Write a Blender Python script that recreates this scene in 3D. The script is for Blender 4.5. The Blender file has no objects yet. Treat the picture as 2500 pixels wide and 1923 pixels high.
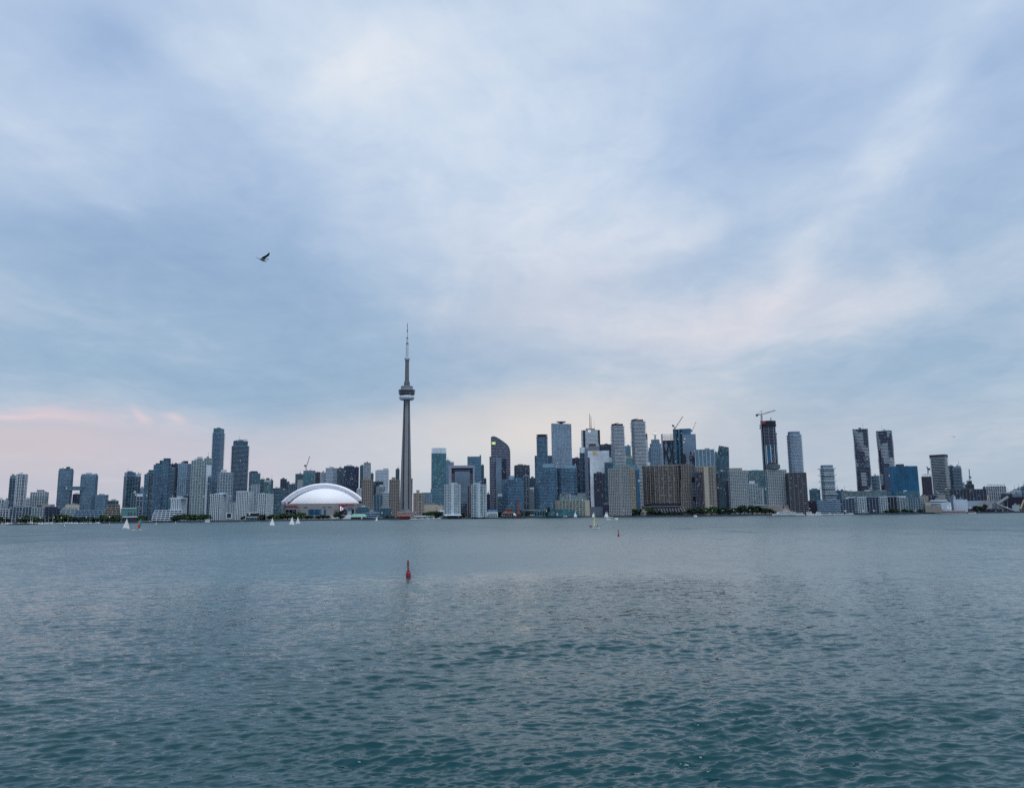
import bpy, bmesh, math, random
import numpy as np
from mathutils import Vector, Matrix
R = math.radians
random.seed(7)
scene = bpy.context.scene
COL = scene.collection

# ------------------------------------------------------------------ camera
F, CX, CY = 1900.0, 1250.0, 961.5          # focal length and centre, in units of a 2500 x 1923 frame
CAM_H = 8.8
cam_d = bpy.data.cameras.new('camera')
cam_d.sensor_width = 36.0
cam_d.lens = 36.0 * F / 2500.0
cam_d.clip_start = 0.5
cam_d.clip_end = 60000.0
cam = bpy.data.objects.new('camera', cam_d)
COL.objects.link(cam)
CAM_M = Matrix.Translation((0, 0, CAM_H)) @ Matrix.Rotation(R(90.0) + math.atan(291.5 / F), 4, 'X') @ Matrix.Rotation(-0.0112, 4, 'Z')
cam.matrix_world = CAM_M
scene.camera = cam
CAM_R = CAM_M.to_3x3()

def ray(px, py):
    return (CAM_R @ Vector(((px - CX) / F, -(py - CY) / F, -1.0))).normalized()

def at(px, py, Y):
    """World point seen at (px, py) that lies Y metres north of the camera."""
    d = ray(px, py)
    t = Y / d.y
    return Vector((d.x * t, Y, CAM_H + d.z * t))

def on_water(px, py, z=0.0):
    d = ray(px, py)
    t = (z - CAM_H) / d.z
    return Vector((d.x * t, d.y * t, z))

# ------------------------------------------------------------------ world
scene.view_settings.view_transform = 'Standard'
scene.view_settings.look = 'None'
scene.view_settings.exposure = 0.10
scene.view_settings.gamma = 1.0
scene.view_settings.use_curve_mapping = False
scene.render.film_transparent = False

def lin(r, g, b):
    f = lambda c: (c / 255 / 12.92) if c <= 10 else ((c / 255 + 0.055) / 1.055) ** 2.4
    return (f(r), f(g), f(b), 1.0)

SUN_AZ, SUN_EL = R(152.0), R(64.0)     # azimuth clockwise from north (+Y)
world = bpy.data.worlds.new('World')
scene.world = world
world.use_nodes = True
WT = world.node_tree
WT.nodes.clear()

class G:
    """Small helper that strings shader nodes together."""
    def __init__(self, tree): self.t = tree
    def n(self, typ, **kw):
        o = self.t.nodes.new(typ)
        for k, v in kw.items(): setattr(o, k, v)
        return o
    def put(self, sock, v):
        if hasattr(v, 'is_linked'): self.t.links.new(v, sock)
        elif v is not None:
            sock.default_value = v
    def m(self, op, a, b=None, c=None, clamp=False):
        o = self.n('ShaderNodeMath', operation=op, use_clamp=clamp)
        for i, v in enumerate((a, b, c)):
            if v is not None: self.put(o.inputs[i], v)
        return o.outputs[0]
    def v(self, op, a, b=None, out=0):
        o = self.n('ShaderNodeVectorMath', operation=op)
        for i, q in enumerate((a, b)):
            if q is not None: self.put(o.inputs[i], q)
        return o.outputs[out]
    def scale(self, a, s):
        o = self.n('ShaderNodeVectorMath', operation='SCALE')
        self.put(o.inputs[0], a); self.put(o.inputs['Scale'], s)
        return o.outputs[0]
    def xyz(self, x, y, z):
        o = self.n('ShaderNodeCombineXYZ')
        for i, q in enumerate((x, y, z)): self.put(o.inputs[i], q)
        return o.outputs[0]
    def sep(self, a):
        o = self.n('ShaderNodeSeparateXYZ'); self.put(o.inputs[0], a)
        return o.outputs
    def noise(self, vec, scale, detail=4.0, rough=0.55, dist=0.0, out='Fac', lac=2.0):
        o = self.n('ShaderNodeTexNoise')
        self.put(o.inputs['Vector'], vec); o.inputs['Scale'].default_value = scale
        o.inputs['Detail'].default_value = detail; o.inputs['Roughness'].default_value = rough
        o.inputs['Distortion'].default_value = dist; o.inputs['Lacunarity'].default_value = lac
        return o.outputs[out]
    def mix(self, f, a, b, blend='MIX'):
        o = self.n('ShaderNodeMix', data_type='RGBA', blend_type=blend)
        self.put(o.inputs[0], f); self.put(o.inputs[6], a); self.put(o.inputs[7], b)
        return o.outputs[2]
    def ramp(self, f, stops, interp='EASE'):
        o = self.n('ShaderNodeValToRGB'); self.put(o.inputs[0], f)
        cr = o.color_ramp; cr.interpolation = interp
        while len(cr.elements) < len(stops): cr.elements.new(0.5)
        for e, (p, c) in zip(cr.elements, stops): e.position = p; e.color = c
        return o.outputs[0]
    def rng(self, f, a, b, c=0.0, d=1.0, smooth=True):
        o = self.n('ShaderNodeMapRange', interpolation_type='SMOOTHSTEP' if smooth else 'LINEAR')
        for i, q in enumerate((f, a, b, c, d)): self.put(o.inputs[i], q)
        return o.outputs[0]

def azel(px, py):
    d = ray(px, py)
    return math.atan2(d.x, d.y), math.asin(d.z)

g = G(WT)
tc = g.n('ShaderNodeTexCoord')
DIR = tc.outputs['Generated']
dx, dy, dz = g.sep(DIR)
zc = g.m('MAXIMUM', dz, 0.0)
el = g.m('ARCSINE', g.m('MAXIMUM', dz, -0.02))
az = g.m('ARCTAN2', dx, dy)
# the cloud deck, seen in perspective: streets of cloud that run towards the horizon
den = g.m('ADD', zc, 0.16)
deck = g.xyz(g.m('DIVIDE', dx, den), g.m('DIVIDE', dy, den), 0.0)
deckS = g.v('MULTIPLY', deck, (1.0, 0.42, 1.0))
n_big = g.noise(g.v('ADD', deckS, (3.1, 7.7, 0.4)), 1.15, 5.0, 0.52, 0.35)
n_mid = g.noise(g.v('ADD', g.v('MULTIPLY', deck, (1.0, 0.62, 1.0)), (11.0, 2.0, 1.0)), 3.1, 5.0, 0.60, 0.6)
n_fin = g.noise(g.v('ADD', deck, (5.0, 1.0, 3.0)), 7.0, 4.0, 0.62, 0.4)
warp = g.noise(g.v('MULTIPLY', DIR, (1.0, 1.0, 1.6)), 3.2, 4.0, 0.58, 0.0, out='Color')
warp = g.v('MULTIPLY', g.v('SUBTRACT', warp, (0.5, 0.5, 0.5)), (0.15, 0.075, 0.0))
P = g.v('ADD', g.xyz(az, el, 1.0), warp)

def blob(px, py, sx, sy, rot):
    """Soft patch of cloud: centre and half sizes given where the sky shows it."""
    a0, e0 = azel(px, py)
    c, s = math.cos(R(rot)), math.sin(R(rot))
    def dv(ux, uy):
        a1, e1 = azel(px + ux * 20, py + uy * 20)
        return (a1 - a0) / 20, (e1 - e0) / 20
    ax, ex = dv(c, s); ay, ey = dv(-s, c)
    M = np.linalg.inv(np.array([[ax * sx, ay * sy], [ex * sx, ey * sy]]))
    u = g.v('DOT_PRODUCT', P, (M[0, 0], M[0, 1], -(M[0, 0] * a0 + M[0, 1] * e0)), out=1)
    w = g.v('DOT_PRODUCT', P, (M[1, 0], M[1, 1], -(M[1, 0] * a0 + M[1, 1] * e0)), out=1)
    r2 = g.m('MULTIPLY_ADD', w, w, g.m('MULTIPLY', u, u))
    return g.m('EXPONENT', g.m('MULTIPLY', r2, -0.7))

SKY_BLOBS = [
    (850, 130, 420, 200, 15, 0.24), (520, 165, 130, 60, 25, 0.22), (1010, 90, 150, 60, -10, 0.10), (820, 215, 90, 40, -25, 0.12),
    (1400, 40, 170, 70, 0, 0.18), (1180, 380, 330, 260, 20, 0.17), (1360, 650, 230, 160, -20, 0.20),
    (2160, 380, 420, 52, -52, 0.27), (1940, 640, 120, 40, -50, 0.10), (2050, 760, 380, 60, -22, 0.16), (1720, 800, 330, 80, -14, 0.20),
    (340, 320, 110, 130, 30, 0.12), (1660, 585, 100, 26, -20, 0.16), (2350, 300, 260, 40, -30, 0.10), (100, 380, 160, 260, 0, 0.05),
    (290, 100, 150, 110, 20, -0.22), (520, 380, 130, 330, -38, -0.16), (180, 590, 320, 90, 8, -0.22), (620, 720, 420, 130, 8, -0.31),
    (380, 940, 640, 72, 5, -0.30), (1000, 890, 300, 60, 4, -0.12), (1320, 880, 330, 55, 4, -0.18), (1760, 260, 260, 260, 0, -0.12), (1560, 690, 200, 60, -8, -0.20),
    (2330, 930, 420, 90, -14, -0.20), (2400, 560, 220, 60, -18, -0.16), (2420, 150, 120, 160, 0, -0.10), (2050, 500, 160, 50, -52, -0.12),
]
V = g.m('MULTIPLY_ADD', g.m('SUBTRACT', n_big, 0.5), 0.55, 0.53)
V = g.m('MULTIPLY_ADD', g.m('SUBTRACT', n_mid, 0.5), 0.50, V)
V = g.m('MULTIPLY_ADD', g.m('SUBTRACT', n_fin, 0.5), 0.30, V)
for (px, py, sx, sy, ro, wt) in SKY_BLOBS:
    V = g.m('MULTIPLY_ADD', blob(px, py, sx, sy, ro), wt, V)
high = g.ramp(V, [(0.0, lin(140, 164, 204)), (0.3, lin(158, 182, 215)), (0.55, lin(179, 199, 225)), (0.8, lin(203, 217, 234)), (1.0, lin(224, 230, 238))], 'LINEAR')
low = g.ramp(V, [(0.0, lin(135, 164, 192)), (0.3, lin(152, 178, 202)), (0.55, lin(174, 192, 210)), (0.8, lin(206, 210, 220)), (1.0, lin(226, 224, 227))], 'LINEAR')
cloud = g.mix(g.rng(el, R(6.0), R(28.0)), low, high)
# pale, warm air over the horizon
hz = g.rng(g.m('MULTIPLY_ADD', g.sep(warp)[1], 0.5, el), R(8.0), R(0.8))
hcol = g.mix(g.rng(az, R(-34.0), R(34.0), 0.0, 1.0, False), lin(206, 192, 200), lin(170, 184, 198))
cloud = g.mix(g.m('MULTIPLY', hz, 0.55), cloud, hcol)
for (px, py, sx, sy, ro, wt, col) in [
        (60, 1095, 420, 60, 0, 0.75, (206, 190, 194)), (560, 1110, 360, 50, 0, 0.5, (196, 190, 204)), (1330, 1060, 340, 75, -4, 0.9, (228, 219, 211)), (1120, 1010, 190, 35, -8, 0.4, (214, 206, 204)),
        (40, 1030, 180, 8, 4, 0.62, (230, 204, 208)), (120, 1022, 120, 7, 6, 0.35, (222, 200, 208)), (362, 1032, 22, 8, 30, 0.6, (228, 204, 208)), (450, 1031, 26, 8, 5, 0.6, (228, 206, 210)), (250, 1032, 60, 12, 0, 0.2, (224, 202, 206)), (700, 1055, 300, 30, 0, 0.25, (196, 190, 202)),
        (1330, 760, 230, 90, -15, 0.35, (216, 212, 220)), (1780, 800, 280, 60, -14, 0.3, (206, 202, 212)), (1950, 1050, 500, 60, 0, 0.35, (184, 188, 200)), (1100, 1130, 260, 70, 0, 0.4, (190, 200, 210))]:
    cloud = g.mix(g.m('MULTIPLY', blob(px, py, sx, sy, ro), wt), cloud, lin(*col))
sky = g.n('ShaderNodeTexSky', sky_type='NISHITA', sun_disc=False)
sky.sun_elevation = SUN_EL
sky.sun_rotation = SUN_AZ
sky.air_density = 1.0; sky.dust_density = 2.0; sky.altitude = 80
bg1 = g.n('ShaderNodeBackground'); g.put(bg1.inputs[0], sky.outputs[0]); bg1.inputs[1].default_value = 0.10
bg2 = g.n('ShaderNodeBackground'); g.put(bg2.inputs[0], cloud); bg2.inputs[1].default_value = 1.0
mx = g.n('ShaderNodeMixShader'); mx.inputs[0].default_value = 0.93
WT.links.new(bg1.outputs[0], mx.inputs[1]); WT.links.new(bg2.outputs[0], mx.inputs[2])
wo = g.n('ShaderNodeOutputWorld'); WT.links.new(mx.outputs[0], wo.inputs[0])
scene.cycles.max_bounces = 5; scene.cycles.diffuse_bounces = 2; scene.cycles.glossy_bounces = 3
scene.cycles.adaptive_threshold = 0.02
scene.cycles.use_denoising = False
world.cycles.sampling_method = 'MANUAL'
world.cycles.sample_map_resolution = 512

# ------------------------------------------------------------------ sun behind the overcast
sun_d = bpy.data.lights.new('sun', 'SUN')
sun_d.energy = 1.3
sun_d.angle = R(25.0)
sun_d.color = (1.0, 0.985, 0.965)
sun = bpy.data.objects.new('sun', sun_d)
COL.objects.link(sun)
sdir = Vector((math.sin(SUN_AZ) * math.cos(SUN_EL), math.cos(SUN_AZ) * math.cos(SUN_EL), math.sin(SUN_EL)))
sun.rotation_euler = (-sdir).to_track_quat('-Z', 'Y').to_euler()
sun.location = sdir * 900

# ------------------------------------------------------------------ materials
MATS = {}
def new_mat(name):
    m = bpy.data.materials.new(name); m.use_nodes = True
    m.node_tree.nodes.clear()
    MATS[name] = m
    gg = G(m.node_tree)
    b = gg.n('ShaderNodeBsdfPrincipled'); o = gg.n('ShaderNodeOutputMaterial')
    m.node_tree.links.new(b.outputs[0], o.inputs[0])
    return m, gg, b
# ------------------------------------------------------------------ helpers for objects
def tag(o, label=None, cat=None, group=None, kind=None):
    if label: o['label'] = label
    if cat: o['category'] = cat
    if group: o['group'] = group
    if kind: o['kind'] = kind
    return o

def link(o, parent=None):
    COL.objects.link(o)
    if parent is not None: o.parent = parent
    return o

def empty(name, loc, rz=0.0):
    o = bpy.data.objects.new(name, None)
    o.empty_display_size = 2.0
    o.location = loc; o.rotation_euler = (0, 0, rz)
    return link(o)

# ------------------------------------------------------------------ water
def build_water():
    rng = np.random.default_rng(11)
    dense = np.linspace(R(-40), R(40), 880)
    left = np.linspace(R(-180), R(-40), 60)[:-1]
    right = np.linspace(R(40), R(180), 60)[1:]
    A = np.concatenate([left, dense, right])
    rr = [2.0, 6.0, 12.0]
    r = 17.0
    while r < 380: rr.append(r); r += max(0.035, min(0.5 * r * r / 6846.0, 0.02 * r))
    while r < 4200: rr.append(r); r *= 1.03
    rr += [6000.0, 9000.0, 14000.0, 22000.0]
    D = np.array(rr)
    AA, DD = np.meshgrid(A, D)
    X = np.sin(AA) * DD; Y = np.cos(AA) * DD; Z = np.zeros_like(X)
    dX = np.zeros_like(X); dY = np.zeros_like(X)
    step = np.maximum(np.minimum(0.5 * DD ** 2 / 6846.0, 0.02 * DD), 0.0018 * DD)
    gust = 0.75 + 0.5 * (0.5 + 0.25 * np.sin(X * 0.021 + 1.3) * np.sin(Y * 0.017 + X * 0.006) + 0.25 * np.sin(X * 0.05 - Y * 0.031 + 2.0))
    field = np.zeros_like(X)
    for i in range(14):
        t_ = rng.uniform(0, 2 * math.pi); kk = 2 * math.pi / rng.uniform(5.0, 30.0)
        field += np.sin(kk * (X * math.cos(t_) * 0.6 + Y * math.sin(t_)) + rng.uniform(0, 6.28))
    field = np.clip(1.0 + 0.16 * field, 0.55, 1.6)
    n = 76
    for i in range(n):
        lam = 0.20 * (18.0 ** (i / (n - 1)))
        th = rng.normal(R(101), R(24))
        k = 2 * math.pi / lam
        amp = 0.0064 * lam ** 0.90 * rng.uniform(0.5, 1.4)
        if lam < 1.1: amp *= 1.4
        elif lam > 1.3: amp *= 0.8
        if lam > 2.0: amp *= (2.0 / lam) ** 1.4
        ph = rng.uniform(0, 2 * math.pi)
        fade = np.clip(lam / step / 2.6 - 0.6, 0, 1)
        arg = k * (X * math.cos(th) + Y * math.sin(th)) + ph
        grp = 0.72 + 0.42 * np.sin(X * rng.uniform(-0.5, 0.5) / lam + Y * rng.uniform(-0.5, 0.5) / lam + rng.uniform(0, 6.28))
        a = amp * fade * gust * grp * (field if lam > 0.8 else 0.5 + 0.5 * field)
        Z += a * np.sin(arg)
        q = 0.5
        dX += q * a * math.cos(th) * np.cos(arg); dY += q * a * math.sin(th) * np.cos(arg)
    far = DD > 700
    dX[far] = 0; dY[far] = 0; Z[far] = 0
    verts = np.stack([X + dX, Y + dY, Z], -1).reshape(-1, 3)
    nr, nc = X.shape
    idx = np.arange(nr * nc).reshape(nr, nc)
    q = np.stack([idx[:-1, :-1], idx[:-1, 1:], idx[1:, 1:], idx[1:, :-1]], -1).reshape(-1, 4)[:, ::-1]
    me = bpy.data.meshes.new('lake')
    me.vertices.add(len(verts)); me.vertices.foreach_set('co', verts.ravel())
    me.loops.add(q.size); me.loops.foreach_set('vertex_index', q.ravel().astype(np.int32))
    me.polygons.add(len(q)); me.polygons.foreach_set('loop_start', np.arange(0, q.size, 4, dtype=np.int32))
    me.polygons.foreach_set('use_smooth', np.ones(len(q), bool))
    me.update(); me.validate()
    m, gg, b = new_mat('lake_water')
    geo = gg.n('ShaderNodeNewGeometry')
    pos = geo.outputs['Position']
    c1 = gg.noise(gg.v('MULTIPLY', pos, (0.55, 1.0, 1.0)), 1.1, 3.0, 0.6, 0.3, out='Color')
    c2 = gg.noise(gg.v('MULTIPLY', pos, (0.38, 1.0, 1.0)), 3.4, 3.0, 0.65, 0.5, out='Color')
    pat = gg.noise(gg.v('MULTIPLY', pos, (0.35, 1.0, 1.0)), 0.012, 4.0, 0.6, 0.4)
    dist = gg.v('LENGTH', pos, None, out=1)
    far = gg.rng(dist, 35.0, 170.0)
    k1 = gg.rng(dist, 30.0, 260.0, 0.42, 1.0)
    k2 = gg.rng(pat, 0.35, 0.65, 0.75, 1.25)
    c0 = gg.noise(pos, 0.17, 4.0, 0.62, 0.4, out='Color')
    k0 = gg.rng(dist, 40.0, 200.0, 0.10, 0.55)
    c9 = gg.noise(gg.v('MULTIPLY', pos, (1.0, 0.45, 1.0)), 0.045, 5.0, 0.6, 0.3, out='Color')
    k9 = gg.rng(dist, 120.0, 420.0, 0.0, 1.15)
    s1 = gg.scale(gg.v('SUBTRACT', c1, (0.5, 0.5, 0.5)), k1)
    s2 = gg.scale(gg.v('SUBTRACT', c2, (0.5, 0.5, 0.5)), k2)
    sx, sy, _z = gg.sep(gg.v('ADD', gg.v('ADD', s1, s2), gg.v('ADD', gg.scale(gg.v('SUBTRACT', c0, (0.5, 0.5, 0.5)), k0), gg.scale(gg.v('SUBTRACT', c9, (0.5, 0.5, 0.5)), k9))))
    # far off only the wave faces that lean towards the south shore stay in sight
    sy = gg.m('ADD', gg.m('MULTIPLY', sy, gg.m('SUBTRACT', 1.0, far)), gg.m('MULTIPLY', gg.m('MULTIPLY_ADD', gg.m('ABSOLUTE', sy), -0.48, -0.058), far))
    s = gg.xyz(gg.m('MULTIPLY', sx, 0.7), sy, 0.0)
    nrm = gg.v('NORMALIZE', gg.v('ADD', geo.outputs['Normal'], s))
    gg.put(b.inputs['Normal'], nrm)
    b.inputs['Base Color'].default_value = (0.005, 0.047, 0.054, 1)
    gg.put(b.inputs['Roughness'], gg.rng(dist, 60.0, 500.0, 0.08, 0.28))
    b.inputs['Specular Tint'].default_value = (0.74, 0.97, 1.0, 1)
    b.inputs['IOR'].default_value = 1.36
    b.inputs['Specular IOR Level'].default_value = 0.5
    o = bpy.data.objects.new('lake', me)
    me.materials.append(m)
    link(o); tag(o, 'choppy blue-green harbour water in front of the skyline', None, None, 'structure')
    return o
build_water()
# ------------------------------------------------------------------ facade materials
def solid(name, col, rough=0.7, metal=0.0, var=0.25, scale=0.08, emit=0.0):
    m, gg, b = new_mat(name)
    t = gg.n('ShaderNodeTexCoord').outputs['Object']
    n1 = gg.noise(gg.v('MULTIPLY', t, (1, 1, 0.25)), scale, 5.0, 0.6)
    n2 = gg.noise(gg.v('MULTIPLY', t, (1, 1, 0.12)), scale * 9, 3.0, 0.6)
    f = gg.m('MULTIPLY_ADD', gg.m('ADD', n1, n2), var * 1.4, 1.0 - var * 1.4)
    c = gg.scale((col[0], col[1], col[2]), f)
    gg.put(b.inputs['Base Color'], c)
    b.inputs['Roughness'].default_value = rough
    b.inputs['Metallic'].default_value = metal
    if emit:
        b.inputs['Emission Color'].default_value = (*col, 1); b.inputs['Emission Strength'].default_value = emit
    return m

def glass(name, col, cell=(2.2, 3.1), var=0.34, pale=0.06, metal=0.35, rough=0.14, palecol=(0.26, 0.33, 0.38)):
    """Curtain wall: every pane its own tint, some with blinds drawn, broad uneven reflections painted into the tint."""
    m, gg, b = new_mat(name)
    t = gg.n('ShaderNodeTexCoord').outputs['Object']
    idx = gg.v('FLOOR', gg.v('MULTIPLY', gg.v('ADD', t, (0.37, 0.41, 0.07)), (1 / cell[0], 1 / cell[0], 1 / cell[1])))
    w = gg.n('ShaderNodeTexWhiteNoise'); w.noise_dimensions = '3D'; gg.put(w.inputs['Vector'], idx)
    r = w.outputs['Value']
    big = gg.noise(gg.v('MULTIPLY', t, (1, 1, 0.5)), 0.035, 3.0, 0.55)  # broad noise that paints uneven reflections into the base colour
    f = gg.m('ADD', gg.m('MULTIPLY_ADD', r, 2 * var, 1.0 - var), gg.m('MULTIPLY', gg.m('SUBTRACT', big, 0.5), 1.6))
    f = gg.m('MAXIMUM', f, 0.25)
    c = gg.scale((col[0], col[1], col[2]), f)
    w2 = gg.n('ShaderNodeTexWhiteNoise'); gg.put(w2.inputs['Vector'], gg.v('ADD', idx, (17.3, 5.1, 9.7)))
    blind = gg.m('GREATER_THAN', w2.outputs['Value'], 1.0 - pale)
    c = gg.mix(gg.m('MULTIPLY', blind, 0.75), c, (*palecol, 1))
    gg.put(b.inputs['Base Color'], c)
    if pale:                       # a few rooms with the light on
        lit = gg.m('GREATER_THAN', w2.outputs['Value'], 0.9975)
        b.inputs['Emission Color'].default_value = (1.0, 0.86, 0.66, 1)
        gg.put(b.inputs['Emission Strength'], gg.m('MULTIPLY', lit, 0.28))
    b.inputs['Metallic'].default_value = metal
    b.inputs['Roughness'].default_value = rough
    return m

glass('g_teal', (0.042, 0.140, 0.180))
glass('g_blue', (0.038, 0.120, 0.215))
glass('g_navy', (0.007, 0.012, 0.046), pale=0.04)
glass('g_dark', (0.012, 0.025, 0.056), pale=0.05)
glass('g_dteal', (0.016, 0.070, 0.105), pale=0.06)
glass('g_sky', (0.12, 0.21, 0.31), var=0.25, pale=0.08)
glass('g_pale', (0.62, 0.72, 0.80), var=0.08, pale=0.0, cell=(3.0, 4.0), metal=0.2)
glass('g_green', (0.06, 0.15, 0.165), var=0.4, pale=0.15)
glass('g_cobalt', (0.014, 0.110, 0.225), var=0.12, pale=0.004, cell=(3.0, 4.0))
glass('g_panel', (0.135, 0.205, 0.285), var=0.05, pale=0.0, cell=(9.0, 9.0))
glass('g_ink', (0.010, 0.016, 0.030), pale=0.03)
glass('g_hotel', (0.040, 0.038, 0.048), pale=0.10, cell=(3.0, 3.0))
solid('white', (0.53, 0.62, 0.70))
solid('offwhite', (0.37, 0.44, 0.48))
solid('stone', (0.31, 0.335, 0.345))
solid('balcony', (0.19, 0.31, 0.41))
solid('balcony_dk', (0.11, 0.16, 0.22))
solid('blueline', (0.14, 0.255, 0.35))
solid('beige', (0.24, 0.228, 0.212))
solid('sand', (0.43, 0.40, 0.33))
solid('warm', (0.29, 0.27, 0.25))
solid('tan', (0.16, 0.14, 0.13))
solid('grey', (0.175, 0.215, 0.25))
solid('midgrey', (0.13, 0.14, 0.165))
solid('dgrey', (0.05, 0.055, 0.07))
solid('lavgrey', (0.25, 0.29, 0.38), var=0.1)
solid('navy', (0.012, 0.014, 0.035))
solid('bluegrey', (0.13, 0.18, 0.24))
solid('plum', (0.035, 0.028, 0.05))
solid('brick', (0.20, 0.065, 0.05))
solid('redbrown', (0.13, 0.07, 0.07))
solid('red', (0.45, 0.03, 0.045), 0.5)
solid('signred', (0.50, 0.035, 0.07), 0.5)
solid('darkred', (0.24, 0.014, 0.024), 0.45)
solid('greenroof', (0.20, 0.36, 0.30))
solid('teal_paint', (0.09, 0.22, 0.24))
solid('cyanroof', (0.06, 0.22, 0.32))
solid('yellow', (0.46, 0.40, 0.22))
solid('gold', (0.60, 0.42, 0.22), 0.4)
solid('sail_white', (0.90, 0.90, 0.90), 0.8, var=0.06, scale=0.5)
solid('roof_white', (0.92, 0.92, 0.94), 0.55, var=0.04, scale=0.05)
solid('roof_lav', (0.72, 0.74, 0.84), 0.6, var=0.06, scale=0.05)  # the fascia's weaker light is put into this lavender colour
solid('stadium_wall', (0.27, 0.275, 0.285), var=0.18)
solid('tower_concrete', (0.215, 0.235, 0.262), 0.8, var=0.30, scale=0.05)
solid('tower_dark', (0.075, 0.08, 0.10), 0.8, var=0.2)
solid('steel', (0.20, 0.21, 0.23), 0.5)
solid('black', (0.012, 0.012, 0.016), 0.5)
solid('quay', (0.10, 0.10, 0.105), 0.9)
solid('boat_white', (0.84, 0.85, 0.86), 0.45, var=0.08, scale=0.3)
solid('lamp', (1.0, 0.98, 0.92), emit=0.9)
solid('sign_lit', (0.90, 0.86, 0.74), emit=0.25)
solid('sign_green', (0.45, 0.62, 0.16), emit=0.35)
solid('screen', (0.85, 0.70, 0.80), emit=0.6)

# ------------------------------------------------------------------ mesh builder
class MB:
    def __init__(self): self.v = []; self.f = []
    def prism(self, poly, z0, z1, caps=True, top=None):
        n = len(poly); b = len(self.v)
        top = top or poly
        self.v += [(x, y, z0) for x, y in poly]
        self.v += [(p[0], p[1], p[2] if len(p) > 2 else z1) for p in top]
        for i in range(n):
            j = (i + 1) % n
            self.f.append((b + i, b + j, b + n + j, b + n + i))
        if caps:
            self.f.append(tuple(b + n + i for i in range(n)))
            self.f.append(tuple(b + i for i in reversed(range(n))))
        return self
    def box(self, x0, x1, y0, y1, z0, z1):
        return self.prism([(x0, y0), (x1, y0), (x1, y1), (x0, y1)], z0, z1)
    def bar(self, a, b, r, n=6, r2=None, caps=True):
        a = Vector(a); b = Vector(b); d = (b - a)
        if d.length < 1e-6: return self
        d.normalize(); u = d.orthogonal().normalized(); w = d.cross(u)
        k = len(self.v); r2 = r if r2 is None else r2
        for c, q in ((a, r), (b, r2)):
            for i in range(n):
                t = 2 * math.pi * (i + 0.5) / n
                self.v.append(tuple(c + u * (q * math.cos(t)) + w * (q * math.sin(t))))
        for i in range(n):
            j = (i + 1) % n
            self.f.append((k + i, k + j, k + n + j, k + n + i))
        if caps:
            self.f.append(tuple(k + n + i for i in range(n))); self.f.append(tuple(k + i for i in reversed(range(n))))
        return self
    def lathe(self, prof, n=32, cx=0.0, cy=0.0):
        k = len(self.v)
        for (r, z) in prof:
            for i in range(n):
                t = 2 * math.pi * i / n
                self.v.append((cx + r * math.cos(t), cy + r * math.sin(t), z))
        for a in range(len(prof) - 1):
            for i in range(n):
                j = (i + 1) % n
                self.f.append((k + a * n + i, k + a * n + j, k + (a + 1) * n + j, k + (a + 1) * n + i))
        self.f.append(tuple(k + (len(prof) - 1) * n + i for i in range(n)))
        self.f.append(tuple(k + i for i in reversed(range(n))))
        return self
    def tri_sheet(self, pts, faces):
        k = len(self.v); self.v += [tuple(p) for p in pts]
        self.f += [tuple(k + i for i in f) for f in faces]
        return self
    def mesh(self, name, mat, smooth=False):
        me = bpy.data.meshes.new(name)
        me.from_pydata(self.v, [], self.f)
        if mat: me.materials.append(MATS[mat])
        if smooth: me.polygons.foreach_set('use_smooth', [True] * len(me.polygons))
        me.update()
        return me
    def build(self, name, mat, parent=None, smooth=False, kind=None):
        if not self.v: return None
        o = bpy.data.objects.new(name, self.mesh(name, mat, smooth))
        link(o, parent)
        if kind: o['kind'] = kind
        return o

# ------------------------------------------------------------------ picture regions used to survey the skyline
CROPS = {'A': (0, 1020, 6.0), 'B': (280, 1020, 6.0), 'C': (560, 1020, 6.0), 'D': (840, 1020, 6.0), 'F': (1040, 1020, 6.222),
         'G': (1280, 1000, 5.793), 'H': (1480, 1000, 5.793), 'I': (1680, 1000, 5.793), 'J': (1840, 1000, 5.793),
         'K': (2000, 1020, 6.222), 'L': (2220, 1020, 6.222)}
def PX(c, x, y):
    ox, oy, s = CROPS[c]
    return ox + x / s, oy + y / s
def AT(c, x, y, Y):
    return at(*PX(c, x, y), Y)
GROUND = 2.0

def poly_shape(shape, w, d):
    a, b = w / 2, d / 2
    if shape == 'box': return [(-a, -b), (a, -b), (a, b), (-a, b)]
    if shape == 'cham':
        c = min(a, b) * 0.38
        return [(-a + c, -b), (a - c, -b), (a, -b + c), (a, b - c), (a - c, b), (-a + c, b), (-a, b - c), (-a, -b + c)]
    if shape == 'round': return [(a * math.cos(t), b * math.sin(t)) for t in [2 * math.pi * i / 24 for i in range(24)]]
    if shape == 'rbox':
        P_ = []
        for i in range(28):
            t = 2 * math.pi * (i + 0.5) / 28
            c, s = math.cos(t), math.sin(t)
            P_.append((a * math.copysign(abs(c) ** 0.5, c), b * math.copysign(abs(s) ** 0.5, s)))
        return P_
    if shape == 'bow':      # curved front, flat back
        P_ = [(a, b), (-a, b)]
        for i in range(13):
            t = -1 + 2 * i / 12
            P_.append((a * t, -b * (0.35 + 0.65 * (1 - t * t))))
        return P_
    if shape == 'hex': return [(-a * 0.55, -b), (a * 0.55, -b), (a, 0), (a * 0.55, b), (-a * 0.55, b), (-a, 0)]
    raise ValueError(shape)

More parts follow.
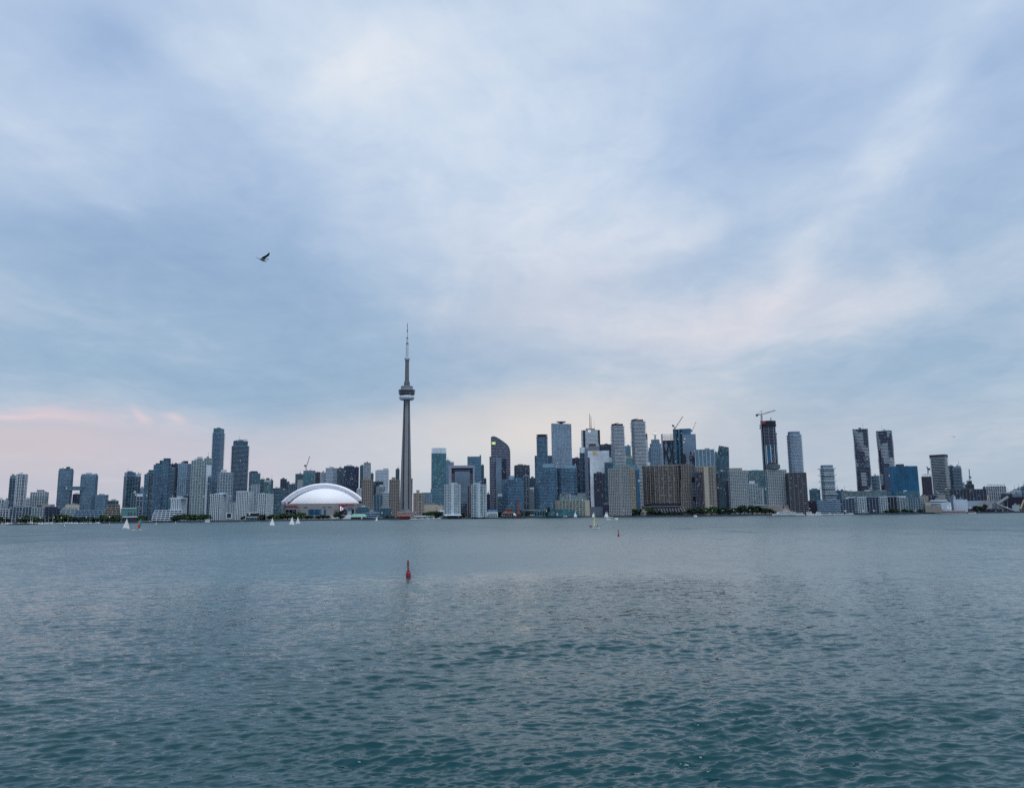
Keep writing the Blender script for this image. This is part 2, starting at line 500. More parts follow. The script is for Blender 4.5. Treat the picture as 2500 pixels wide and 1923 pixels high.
def grow(poly, o):
    """Move a convex outline outwards by o."""
    n = len(poly); out = []
    for i in range(n):
        p0, p1, p2 = poly[i - 1], poly[i], poly[(i + 1) % n]
        e1 = (p1[0] - p0[0], p1[1] - p0[1]); e2 = (p2[0] - p1[0], p2[1] - p1[1])
        l1 = math.hypot(*e1) or 1; l2 = math.hypot(*e2) or 1
        n1 = (e1[1] / l1, -e1[0] / l1); n2 = (e2[1] / l2, -e2[0] / l2)
        k = 1 + n1[0] * n2[0] + n1[1] * n2[1]
        k = max(k, 0.35)
        out.append((p1[0] + o * (n1[0] + n2[0]) / k, p1[1] + o * (n1[1] + n2[1]) / k))
    return out

#        core       slab        fh   st    over  pier        spacing width out
STYLE = {
 'condo':  ('g_blue', 'balcony', 3.0, 0.55, 0.9, None, 0, 0, 0),
 'condo_t': ('g_teal', 'balcony', 3.0, 0.50, 0.9, 'blueline', 6.0, 0.5, 0.35),
 'condo_n': ('g_navy', 'balcony', 3.1, 0.70, 1.2, None, 0, 0, 0),
 'slabs':  ('g_dark', 'white', 3.3, 1.35, 1.6, None, 0, 0, 0),
 'slabs_b': ('g_blue', 'white', 3.3, 0.75, 1.4, None, 0, 0, 0),
 'slabs_d': ('g_navy', 'balcony', 3.2, 0.85, 1.6, None, 0, 0, 0),
 'curtain': ('g_blue', 'blueline', 3.8, 0.35, 0.2, 'blueline', 5.0, 0.35, 0.2),
 'curtain_t': ('g_teal', 'blueline', 3.8, 0.35, 0.2, 'blueline', 5.0, 0.35, 0.2),
 'curtain_n': ('g_navy', 'bluegrey', 3.9, 0.30, 0.2, 'bluegrey', 6.0, 0.30, 0.2),
 'curtain_dt': ('g_dteal', 'bluegrey', 3.9, 0.40, 0.2, 'bluegrey', 6.0, 0.40, 0.2),
 'curtain_s': ('g_sky', 'blueline', 3.6, 0.40, 0.2, 'white', 4.0, 0.35, 0.25),
 'curtain_p': ('g_pale', 'grey', 4.0, 0.18, 0.1, 'grey', 9.0, 0.18, 0.1),
 'grid':   ('g_dteal', 'offwhite', 3.1, 0.75, 0.5, 'offwhite', 4.4, 0.9, 0.5),
 'grid_n': ('g_navy', 'balcony', 3.2, 0.60, 0.4, 'balcony', 5.0, 0.7, 0.4),
 'grid_w': ('g_dark', 'white', 3.0, 0.70, 0.6, 'white', 4.2, 1.0, 0.6),
 'grid_g': ('g_green', 'offwhite', 3.0, 0.75, 0.8, 'offwhite', 6.0, 0.8, 0.9),
 'pale':   ('g_green', 'offwhite', 3.0, 0.80, 0.7, 'offwhite', 5.0, 1.0, 0.6),
 'punch_b': ('g_ink', 'beige', 2.9, 1.25, 0.6, 'beige', 4.2, 1.7, 0.35),
 'punch_w': ('g_ink', 'offwhite', 3.0, 1.35, 0.6, 'offwhite', 3.8, 1.3, 0.35),
 'punch_g': ('g_ink', 'grey', 3.0, 1.1, 0.4, 'grey', 3.8, 1.4, 0.4),
 'piers':  ('g_ink', 'offwhite', 3.0, 1.0, 0.35, 'white', 3.3, 1.25, 0.5),
 'bands':  ('g_navy', 'balcony', 3.9, 1.7, 0.25, None, 0, 0, 0),
 'bands_w': ('g_dark', 'white', 4.2, 2.9, 0.25, None, 0, 0, 0),
 'bands_b': ('g_blue', 'blueline', 3.9, 1.5, 0.2, None, 0, 0, 0),
 'office': ('g_ink', 'midgrey', 3.8, 1.4, 0.5, 'midgrey', 9.0, 1.2, 0.8),
 'blank_w': ('white', None, 0, 0, 0, None, 0, 0, 0),
 'blank_g': ('grey', None, 0, 0, 0, None, 0, 0, 0),
 'blank_s': ('sand', None, 0, 0, 0, None, 0, 0, 0),
 'blank_d': ('dgrey', None, 0, 0, 0, None, 0, 0, 0),
}

class Site:
    """Where a building stands: frame that faces the harbour, real width and height."""
    def __init__(self, c, xl, xr, yt, Y, s=0.0, th=22.0, dr=0.85, yb=None):
        a = AT(c, xl, yt, Y); b = AT(c, xr, yt, Y)
        m = (a + b) / 2
        self.c = c; self.Y = Y
        self.phi = math.atan2(m.x, m.y)
        W = (b.x - a.x) * math.cos(self.phi)
        if s == 0: self.w, self.d, self.th = W, W * dr, 0.0
        else:
            f = abs(s); t = min(R(th), math.asin(min(1.0, f / 0.55)))
            self.w = (1 - f) * W / math.cos(t); self.d = f * W / math.sin(t)
            self.th = math.copysign(t, s)
        self.rz = -self.phi + self.th
        self.x, self.y = m.x, m.y
        self.h = m.z - GROUND
        self.W = W
    def z(self, y, x=None):
        """Height above ground of picture row y on this building."""
        xx = x if x is not None else (self.xm if hasattr(self, 'xm') else 0)
        return AT(self.c, xx, y, self.Y).z - GROUND
    def lx(self, x, y):
        """Local x of picture column x (only for sites that face the harbour squarely)."""
        p = AT(self.c, x, y, self.Y)
        return (p.x - self.x) * math.cos(self.phi)

def storeys(root, poly, z0, z1, st, wave=None, slab_mat=None):
    core, slab, fh, t, over, pier, sp, pw, po = st
    if slab_mat: slab = slab_mat
    H = z1 - z0
    MB().prism(poly, z0, z1).build('wall', core, root)
    if slab and fh:
        n = max(1, int(round(H / fh))); f = H / n
        m = MB()
        for i in range(1, n + 1):
            z = z0 + i * f
            pl = wave(poly, i, over) if wave else grow(poly, over)
            m.prism(pl, z - t, z + (0.02 if i < n else 0.25))
        m.build('floor_slabs', slab, root, kind='stuff')
    if pier:
        m = MB(); nv = len(poly)
        for i in range(nv):
            p, q = poly[i], poly[(i + 1) % nv]
            ex, ey = q[0] - p[0], q[1] - p[1]; L = math.hypot(ex, ey)
            if L < 0.05: continue
            ex /= L; ey /= L; nx, ny = ey, -ex
            k = max(1, int(round(L / sp)))
            if nv > 8 and L < sp * 0.6 and i % 2: continue
            for j in range(k):
                s = L * j / k; c = (p[0] + ex * s, p[1] + ey * s); hw = pw / 2
                lo = -0.2; hi = po + 0.06
                m.prism([(c[0] - ex * hw + nx * lo, c[1] - ey * hw + ny * lo), (c[0] - ex * hw + nx * hi, c[1] - ey * hw + ny * hi),
                         (c[0] + ex * hw + nx * hi, c[1] + ey * hw + ny * hi), (c[0] + ex * hw + nx * lo, c[1] + ey * hw + ny * lo)][::-1], z0, z1 + 0.12)
        m.build('mullions' if pw < 0.6 else 'piers', pier, root, kind='stuff')

def rooftop(root, w, d, z, seed):
    """Plant rooms, cooling units and a mast or two."""
    r = random.Random(seed)
    roof = MB()
    a, b = w * r.uniform(-0.28, 0.02), w * r.uniform(0.05, 0.3)
    roof.box(a, b, -d * 0.2, d * 0.25, z, z + r.uniform(2.5, 5.0))
    roof.build('plant_room', r.choice(['grey', 'bluegrey', 'dgrey', 'offwhite']), root)
    m = MB()
    for i in range(r.randint(2, 4)):
        x = r.uniform(-0.38, 0.34) * w; y = r.uniform(-0.35, 0.3) * d
        m.box(x, x + 2.6, y, y + 2.2, z, z + r.uniform(1.2, 2.2))
    m.build('cooling_units', 'grey', root, kind='stuff')
    if r.random() < 0.4:
        x = r.uniform(-0.3, 0.3) * w
        MB().bar((x, 0, z), (x, 0, z + r.uniform(8, 15)), 0.4, 5, 0.2).build('mast', 'steel', root)

def tower(c, xl, xr, yt, Y, style, name, label, shape='box', s=0.0, th=22.0, dr=0.85, pents=(), crown=None, base=None, wave=None,
          cat='building', roof=True, slabm=None, core=None, pier=None, top=None, group=None, patches=None):
    S = Site(c, xl, xr, yt, Y, s, th, dr)
    S.xm = (xl + xr) / 2
    root = empty(name, (S.x, S.y, GROUND), S.rz)
    tag(root, label, cat, group)
    st = list(STYLE[style])
    if core: st[0] = core
    if slabm: st[1] = slabm
    if pier:
        st[5] = pier
        if not st[6]: st[6], st[7], st[8] = 9.0, 0.9, 0.45
    poly = poly_shape(shape, S.w, S.d)
    H = S.h
    body = H
    if crown: body = S.z(crown[0])
    z0 = 0.0
    if base:                       # (y, style) lower storeys of another kind
        zb = S.z(base[0]); bst = list(STYLE[base[1]])
        storeys(root, grow(poly, base[2] if len(base) > 2 else 0.0), 0.0, zb, bst)
        z0 = zb
    storeys(root, poly, z0, body, st, wave)
    if crown:
        cst = STYLE.get(crown[1])
        if cst: storeys(root, grow(poly, crown[2] if len(crown) > 2 else -0.8), body, H, cst)
        else:
            MB().prism(grow(poly, crown[2] if len(crown) > 2 else -0.8), body, H).build('crown', crown[1], root)
    zt = H
    for (a, b, y, mt) in pents:
        p = AT(c, a, y, Y); q = AT(c, b, y, Y)
        m = (p + q) / 2 - Vector((S.x, S.y, 0)); wd = (q.x - p.x) * math.cos(S.phi)
        lx = m.x * math.cos(S.phi) / max(0.3, math.cos(S.th))
        MB().prism([(x + lx, yy) for x, yy in poly_shape('box', wd, min(S.d * 0.6, wd * 1.2))], H, max(H + 1, (p.z + q.z) / 2 - GROUND)).build('penthouse', mt, root)
    if roof and not pents: rooftop(root, S.w, S.d, zt, hash((xl, xr, yt)) & 0xffff)
    if patches:                    # white balcony fronts that swell in and out round the tower
        m = MB(); n = int(H / st[2]); f = H / n
        for i in range(2, n + 1):
            pl = wave(poly, i, st[4]); nv = len(pl)
            for j in range(nv):
                p, q = pl[j], pl[(j + 1) % nv]; t = math.atan2(p[1] + q[1], p[0] + q[0])
                v = math.sin(3 * t + i * 0.27 + patches[0]) + 0.8 * math.sin(5 * t - i * 0.19 + 2 * patches[0]) + 0.7 * math.sin(i * 0.11 + 2 * t)
                if v > 0.42:
                    k = 0.985
                    m.prism([p, q, (q[0] * k, q[1] * k), (p[0] * k, p[1] * k)], i * f, i * f + 1.25)
        m.build('balcony_fronts', 'white', root, kind='stuff')
    if top: top(root, S, H)
    return root, S

def text_part(txt, size, mat, parent, loc, rot=(R(90), 0, 0), name='lettering', depth=0.05):
    cu = bpy.data.curves.new('txt', 'FONT'); cu.body = txt; cu.size = size; cu.extrude = depth
    cu.align_x = 'CENTER'; cu.align_y = 'CENTER'; cu.resolution_u = 2
    tmp = bpy.data.objects.new('txt', cu)
    me = bpy.data.meshes.new_from_object(tmp)
    bpy.data.objects.remove(tmp); bpy.data.curves.remove(cu)
    me.materials.clear(); me.materials.append(MATS[mat])
    o = bpy.data.objects.new(name, me)
    link(o, parent); o.location = loc; o.rotation_euler = rot
    return o
# ------------------------------------------------------------------ shore: quay, seawall, ground
SHORE = [(-900, 1320), (-200, 1300), (0, 1300), (300, 1320), (600, 1390), (880, 1430), (1100, 1530), (1300, 1570), (1620, 1520), (2000, 1480), (2500, 1410), (3200, 1380), (4500, 1300)]
def shore_y(px):
    for (a, ya), (b, yb) in zip(SHORE, SHORE[1:]):
        if a <= px <= b: return ya + (yb - ya) * (px - a) / (b - a)
    return SHORE[0][1] if px < SHORE[0][0] else SHORE[-1][1]
def build_shore():
    pts = []
    for px, Y in SHORE:
        pts.append(((px - CX) / F * Y * 0.995, Y))
    poly = pts + [(9000, 1300), (14000, 30000), (-14000, 30000), (-9000, 1320)]
    MB().prism(poly, -2.0, GROUND).build('waterfront_ground', 'quay', None, kind='structure')
    m = MB()
    for (a, b) in zip(pts, pts[1:]):
        dx_, dy_ = b[0] - a[0], b[1] - a[1]; L = math.hypot(dx_, dy_); n = (dy_ / L, -dx_ / L)
        m.prism([(a[0] + n[0] * 0.6, a[1] + n[1] * 0.6), (b[0] + n[0] * 0.6, b[1] + n[1] * 0.6), (b[0] - n[0] * 1.2, b[1] - n[1] * 1.2), (a[0] - n[0] * 1.2, a[1] - n[1] * 1.2)], -1.5, GROUND + 0.35)
    m.build('seawall', 'dgrey', None, kind='structure')
build_shore()

# ------------------------------------------------------------------ the skyline, from left to right
T = tower
# --- far left
T('A', -60, 62, 1195, 1560, 'grid_w', 'apartment_block', 'pale white apartment block cut by the left edge of the picture', pents=[(0, 40, 1170, 'offwhite')])
T('A', 62, 122, 1205, 1600, 'punch_w', 'apartment_block', 'small white flat-roofed block touching the dark dotted tower at far left', pents=[(84, 118, 1176, 'teal_paint')])
T('A', 148, 240, 848, 1700, 'grid_n', 'apartment_tower', 'dark navy tower with pale dots, leftmost tall tower', dr=1.0, crown=(885, 'bluegrey', -0.2))
T('A', 240, 408, 828, 1660, 'grid_w', 'apartment_tower', 'rounded white latticed tower beside the dark dotted tower at far left', shape='rbox', pier='white')
T('A', 376, 446, 1180, 1850, 'slabs', 'apartment_block', 'small pale block peeping between the latticed tower and the squat framed block')
T('A', 450, 713, 1088, 1600, 'grid', 'apartment_block', 'squat teal block with white framed top, left of the bridged twin towers', s=-0.22, crown=(1150, 'grid_w', 0.0))
T('A', 865, 1080, 745, 1700, 'condo_t', 'apartment_tower', 'taller rounded teal tower of the pair joined by a skybridge', shape='rbox', crown=(775, 'g_teal', -0.2), core='g_sky')
T('A', 1190, 1438, 827, 1700, 'condo_t', 'apartment_tower', 'shorter rounded teal tower of the pair joined by a skybridge', shape='rbox', crown=(855, 'g_sky', -0.2), core='g_sky')
T('A', 1066, 1172, 1118, 1900, 'curtain_n', 'office_block', 'navy block seen under the skybridge between the twin towers')
T('A', 1392, 1588, 1128, 1670, 'condo_t', 'apartment_block', 'lower rounded teal block right of the bridged twin towers', shape='rbox', core='g_sky')
T('A', 1572, 1738, 1212, 1700, 'curtain_dt', 'office_block', 'low dark block with a flat grey roof behind the beige terraces')
T('A', -40, 172, 1335, 1450, 'grid_w', 'apartment_block', 'low pale apartment block at the far left waterfront')
T('A', 150, 465, 1305, 1440, 'grid_n', 'apartment_block', 'low blue-grey apartment block at the foot of the white latticed tower', pier='offwhite', pents=[(200, 340, 1290, 'grey'), (340, 440, 1300, 'bluegrey')])
T('A', 470, 668, 1312, 1430, 'grid', 'apartment_block', 'low teal apartment block with pale frames under the squat framed block')
T('A', 598, 782, 1272, 1490, 'blank_g', 'office_block', 'plain grey-beige block behind the low dark glass one at left', core='warm')
T('A', 664, 892, 1302, 1440, 'curtain_n', 'apartment_block', 'low dark navy glass block left of the stepped white terraces')
T('A', 960, 1165, 1268, 1560, 'blank_s', 'apartment_block', 'plain cream block above the stepped terraces below the skybridge')
# --- left towers
T('B', 145, 312, 797, 1760, 'condo_t', 'apartment_tower', 'teal balcony tower standing alone right of the bridged twins', s=0.22, crown=(858, 'g_sky', 0.0), core='g_dteal')
T('B', 306, 386, 822, 1790, 'grid_n', 'apartment_tower', 'narrow tower with a white top attached right of the lone teal tower', crown=(860, 'offwhite', 0.0))
T('B', 372, 436, 1028, 2300, 'curtain_s', 'office_tower', 'grey tower far behind, seen in a gap of the left towers')
T('B', 245, 330, 1100, 1640, 'grid_n', 'apartment_block', 'dark gridded block in front of the lone teal tower')
T('B', 320, 416, 1150, 1620, 'grid_n', 'apartment_block', 'dark gridded block with a pale barrel roof near the lone teal tower', pents=[(325, 412, 1112, 'white')], pier='offwhite')
T('B', 440, 497, 825, 1700, 'condo_t', 'apartment_tower', 'lowest and leftmost step of the stepped blue tower cluster', core='g_blue', pents=[(468, 496, 803, 'g_teal')])
T('B', 493, 578, 790, 1710, 'condo_t', 'apartment_tower', 'second step of the stepped blue tower cluster', core='g_dark', crown=(800, 'bluegrey', 0), pents=[(496, 572, 762, 'g_dteal')])
T('B', 575, 722, 690, 1720, 'condo_t', 'apartment_tower', 'broad third step of the stepped blue tower cluster', core='g_blue', pents=[(600, 720, 665, 'g_dteal'), (660, 720, 622, 'g_dteal')])
T('B', 700, 820, 640, 1715, 'condo_t', 'apartment_tower', 'highest right step of the stepped blue tower cluster', core='g_blue', s=-0.3, pents=[(722, 816, 592, 'g_dteal')])
T('B', 822, 938, 677, 1960, 'curtain_n', 'office_tower', 'near-black slab tower behind the stepped blue cluster')
T('B', 826, 876, 742, 1800, 'slabs_d', 'apartment_tower', 'narrow striped tower in front of the near-black slab tower', core='g_dteal')
T('B', 936, 1056, 668, 1800, 'curtain_s', 'office_tower', 'pale blue glass tower left of the black chequered tower', core='g_sky')
T('B', 1046, 1130, 672, 1860, 'bands', 'office_tower', 'black tower with chequered pale dashes', core='g_navy', pents=[(1000, 1078, 632, 'navy')])
T('B', 1020, 1100, 1140, 1600, 'curtain_n', 'apartment_block', 'dark block at the foot of the black chequered tower')
T('B', 1132, 1344, 628, 1600, 'pale', 'apartment_tower', 'pale grey-green balcony tower with a white crown, left of the tallest left tower', shape='cham', dr=0.7, pents=[(1170, 1300, 600, 'offwhite'), (1212, 1290, 572, 'offwhite')])
T('B', 1316, 1424, 593, 1780, 'curtain_s', 'apartment_tower', 'grey tower tucked behind the pale grey-green balcony tower', core='g_pale', crown=(690, 'grid_g', 0))
T('B', 1366, 1420, 862, 1720, 'grid_n', 'apartment_block', 'slim navy block squeezed beside the pale grey-green balcony tower')
T('B', 1442, 1614, 160, 2000, 'slabs_d', 'apartment_tower', 'tallest tower of the left group, striped, with a teal glass crown', s=-0.34, crown=(228, 'curtain_t', -1.0), core='g_blue')
T('B', 1520, 1732, 800, 1600, 'pale', 'apartment_tower', 'pale balcony tower in front of the tallest left tower', shape='cham', dr=0.7, pents=[(1555, 1640, 762, 'offwhite')], core='g_blue')
T('B', 1410, 1664, 1118, 1450, 'piers', 'apartment_block', 'white ribbed block, first of three near the left shore', s=-0.46, pents=[(1478, 1530, 1105, 'white'), (1550, 1640, 1097, 'white')])
T('B', 790, 1000, 1205, 1470, 'curtain_t', 'apartment_block', 'low teal glass block left of the white hotel with arched frames')
T('B', 835, 1062, 1190, 1430, 'piers', 'hotel', 'white mid-rise hotel with framed bays and hipped roof on the left shore', s=-0.55, pents=[(838, 1040, 1165, 'offwhite'), (920, 985, 1146, 'offwhite')])
T('B', 1700, 1790, 1250, 1560, 'punch_w', 'apartment_block', 'small dark block with white windows between two white ribbed blocks', core='g_navy')
T('C', 42, 290, 340, 1950, 'slabs_d', 'apartment_tower', 'second tallest left tower, dark and finely striped under a plain glass box', s=0.12, crown=(415, 'curtain_dt', -2.5))
T('C', 112, 345, 1080, 1450, 'piers', 'apartment_block', 'white ribbed block, second of three near the left shore', s=-0.28, pents=[(118, 250, 1072, 'white')])
T('C', 430, 645, 1112, 1450, 'piers', 'apartment_block', 'white ribbed block, third of three, nearest the domed stadium', s=-0.48, pents=[(470, 510, 1100, 'white')])
T('C', 293, 452, 812, 1680, 'condo_t', 'apartment_tower', 'teal tower with a curved dark top behind the white ribbed blocks', s=0.3, pents=[(300, 410, 790, 'g_dteal'), (318, 400, 780, 'dgrey')])
T('C', 322, 442, 985, 1580, 'pale', 'apartment_block', 'pale balcony block in front of the curved-top teal tower', core='g_sky')
T('C', 452, 520, 900, 1800, 'condo_n', 'apartment_tower', 'dark slim tower left of the white-topped green glass tower')
T('C', 510, 612, 912, 1740, 'curtain_t', 'apartment_tower', 'green glass tower with a white cap left of the stadium', core='g_green', crown=(940, 'offwhite', 0.2))
T('C', 600, 642, 912, 1820, 'curtain_dt', 'apartment_tower', 'slim dark tower right of the white-capped green one')
T('C', 620, 768, 1030, 1700, 'condo', 'apartment_block', 'dark blue slab-fronted block touching the left side of the stadium', core='g_dteal')
# --- behind the stadium
T('C', 748, 842, 895, 2350, 'curtain_n', 'office_tower', 'navy tower left behind the stadium roof', core='g_dark')
T('C', 836, 882, 940, 2360, 'curtain_dt', 'office_tower', 'slim lower annexe right of the navy tower behind the stadium')
T('C', 866, 992, 970, 2250, 'grid_n', 'apartment_block', 'dark gridded block over the left slope of the stadium roof')
T('C', 764, 836, 1052, 2150, 'grid_n', 'apartment_block', 'low dark block at the left foot of the stadium arch')
T('C', 972, 1090, 822, 2420, 'slabs_d', 'apartment_tower', 'dark unfinished tower below the crane behind the stadium', core='g_ink')
T('C', 1004, 1078, 912, 2200, 'punch_w', 'office_block', 'small pale block above the left shoulder of the stadium roof')
T('C', 1085, 1263, 772, 2350, 'curtain_t', 'office_tower', 'teal glass tower with dark cap behind the stadium roof', crown=(805, 'bluegrey', 0), s=-0.08)
T('C', 1255, 1332, 795, 2420, 'curtain_n', 'office_tower', 'black-purple tower right of the teal glass tower behind the stadium', core='plum')
T('C', 1334, 1414, 800, 2320, 'grid_w', 'apartment_tower', 'narrow white gridded tower behind the stadium crown')
T('C', 1412, 1578, 735, 2320, 'bands_b', 'office_tower', 'light blue striped tower directly behind the stadium crown', s=-0.38, core='g_sky', slabm='white')
T('C', 1572, 1684, 738, 2420, 'slabs_d', 'office_tower', 'dark tower wedged right of the light blue striped tower')
T('C', 1680, 1832, 708, 2380, 'curtain_n', 'office_tower', 'black gridded office tower over the right slope of the stadium roof', pier='blueline', slabm='blueline')
T('C', 1828, 1898, 725, 2440, 'curtain_n', 'office_tower', 'slim navy tower right of the black gridded office tower')
T('C', 1914, 1972, 700, 2340, 'curtain_dt', 'apartment_tower', 'dark narrow tower touching the tall white gridded tower by the stadium')
T('D', 288, 392, 660, 2300, 'grid_w', 'apartment_tower', 'tall white gridded tower with a grey cap left of the needle tower', crown=(700, 'grey', 0))
T('D', 384, 432, 815, 2350, 'curtain_dt', 'apartment_tower', 'slim dark tower right of the tall white gridded tower')
T('D', 190, 262, 1035, 1900, 'punch_w', 'office_block', 'small white block at the right foot of the stadium arch', pents=[(195, 250, 1030, 'white')])
T('D', 460, 655, 768, 2320, 'bands_w', 'office_tower', 'blue and white striped office tower between the beige towers', s=-0.1, core='g_blue', pents=[(578, 645, 740, 'offwhite'), (490, 575, 762, 'bluegrey')])
T('D', 428, 575, 935, 1850, 'curtain_n', 'office_block', 'dark blue glass block between the two beige apartment towers', core='g_dark')
T('D', 480, 600, 1005, 1790, 'grid', 'apartment_block', 'small white-framed block before the dark blue glass block')
T('D', 412, 562, 1130, 1720, 'piers', 'apartment_block', 'navy block with white uprights between the beige apartment towers', core='g_navy', slabm='g_navy', pier='blueline')
T('D', 556, 664, 1092, 1760, 'bands_w', 'apartment_block', 'low white striped block left of the second beige tower', slabm='offwhite')
T('D', 757, 812, 750, 2350, 'curtain_dt', 'office_tower', 'slim teal tower with a bright sign hard against the needle tower')
T('D', 268, 426, 905, 1560, 'punch_b', 'apartment_tower', 'beige apartment tower beside the stadium with a stepped top', shape='cham', dr=0.8, pents=[(298, 384, 872, 'beige')])
T('D', 668, 812, 905, 1570, 'punch_b', 'apartment_tower', 'beige apartment tower just left of the needle tower', shape='cham', dr=0.8, pents=[(698, 752, 870, 'beige')])
T('D', 962, 1000, 895, 2250, 'punch_b', 'apartment_tower', 'beige sliver of a tower behind the right of the needle tower')
T('D', 168, 372, 1305, 1490, 'condo', 'apartment_block', 'low dark glass apartment block with pale balconies right of the stadium', core='g_dteal')
T('D', 380, 425, 1356, 1480, 'punch_w', 'office_block', 'tiny pale block behind the dark quay buildings left of the needle')
T('D', 322, 524, 1388, 1460, 'bands', 'office_block', 'low dark quay building with pale stripes', core='g_navy')
T('D', 520, 688, 1322, 1490, 'curtain_dt', 'office_block', 'dark green-blue glass box on the quay left of the needle tower', pents=[(525, 680, 1306, 'grey')])
T('D', 776, 1025, 1372, 1500, 'bands_w', 'office_block', 'low pale podium at the foot of the needle tower', slabm='warm')
T('D', 1018, 1166, 1102, 1545, 'punch_b', 'apartment_tower', 'rounded beige apartment tower right of the needle tower', shape='rbox', slabm='warm', pier='warm', pents=[(1058, 1106, 1056, 'warm')])
T('D', 1130, 1280, 1118, 1950, 'curtain_s', 'office_block', 'wide blue-grey block with a green roof between beige tower and teal tower', core='g_panel', crown=(1120, 'blank_g', 0), pents=[(1132, 1278, 1092, 'teal_paint')])
T('D', 1270, 1500, 1040, 1990, 'bands_b', 'office_block', 'wide striped podium under the tall teal glass tower', core='g_teal')
T('D', 1282, 1496, 446, 2010, 'curtain_t', 'office_tower', 'tall teal glass tower with a pale clear crown right of the needle', crown=(525, 'g_pale', 0.0), roof=False)
T('D', 1494, 1556, 626, 2120, 'bands_b', 'office_tower', 'slim grey-blue tower touching the tall teal glass tower', core='g_sky')
T('D', 1548, 1608, 655, 2130, 'blank_g', 'office_tower', 'plain lavender-grey shaft above the square arch building', core='lavgrey')
T('D', 1158, 1375, 1270, 1560, 'blank_s', 'warehouse', 'plain cream hall on the shore right of the rounded beige tower')
T('D', 1366, 1480, 1286, 1550, 'blank_s', 'warehouse', 'smaller cream hall with dark slots beside the white tower', core='sand')
# --- centre
T('F', 630, 838, 592, 2200, 'bands_b', 'office_tower', 'teal-blue office tower with a corner fin behind the square arch', pents=[(815, 836, 562, 'g_teal')], core='g_blue')
T('F', 836, 880, 722, 2210, 'curtain_dt', 'office_tower', 'slim lower shoulder right of the finned teal-blue office tower')
T('F', 845, 916, 922, 1750, 'curtain_n', 'office_block', 'small navy block behind the right white condo twin')
T('F', 916, 972, 1158, 1760, 'curtain_n', 'office_block', 'low dark block in the gap left of the pointed tower')
T('F', 520, 660, 1292, 1640, 'grid_n', 'apartment_block', 'low stepped blue-grey block between the white condo twins')
T('F', 628, 700, 1036, 1600, 'punch_b', 'apartment_block', 'brown-grey apartment flank left of the right white condo twin', slabm='redbrown', pier='balcony')
T('F', 1084, 1164, 1190, 1700, 'condo_n', 'apartment_block', 'small dark block with a white top at the foot of the pointed tower', pents=[(1090, 1160, 1150, 'offwhite')])
T('F', 1340, 1574, 720, 1920, 'curtain_n', 'office_tower', 'broad navy office tower with a sloped grey roof edge', s=0.12, core='g_dark', crown=(760, 'dgrey', 0.0))
T('F', 1572, 1664, 918, 2000, 'curtain_dt', 'office_tower', 'blue-grey tower behind the striped pale shaft')
T('F', 1574, 1644, 1080, 1720, 'bands_w', 'office_block', 'pale striped shaft with a white top between the curved condos', slabm='grey', pents=[(1578, 1640, 1056, 'white')])
T('F', 1160, 1482, 938, 1600, 'condo', 'apartment_tower', 'broad curved glass condo in front of the pointed tower', shape='bow', dr=0.6, pents=[(1265, 1338, 880, 'balcony'), (1338, 1480, 905, 'g_blue')])
T('F', 1478, 1562, 882, 1650, 'grid_n', 'apartment_tower', 'narrow white-dotted flank right of the broad curved glass condo', pier='offwhite')
T('G', 148, 388, 657, 2050, 'curtain_dt', 'office_tower', 'teal shoulders behind the round dark-capped tower')
T('G', 175, 325, 385, 1900, 'condo_n', 'apartment_tower', 'slim round tower with an overhanging dark cap', shape='round', dr=1.0, crown=(398, 'dgrey', 1.2), roof=False, core='g_blue')
T('G', 382, 662, 212, 2080, 'curtain_s', 'office_tower', 'tall pale glass tower with a gently sloping top', dr=0.5, roof=False, slabm='white')
T('G', 160, 452, 818, 1600, 'condo', 'apartment_tower', 'left one of the two curved striped condos behind the quay terminal', shape='bow', dr=0.6, pents=[(262, 420, 766, 'balcony')])
T('G', 462, 742, 828, 1610, 'condo', 'apartment_tower', 'right one of the two curved striped condos behind the quay terminal', shape='bow', dr=0.6, pents=[(575, 735, 788, 'balcony')])
T('G', 670, 784, 685, 2250, 'curtain_n', 'office_tower', 'dark navy tower between the sloping pale tower and the white tower')
T('G', 782, 858, 535, 1950, 'slabs_d', 'apartment_tower', 'narrow rounded striped tower with a pale cap', shape='round', crown=(612, 'g_pale', 0.0), roof=False)
T('G', 1062, 1238, 495, 2420, 'curtain_n', 'office_tower', 'flat black office tower behind the white twin-striped towers', core='g_navy')
T('G', 905, 1062, 520, 2200, 'blank_g', 'office_tower', 'grey tower top with dark curved plant room above the white glass tower', pents=[(912, 1010, 486, 'dgrey'), (1010, 1058, 490, 'offwhite')])
T('G', 1134, 1250, 750, 1800, 'curtain_dt', 'office_tower', 'dark teal tower with a slanted roof in front of the white glass tower')
T('G', 980, 1142, 900, 1720, 'curtain_n', 'office_block', 'dark blue glass office in front of the white glass tower', core='g_dark')
T('G', 1100, 1205, 1340, 1640, 'curtain_n', 'office_block', 'low black block beside the beige ribbed condo')
T('G', 920, 1112, 1372, 1600, 'blank_g', 'ferry_terminal', 'low ferry terminal with a pale blue-grey fascia and dark undercroft', core='bluegrey', roof=False)
T('H', 70, 248, 238, 1850, 'slabs', 'apartment_tower', 'left white striped tower of the tall pair with dark caps', s=0.25, wave=lambda p, i, o: grow(p, o * (0.7 + 0.8 * (0.5 + 0.5 * math.sin(i * 0.5)))), pents=[(80, 230, 203, 'navy')], slabm='white')
T('H', 352, 545, 172, 1850, 'slabs', 'apartment_tower', 'right and taller white striped tower of the pair with dark caps', s=0.25, wave=lambda p, i, o: grow(p, o * (0.7 + 0.8 * (0.5 + 0.5 * math.sin(i * 0.5 + 1)))), pents=[(360, 516, 142, 'navy')], slabm='white')
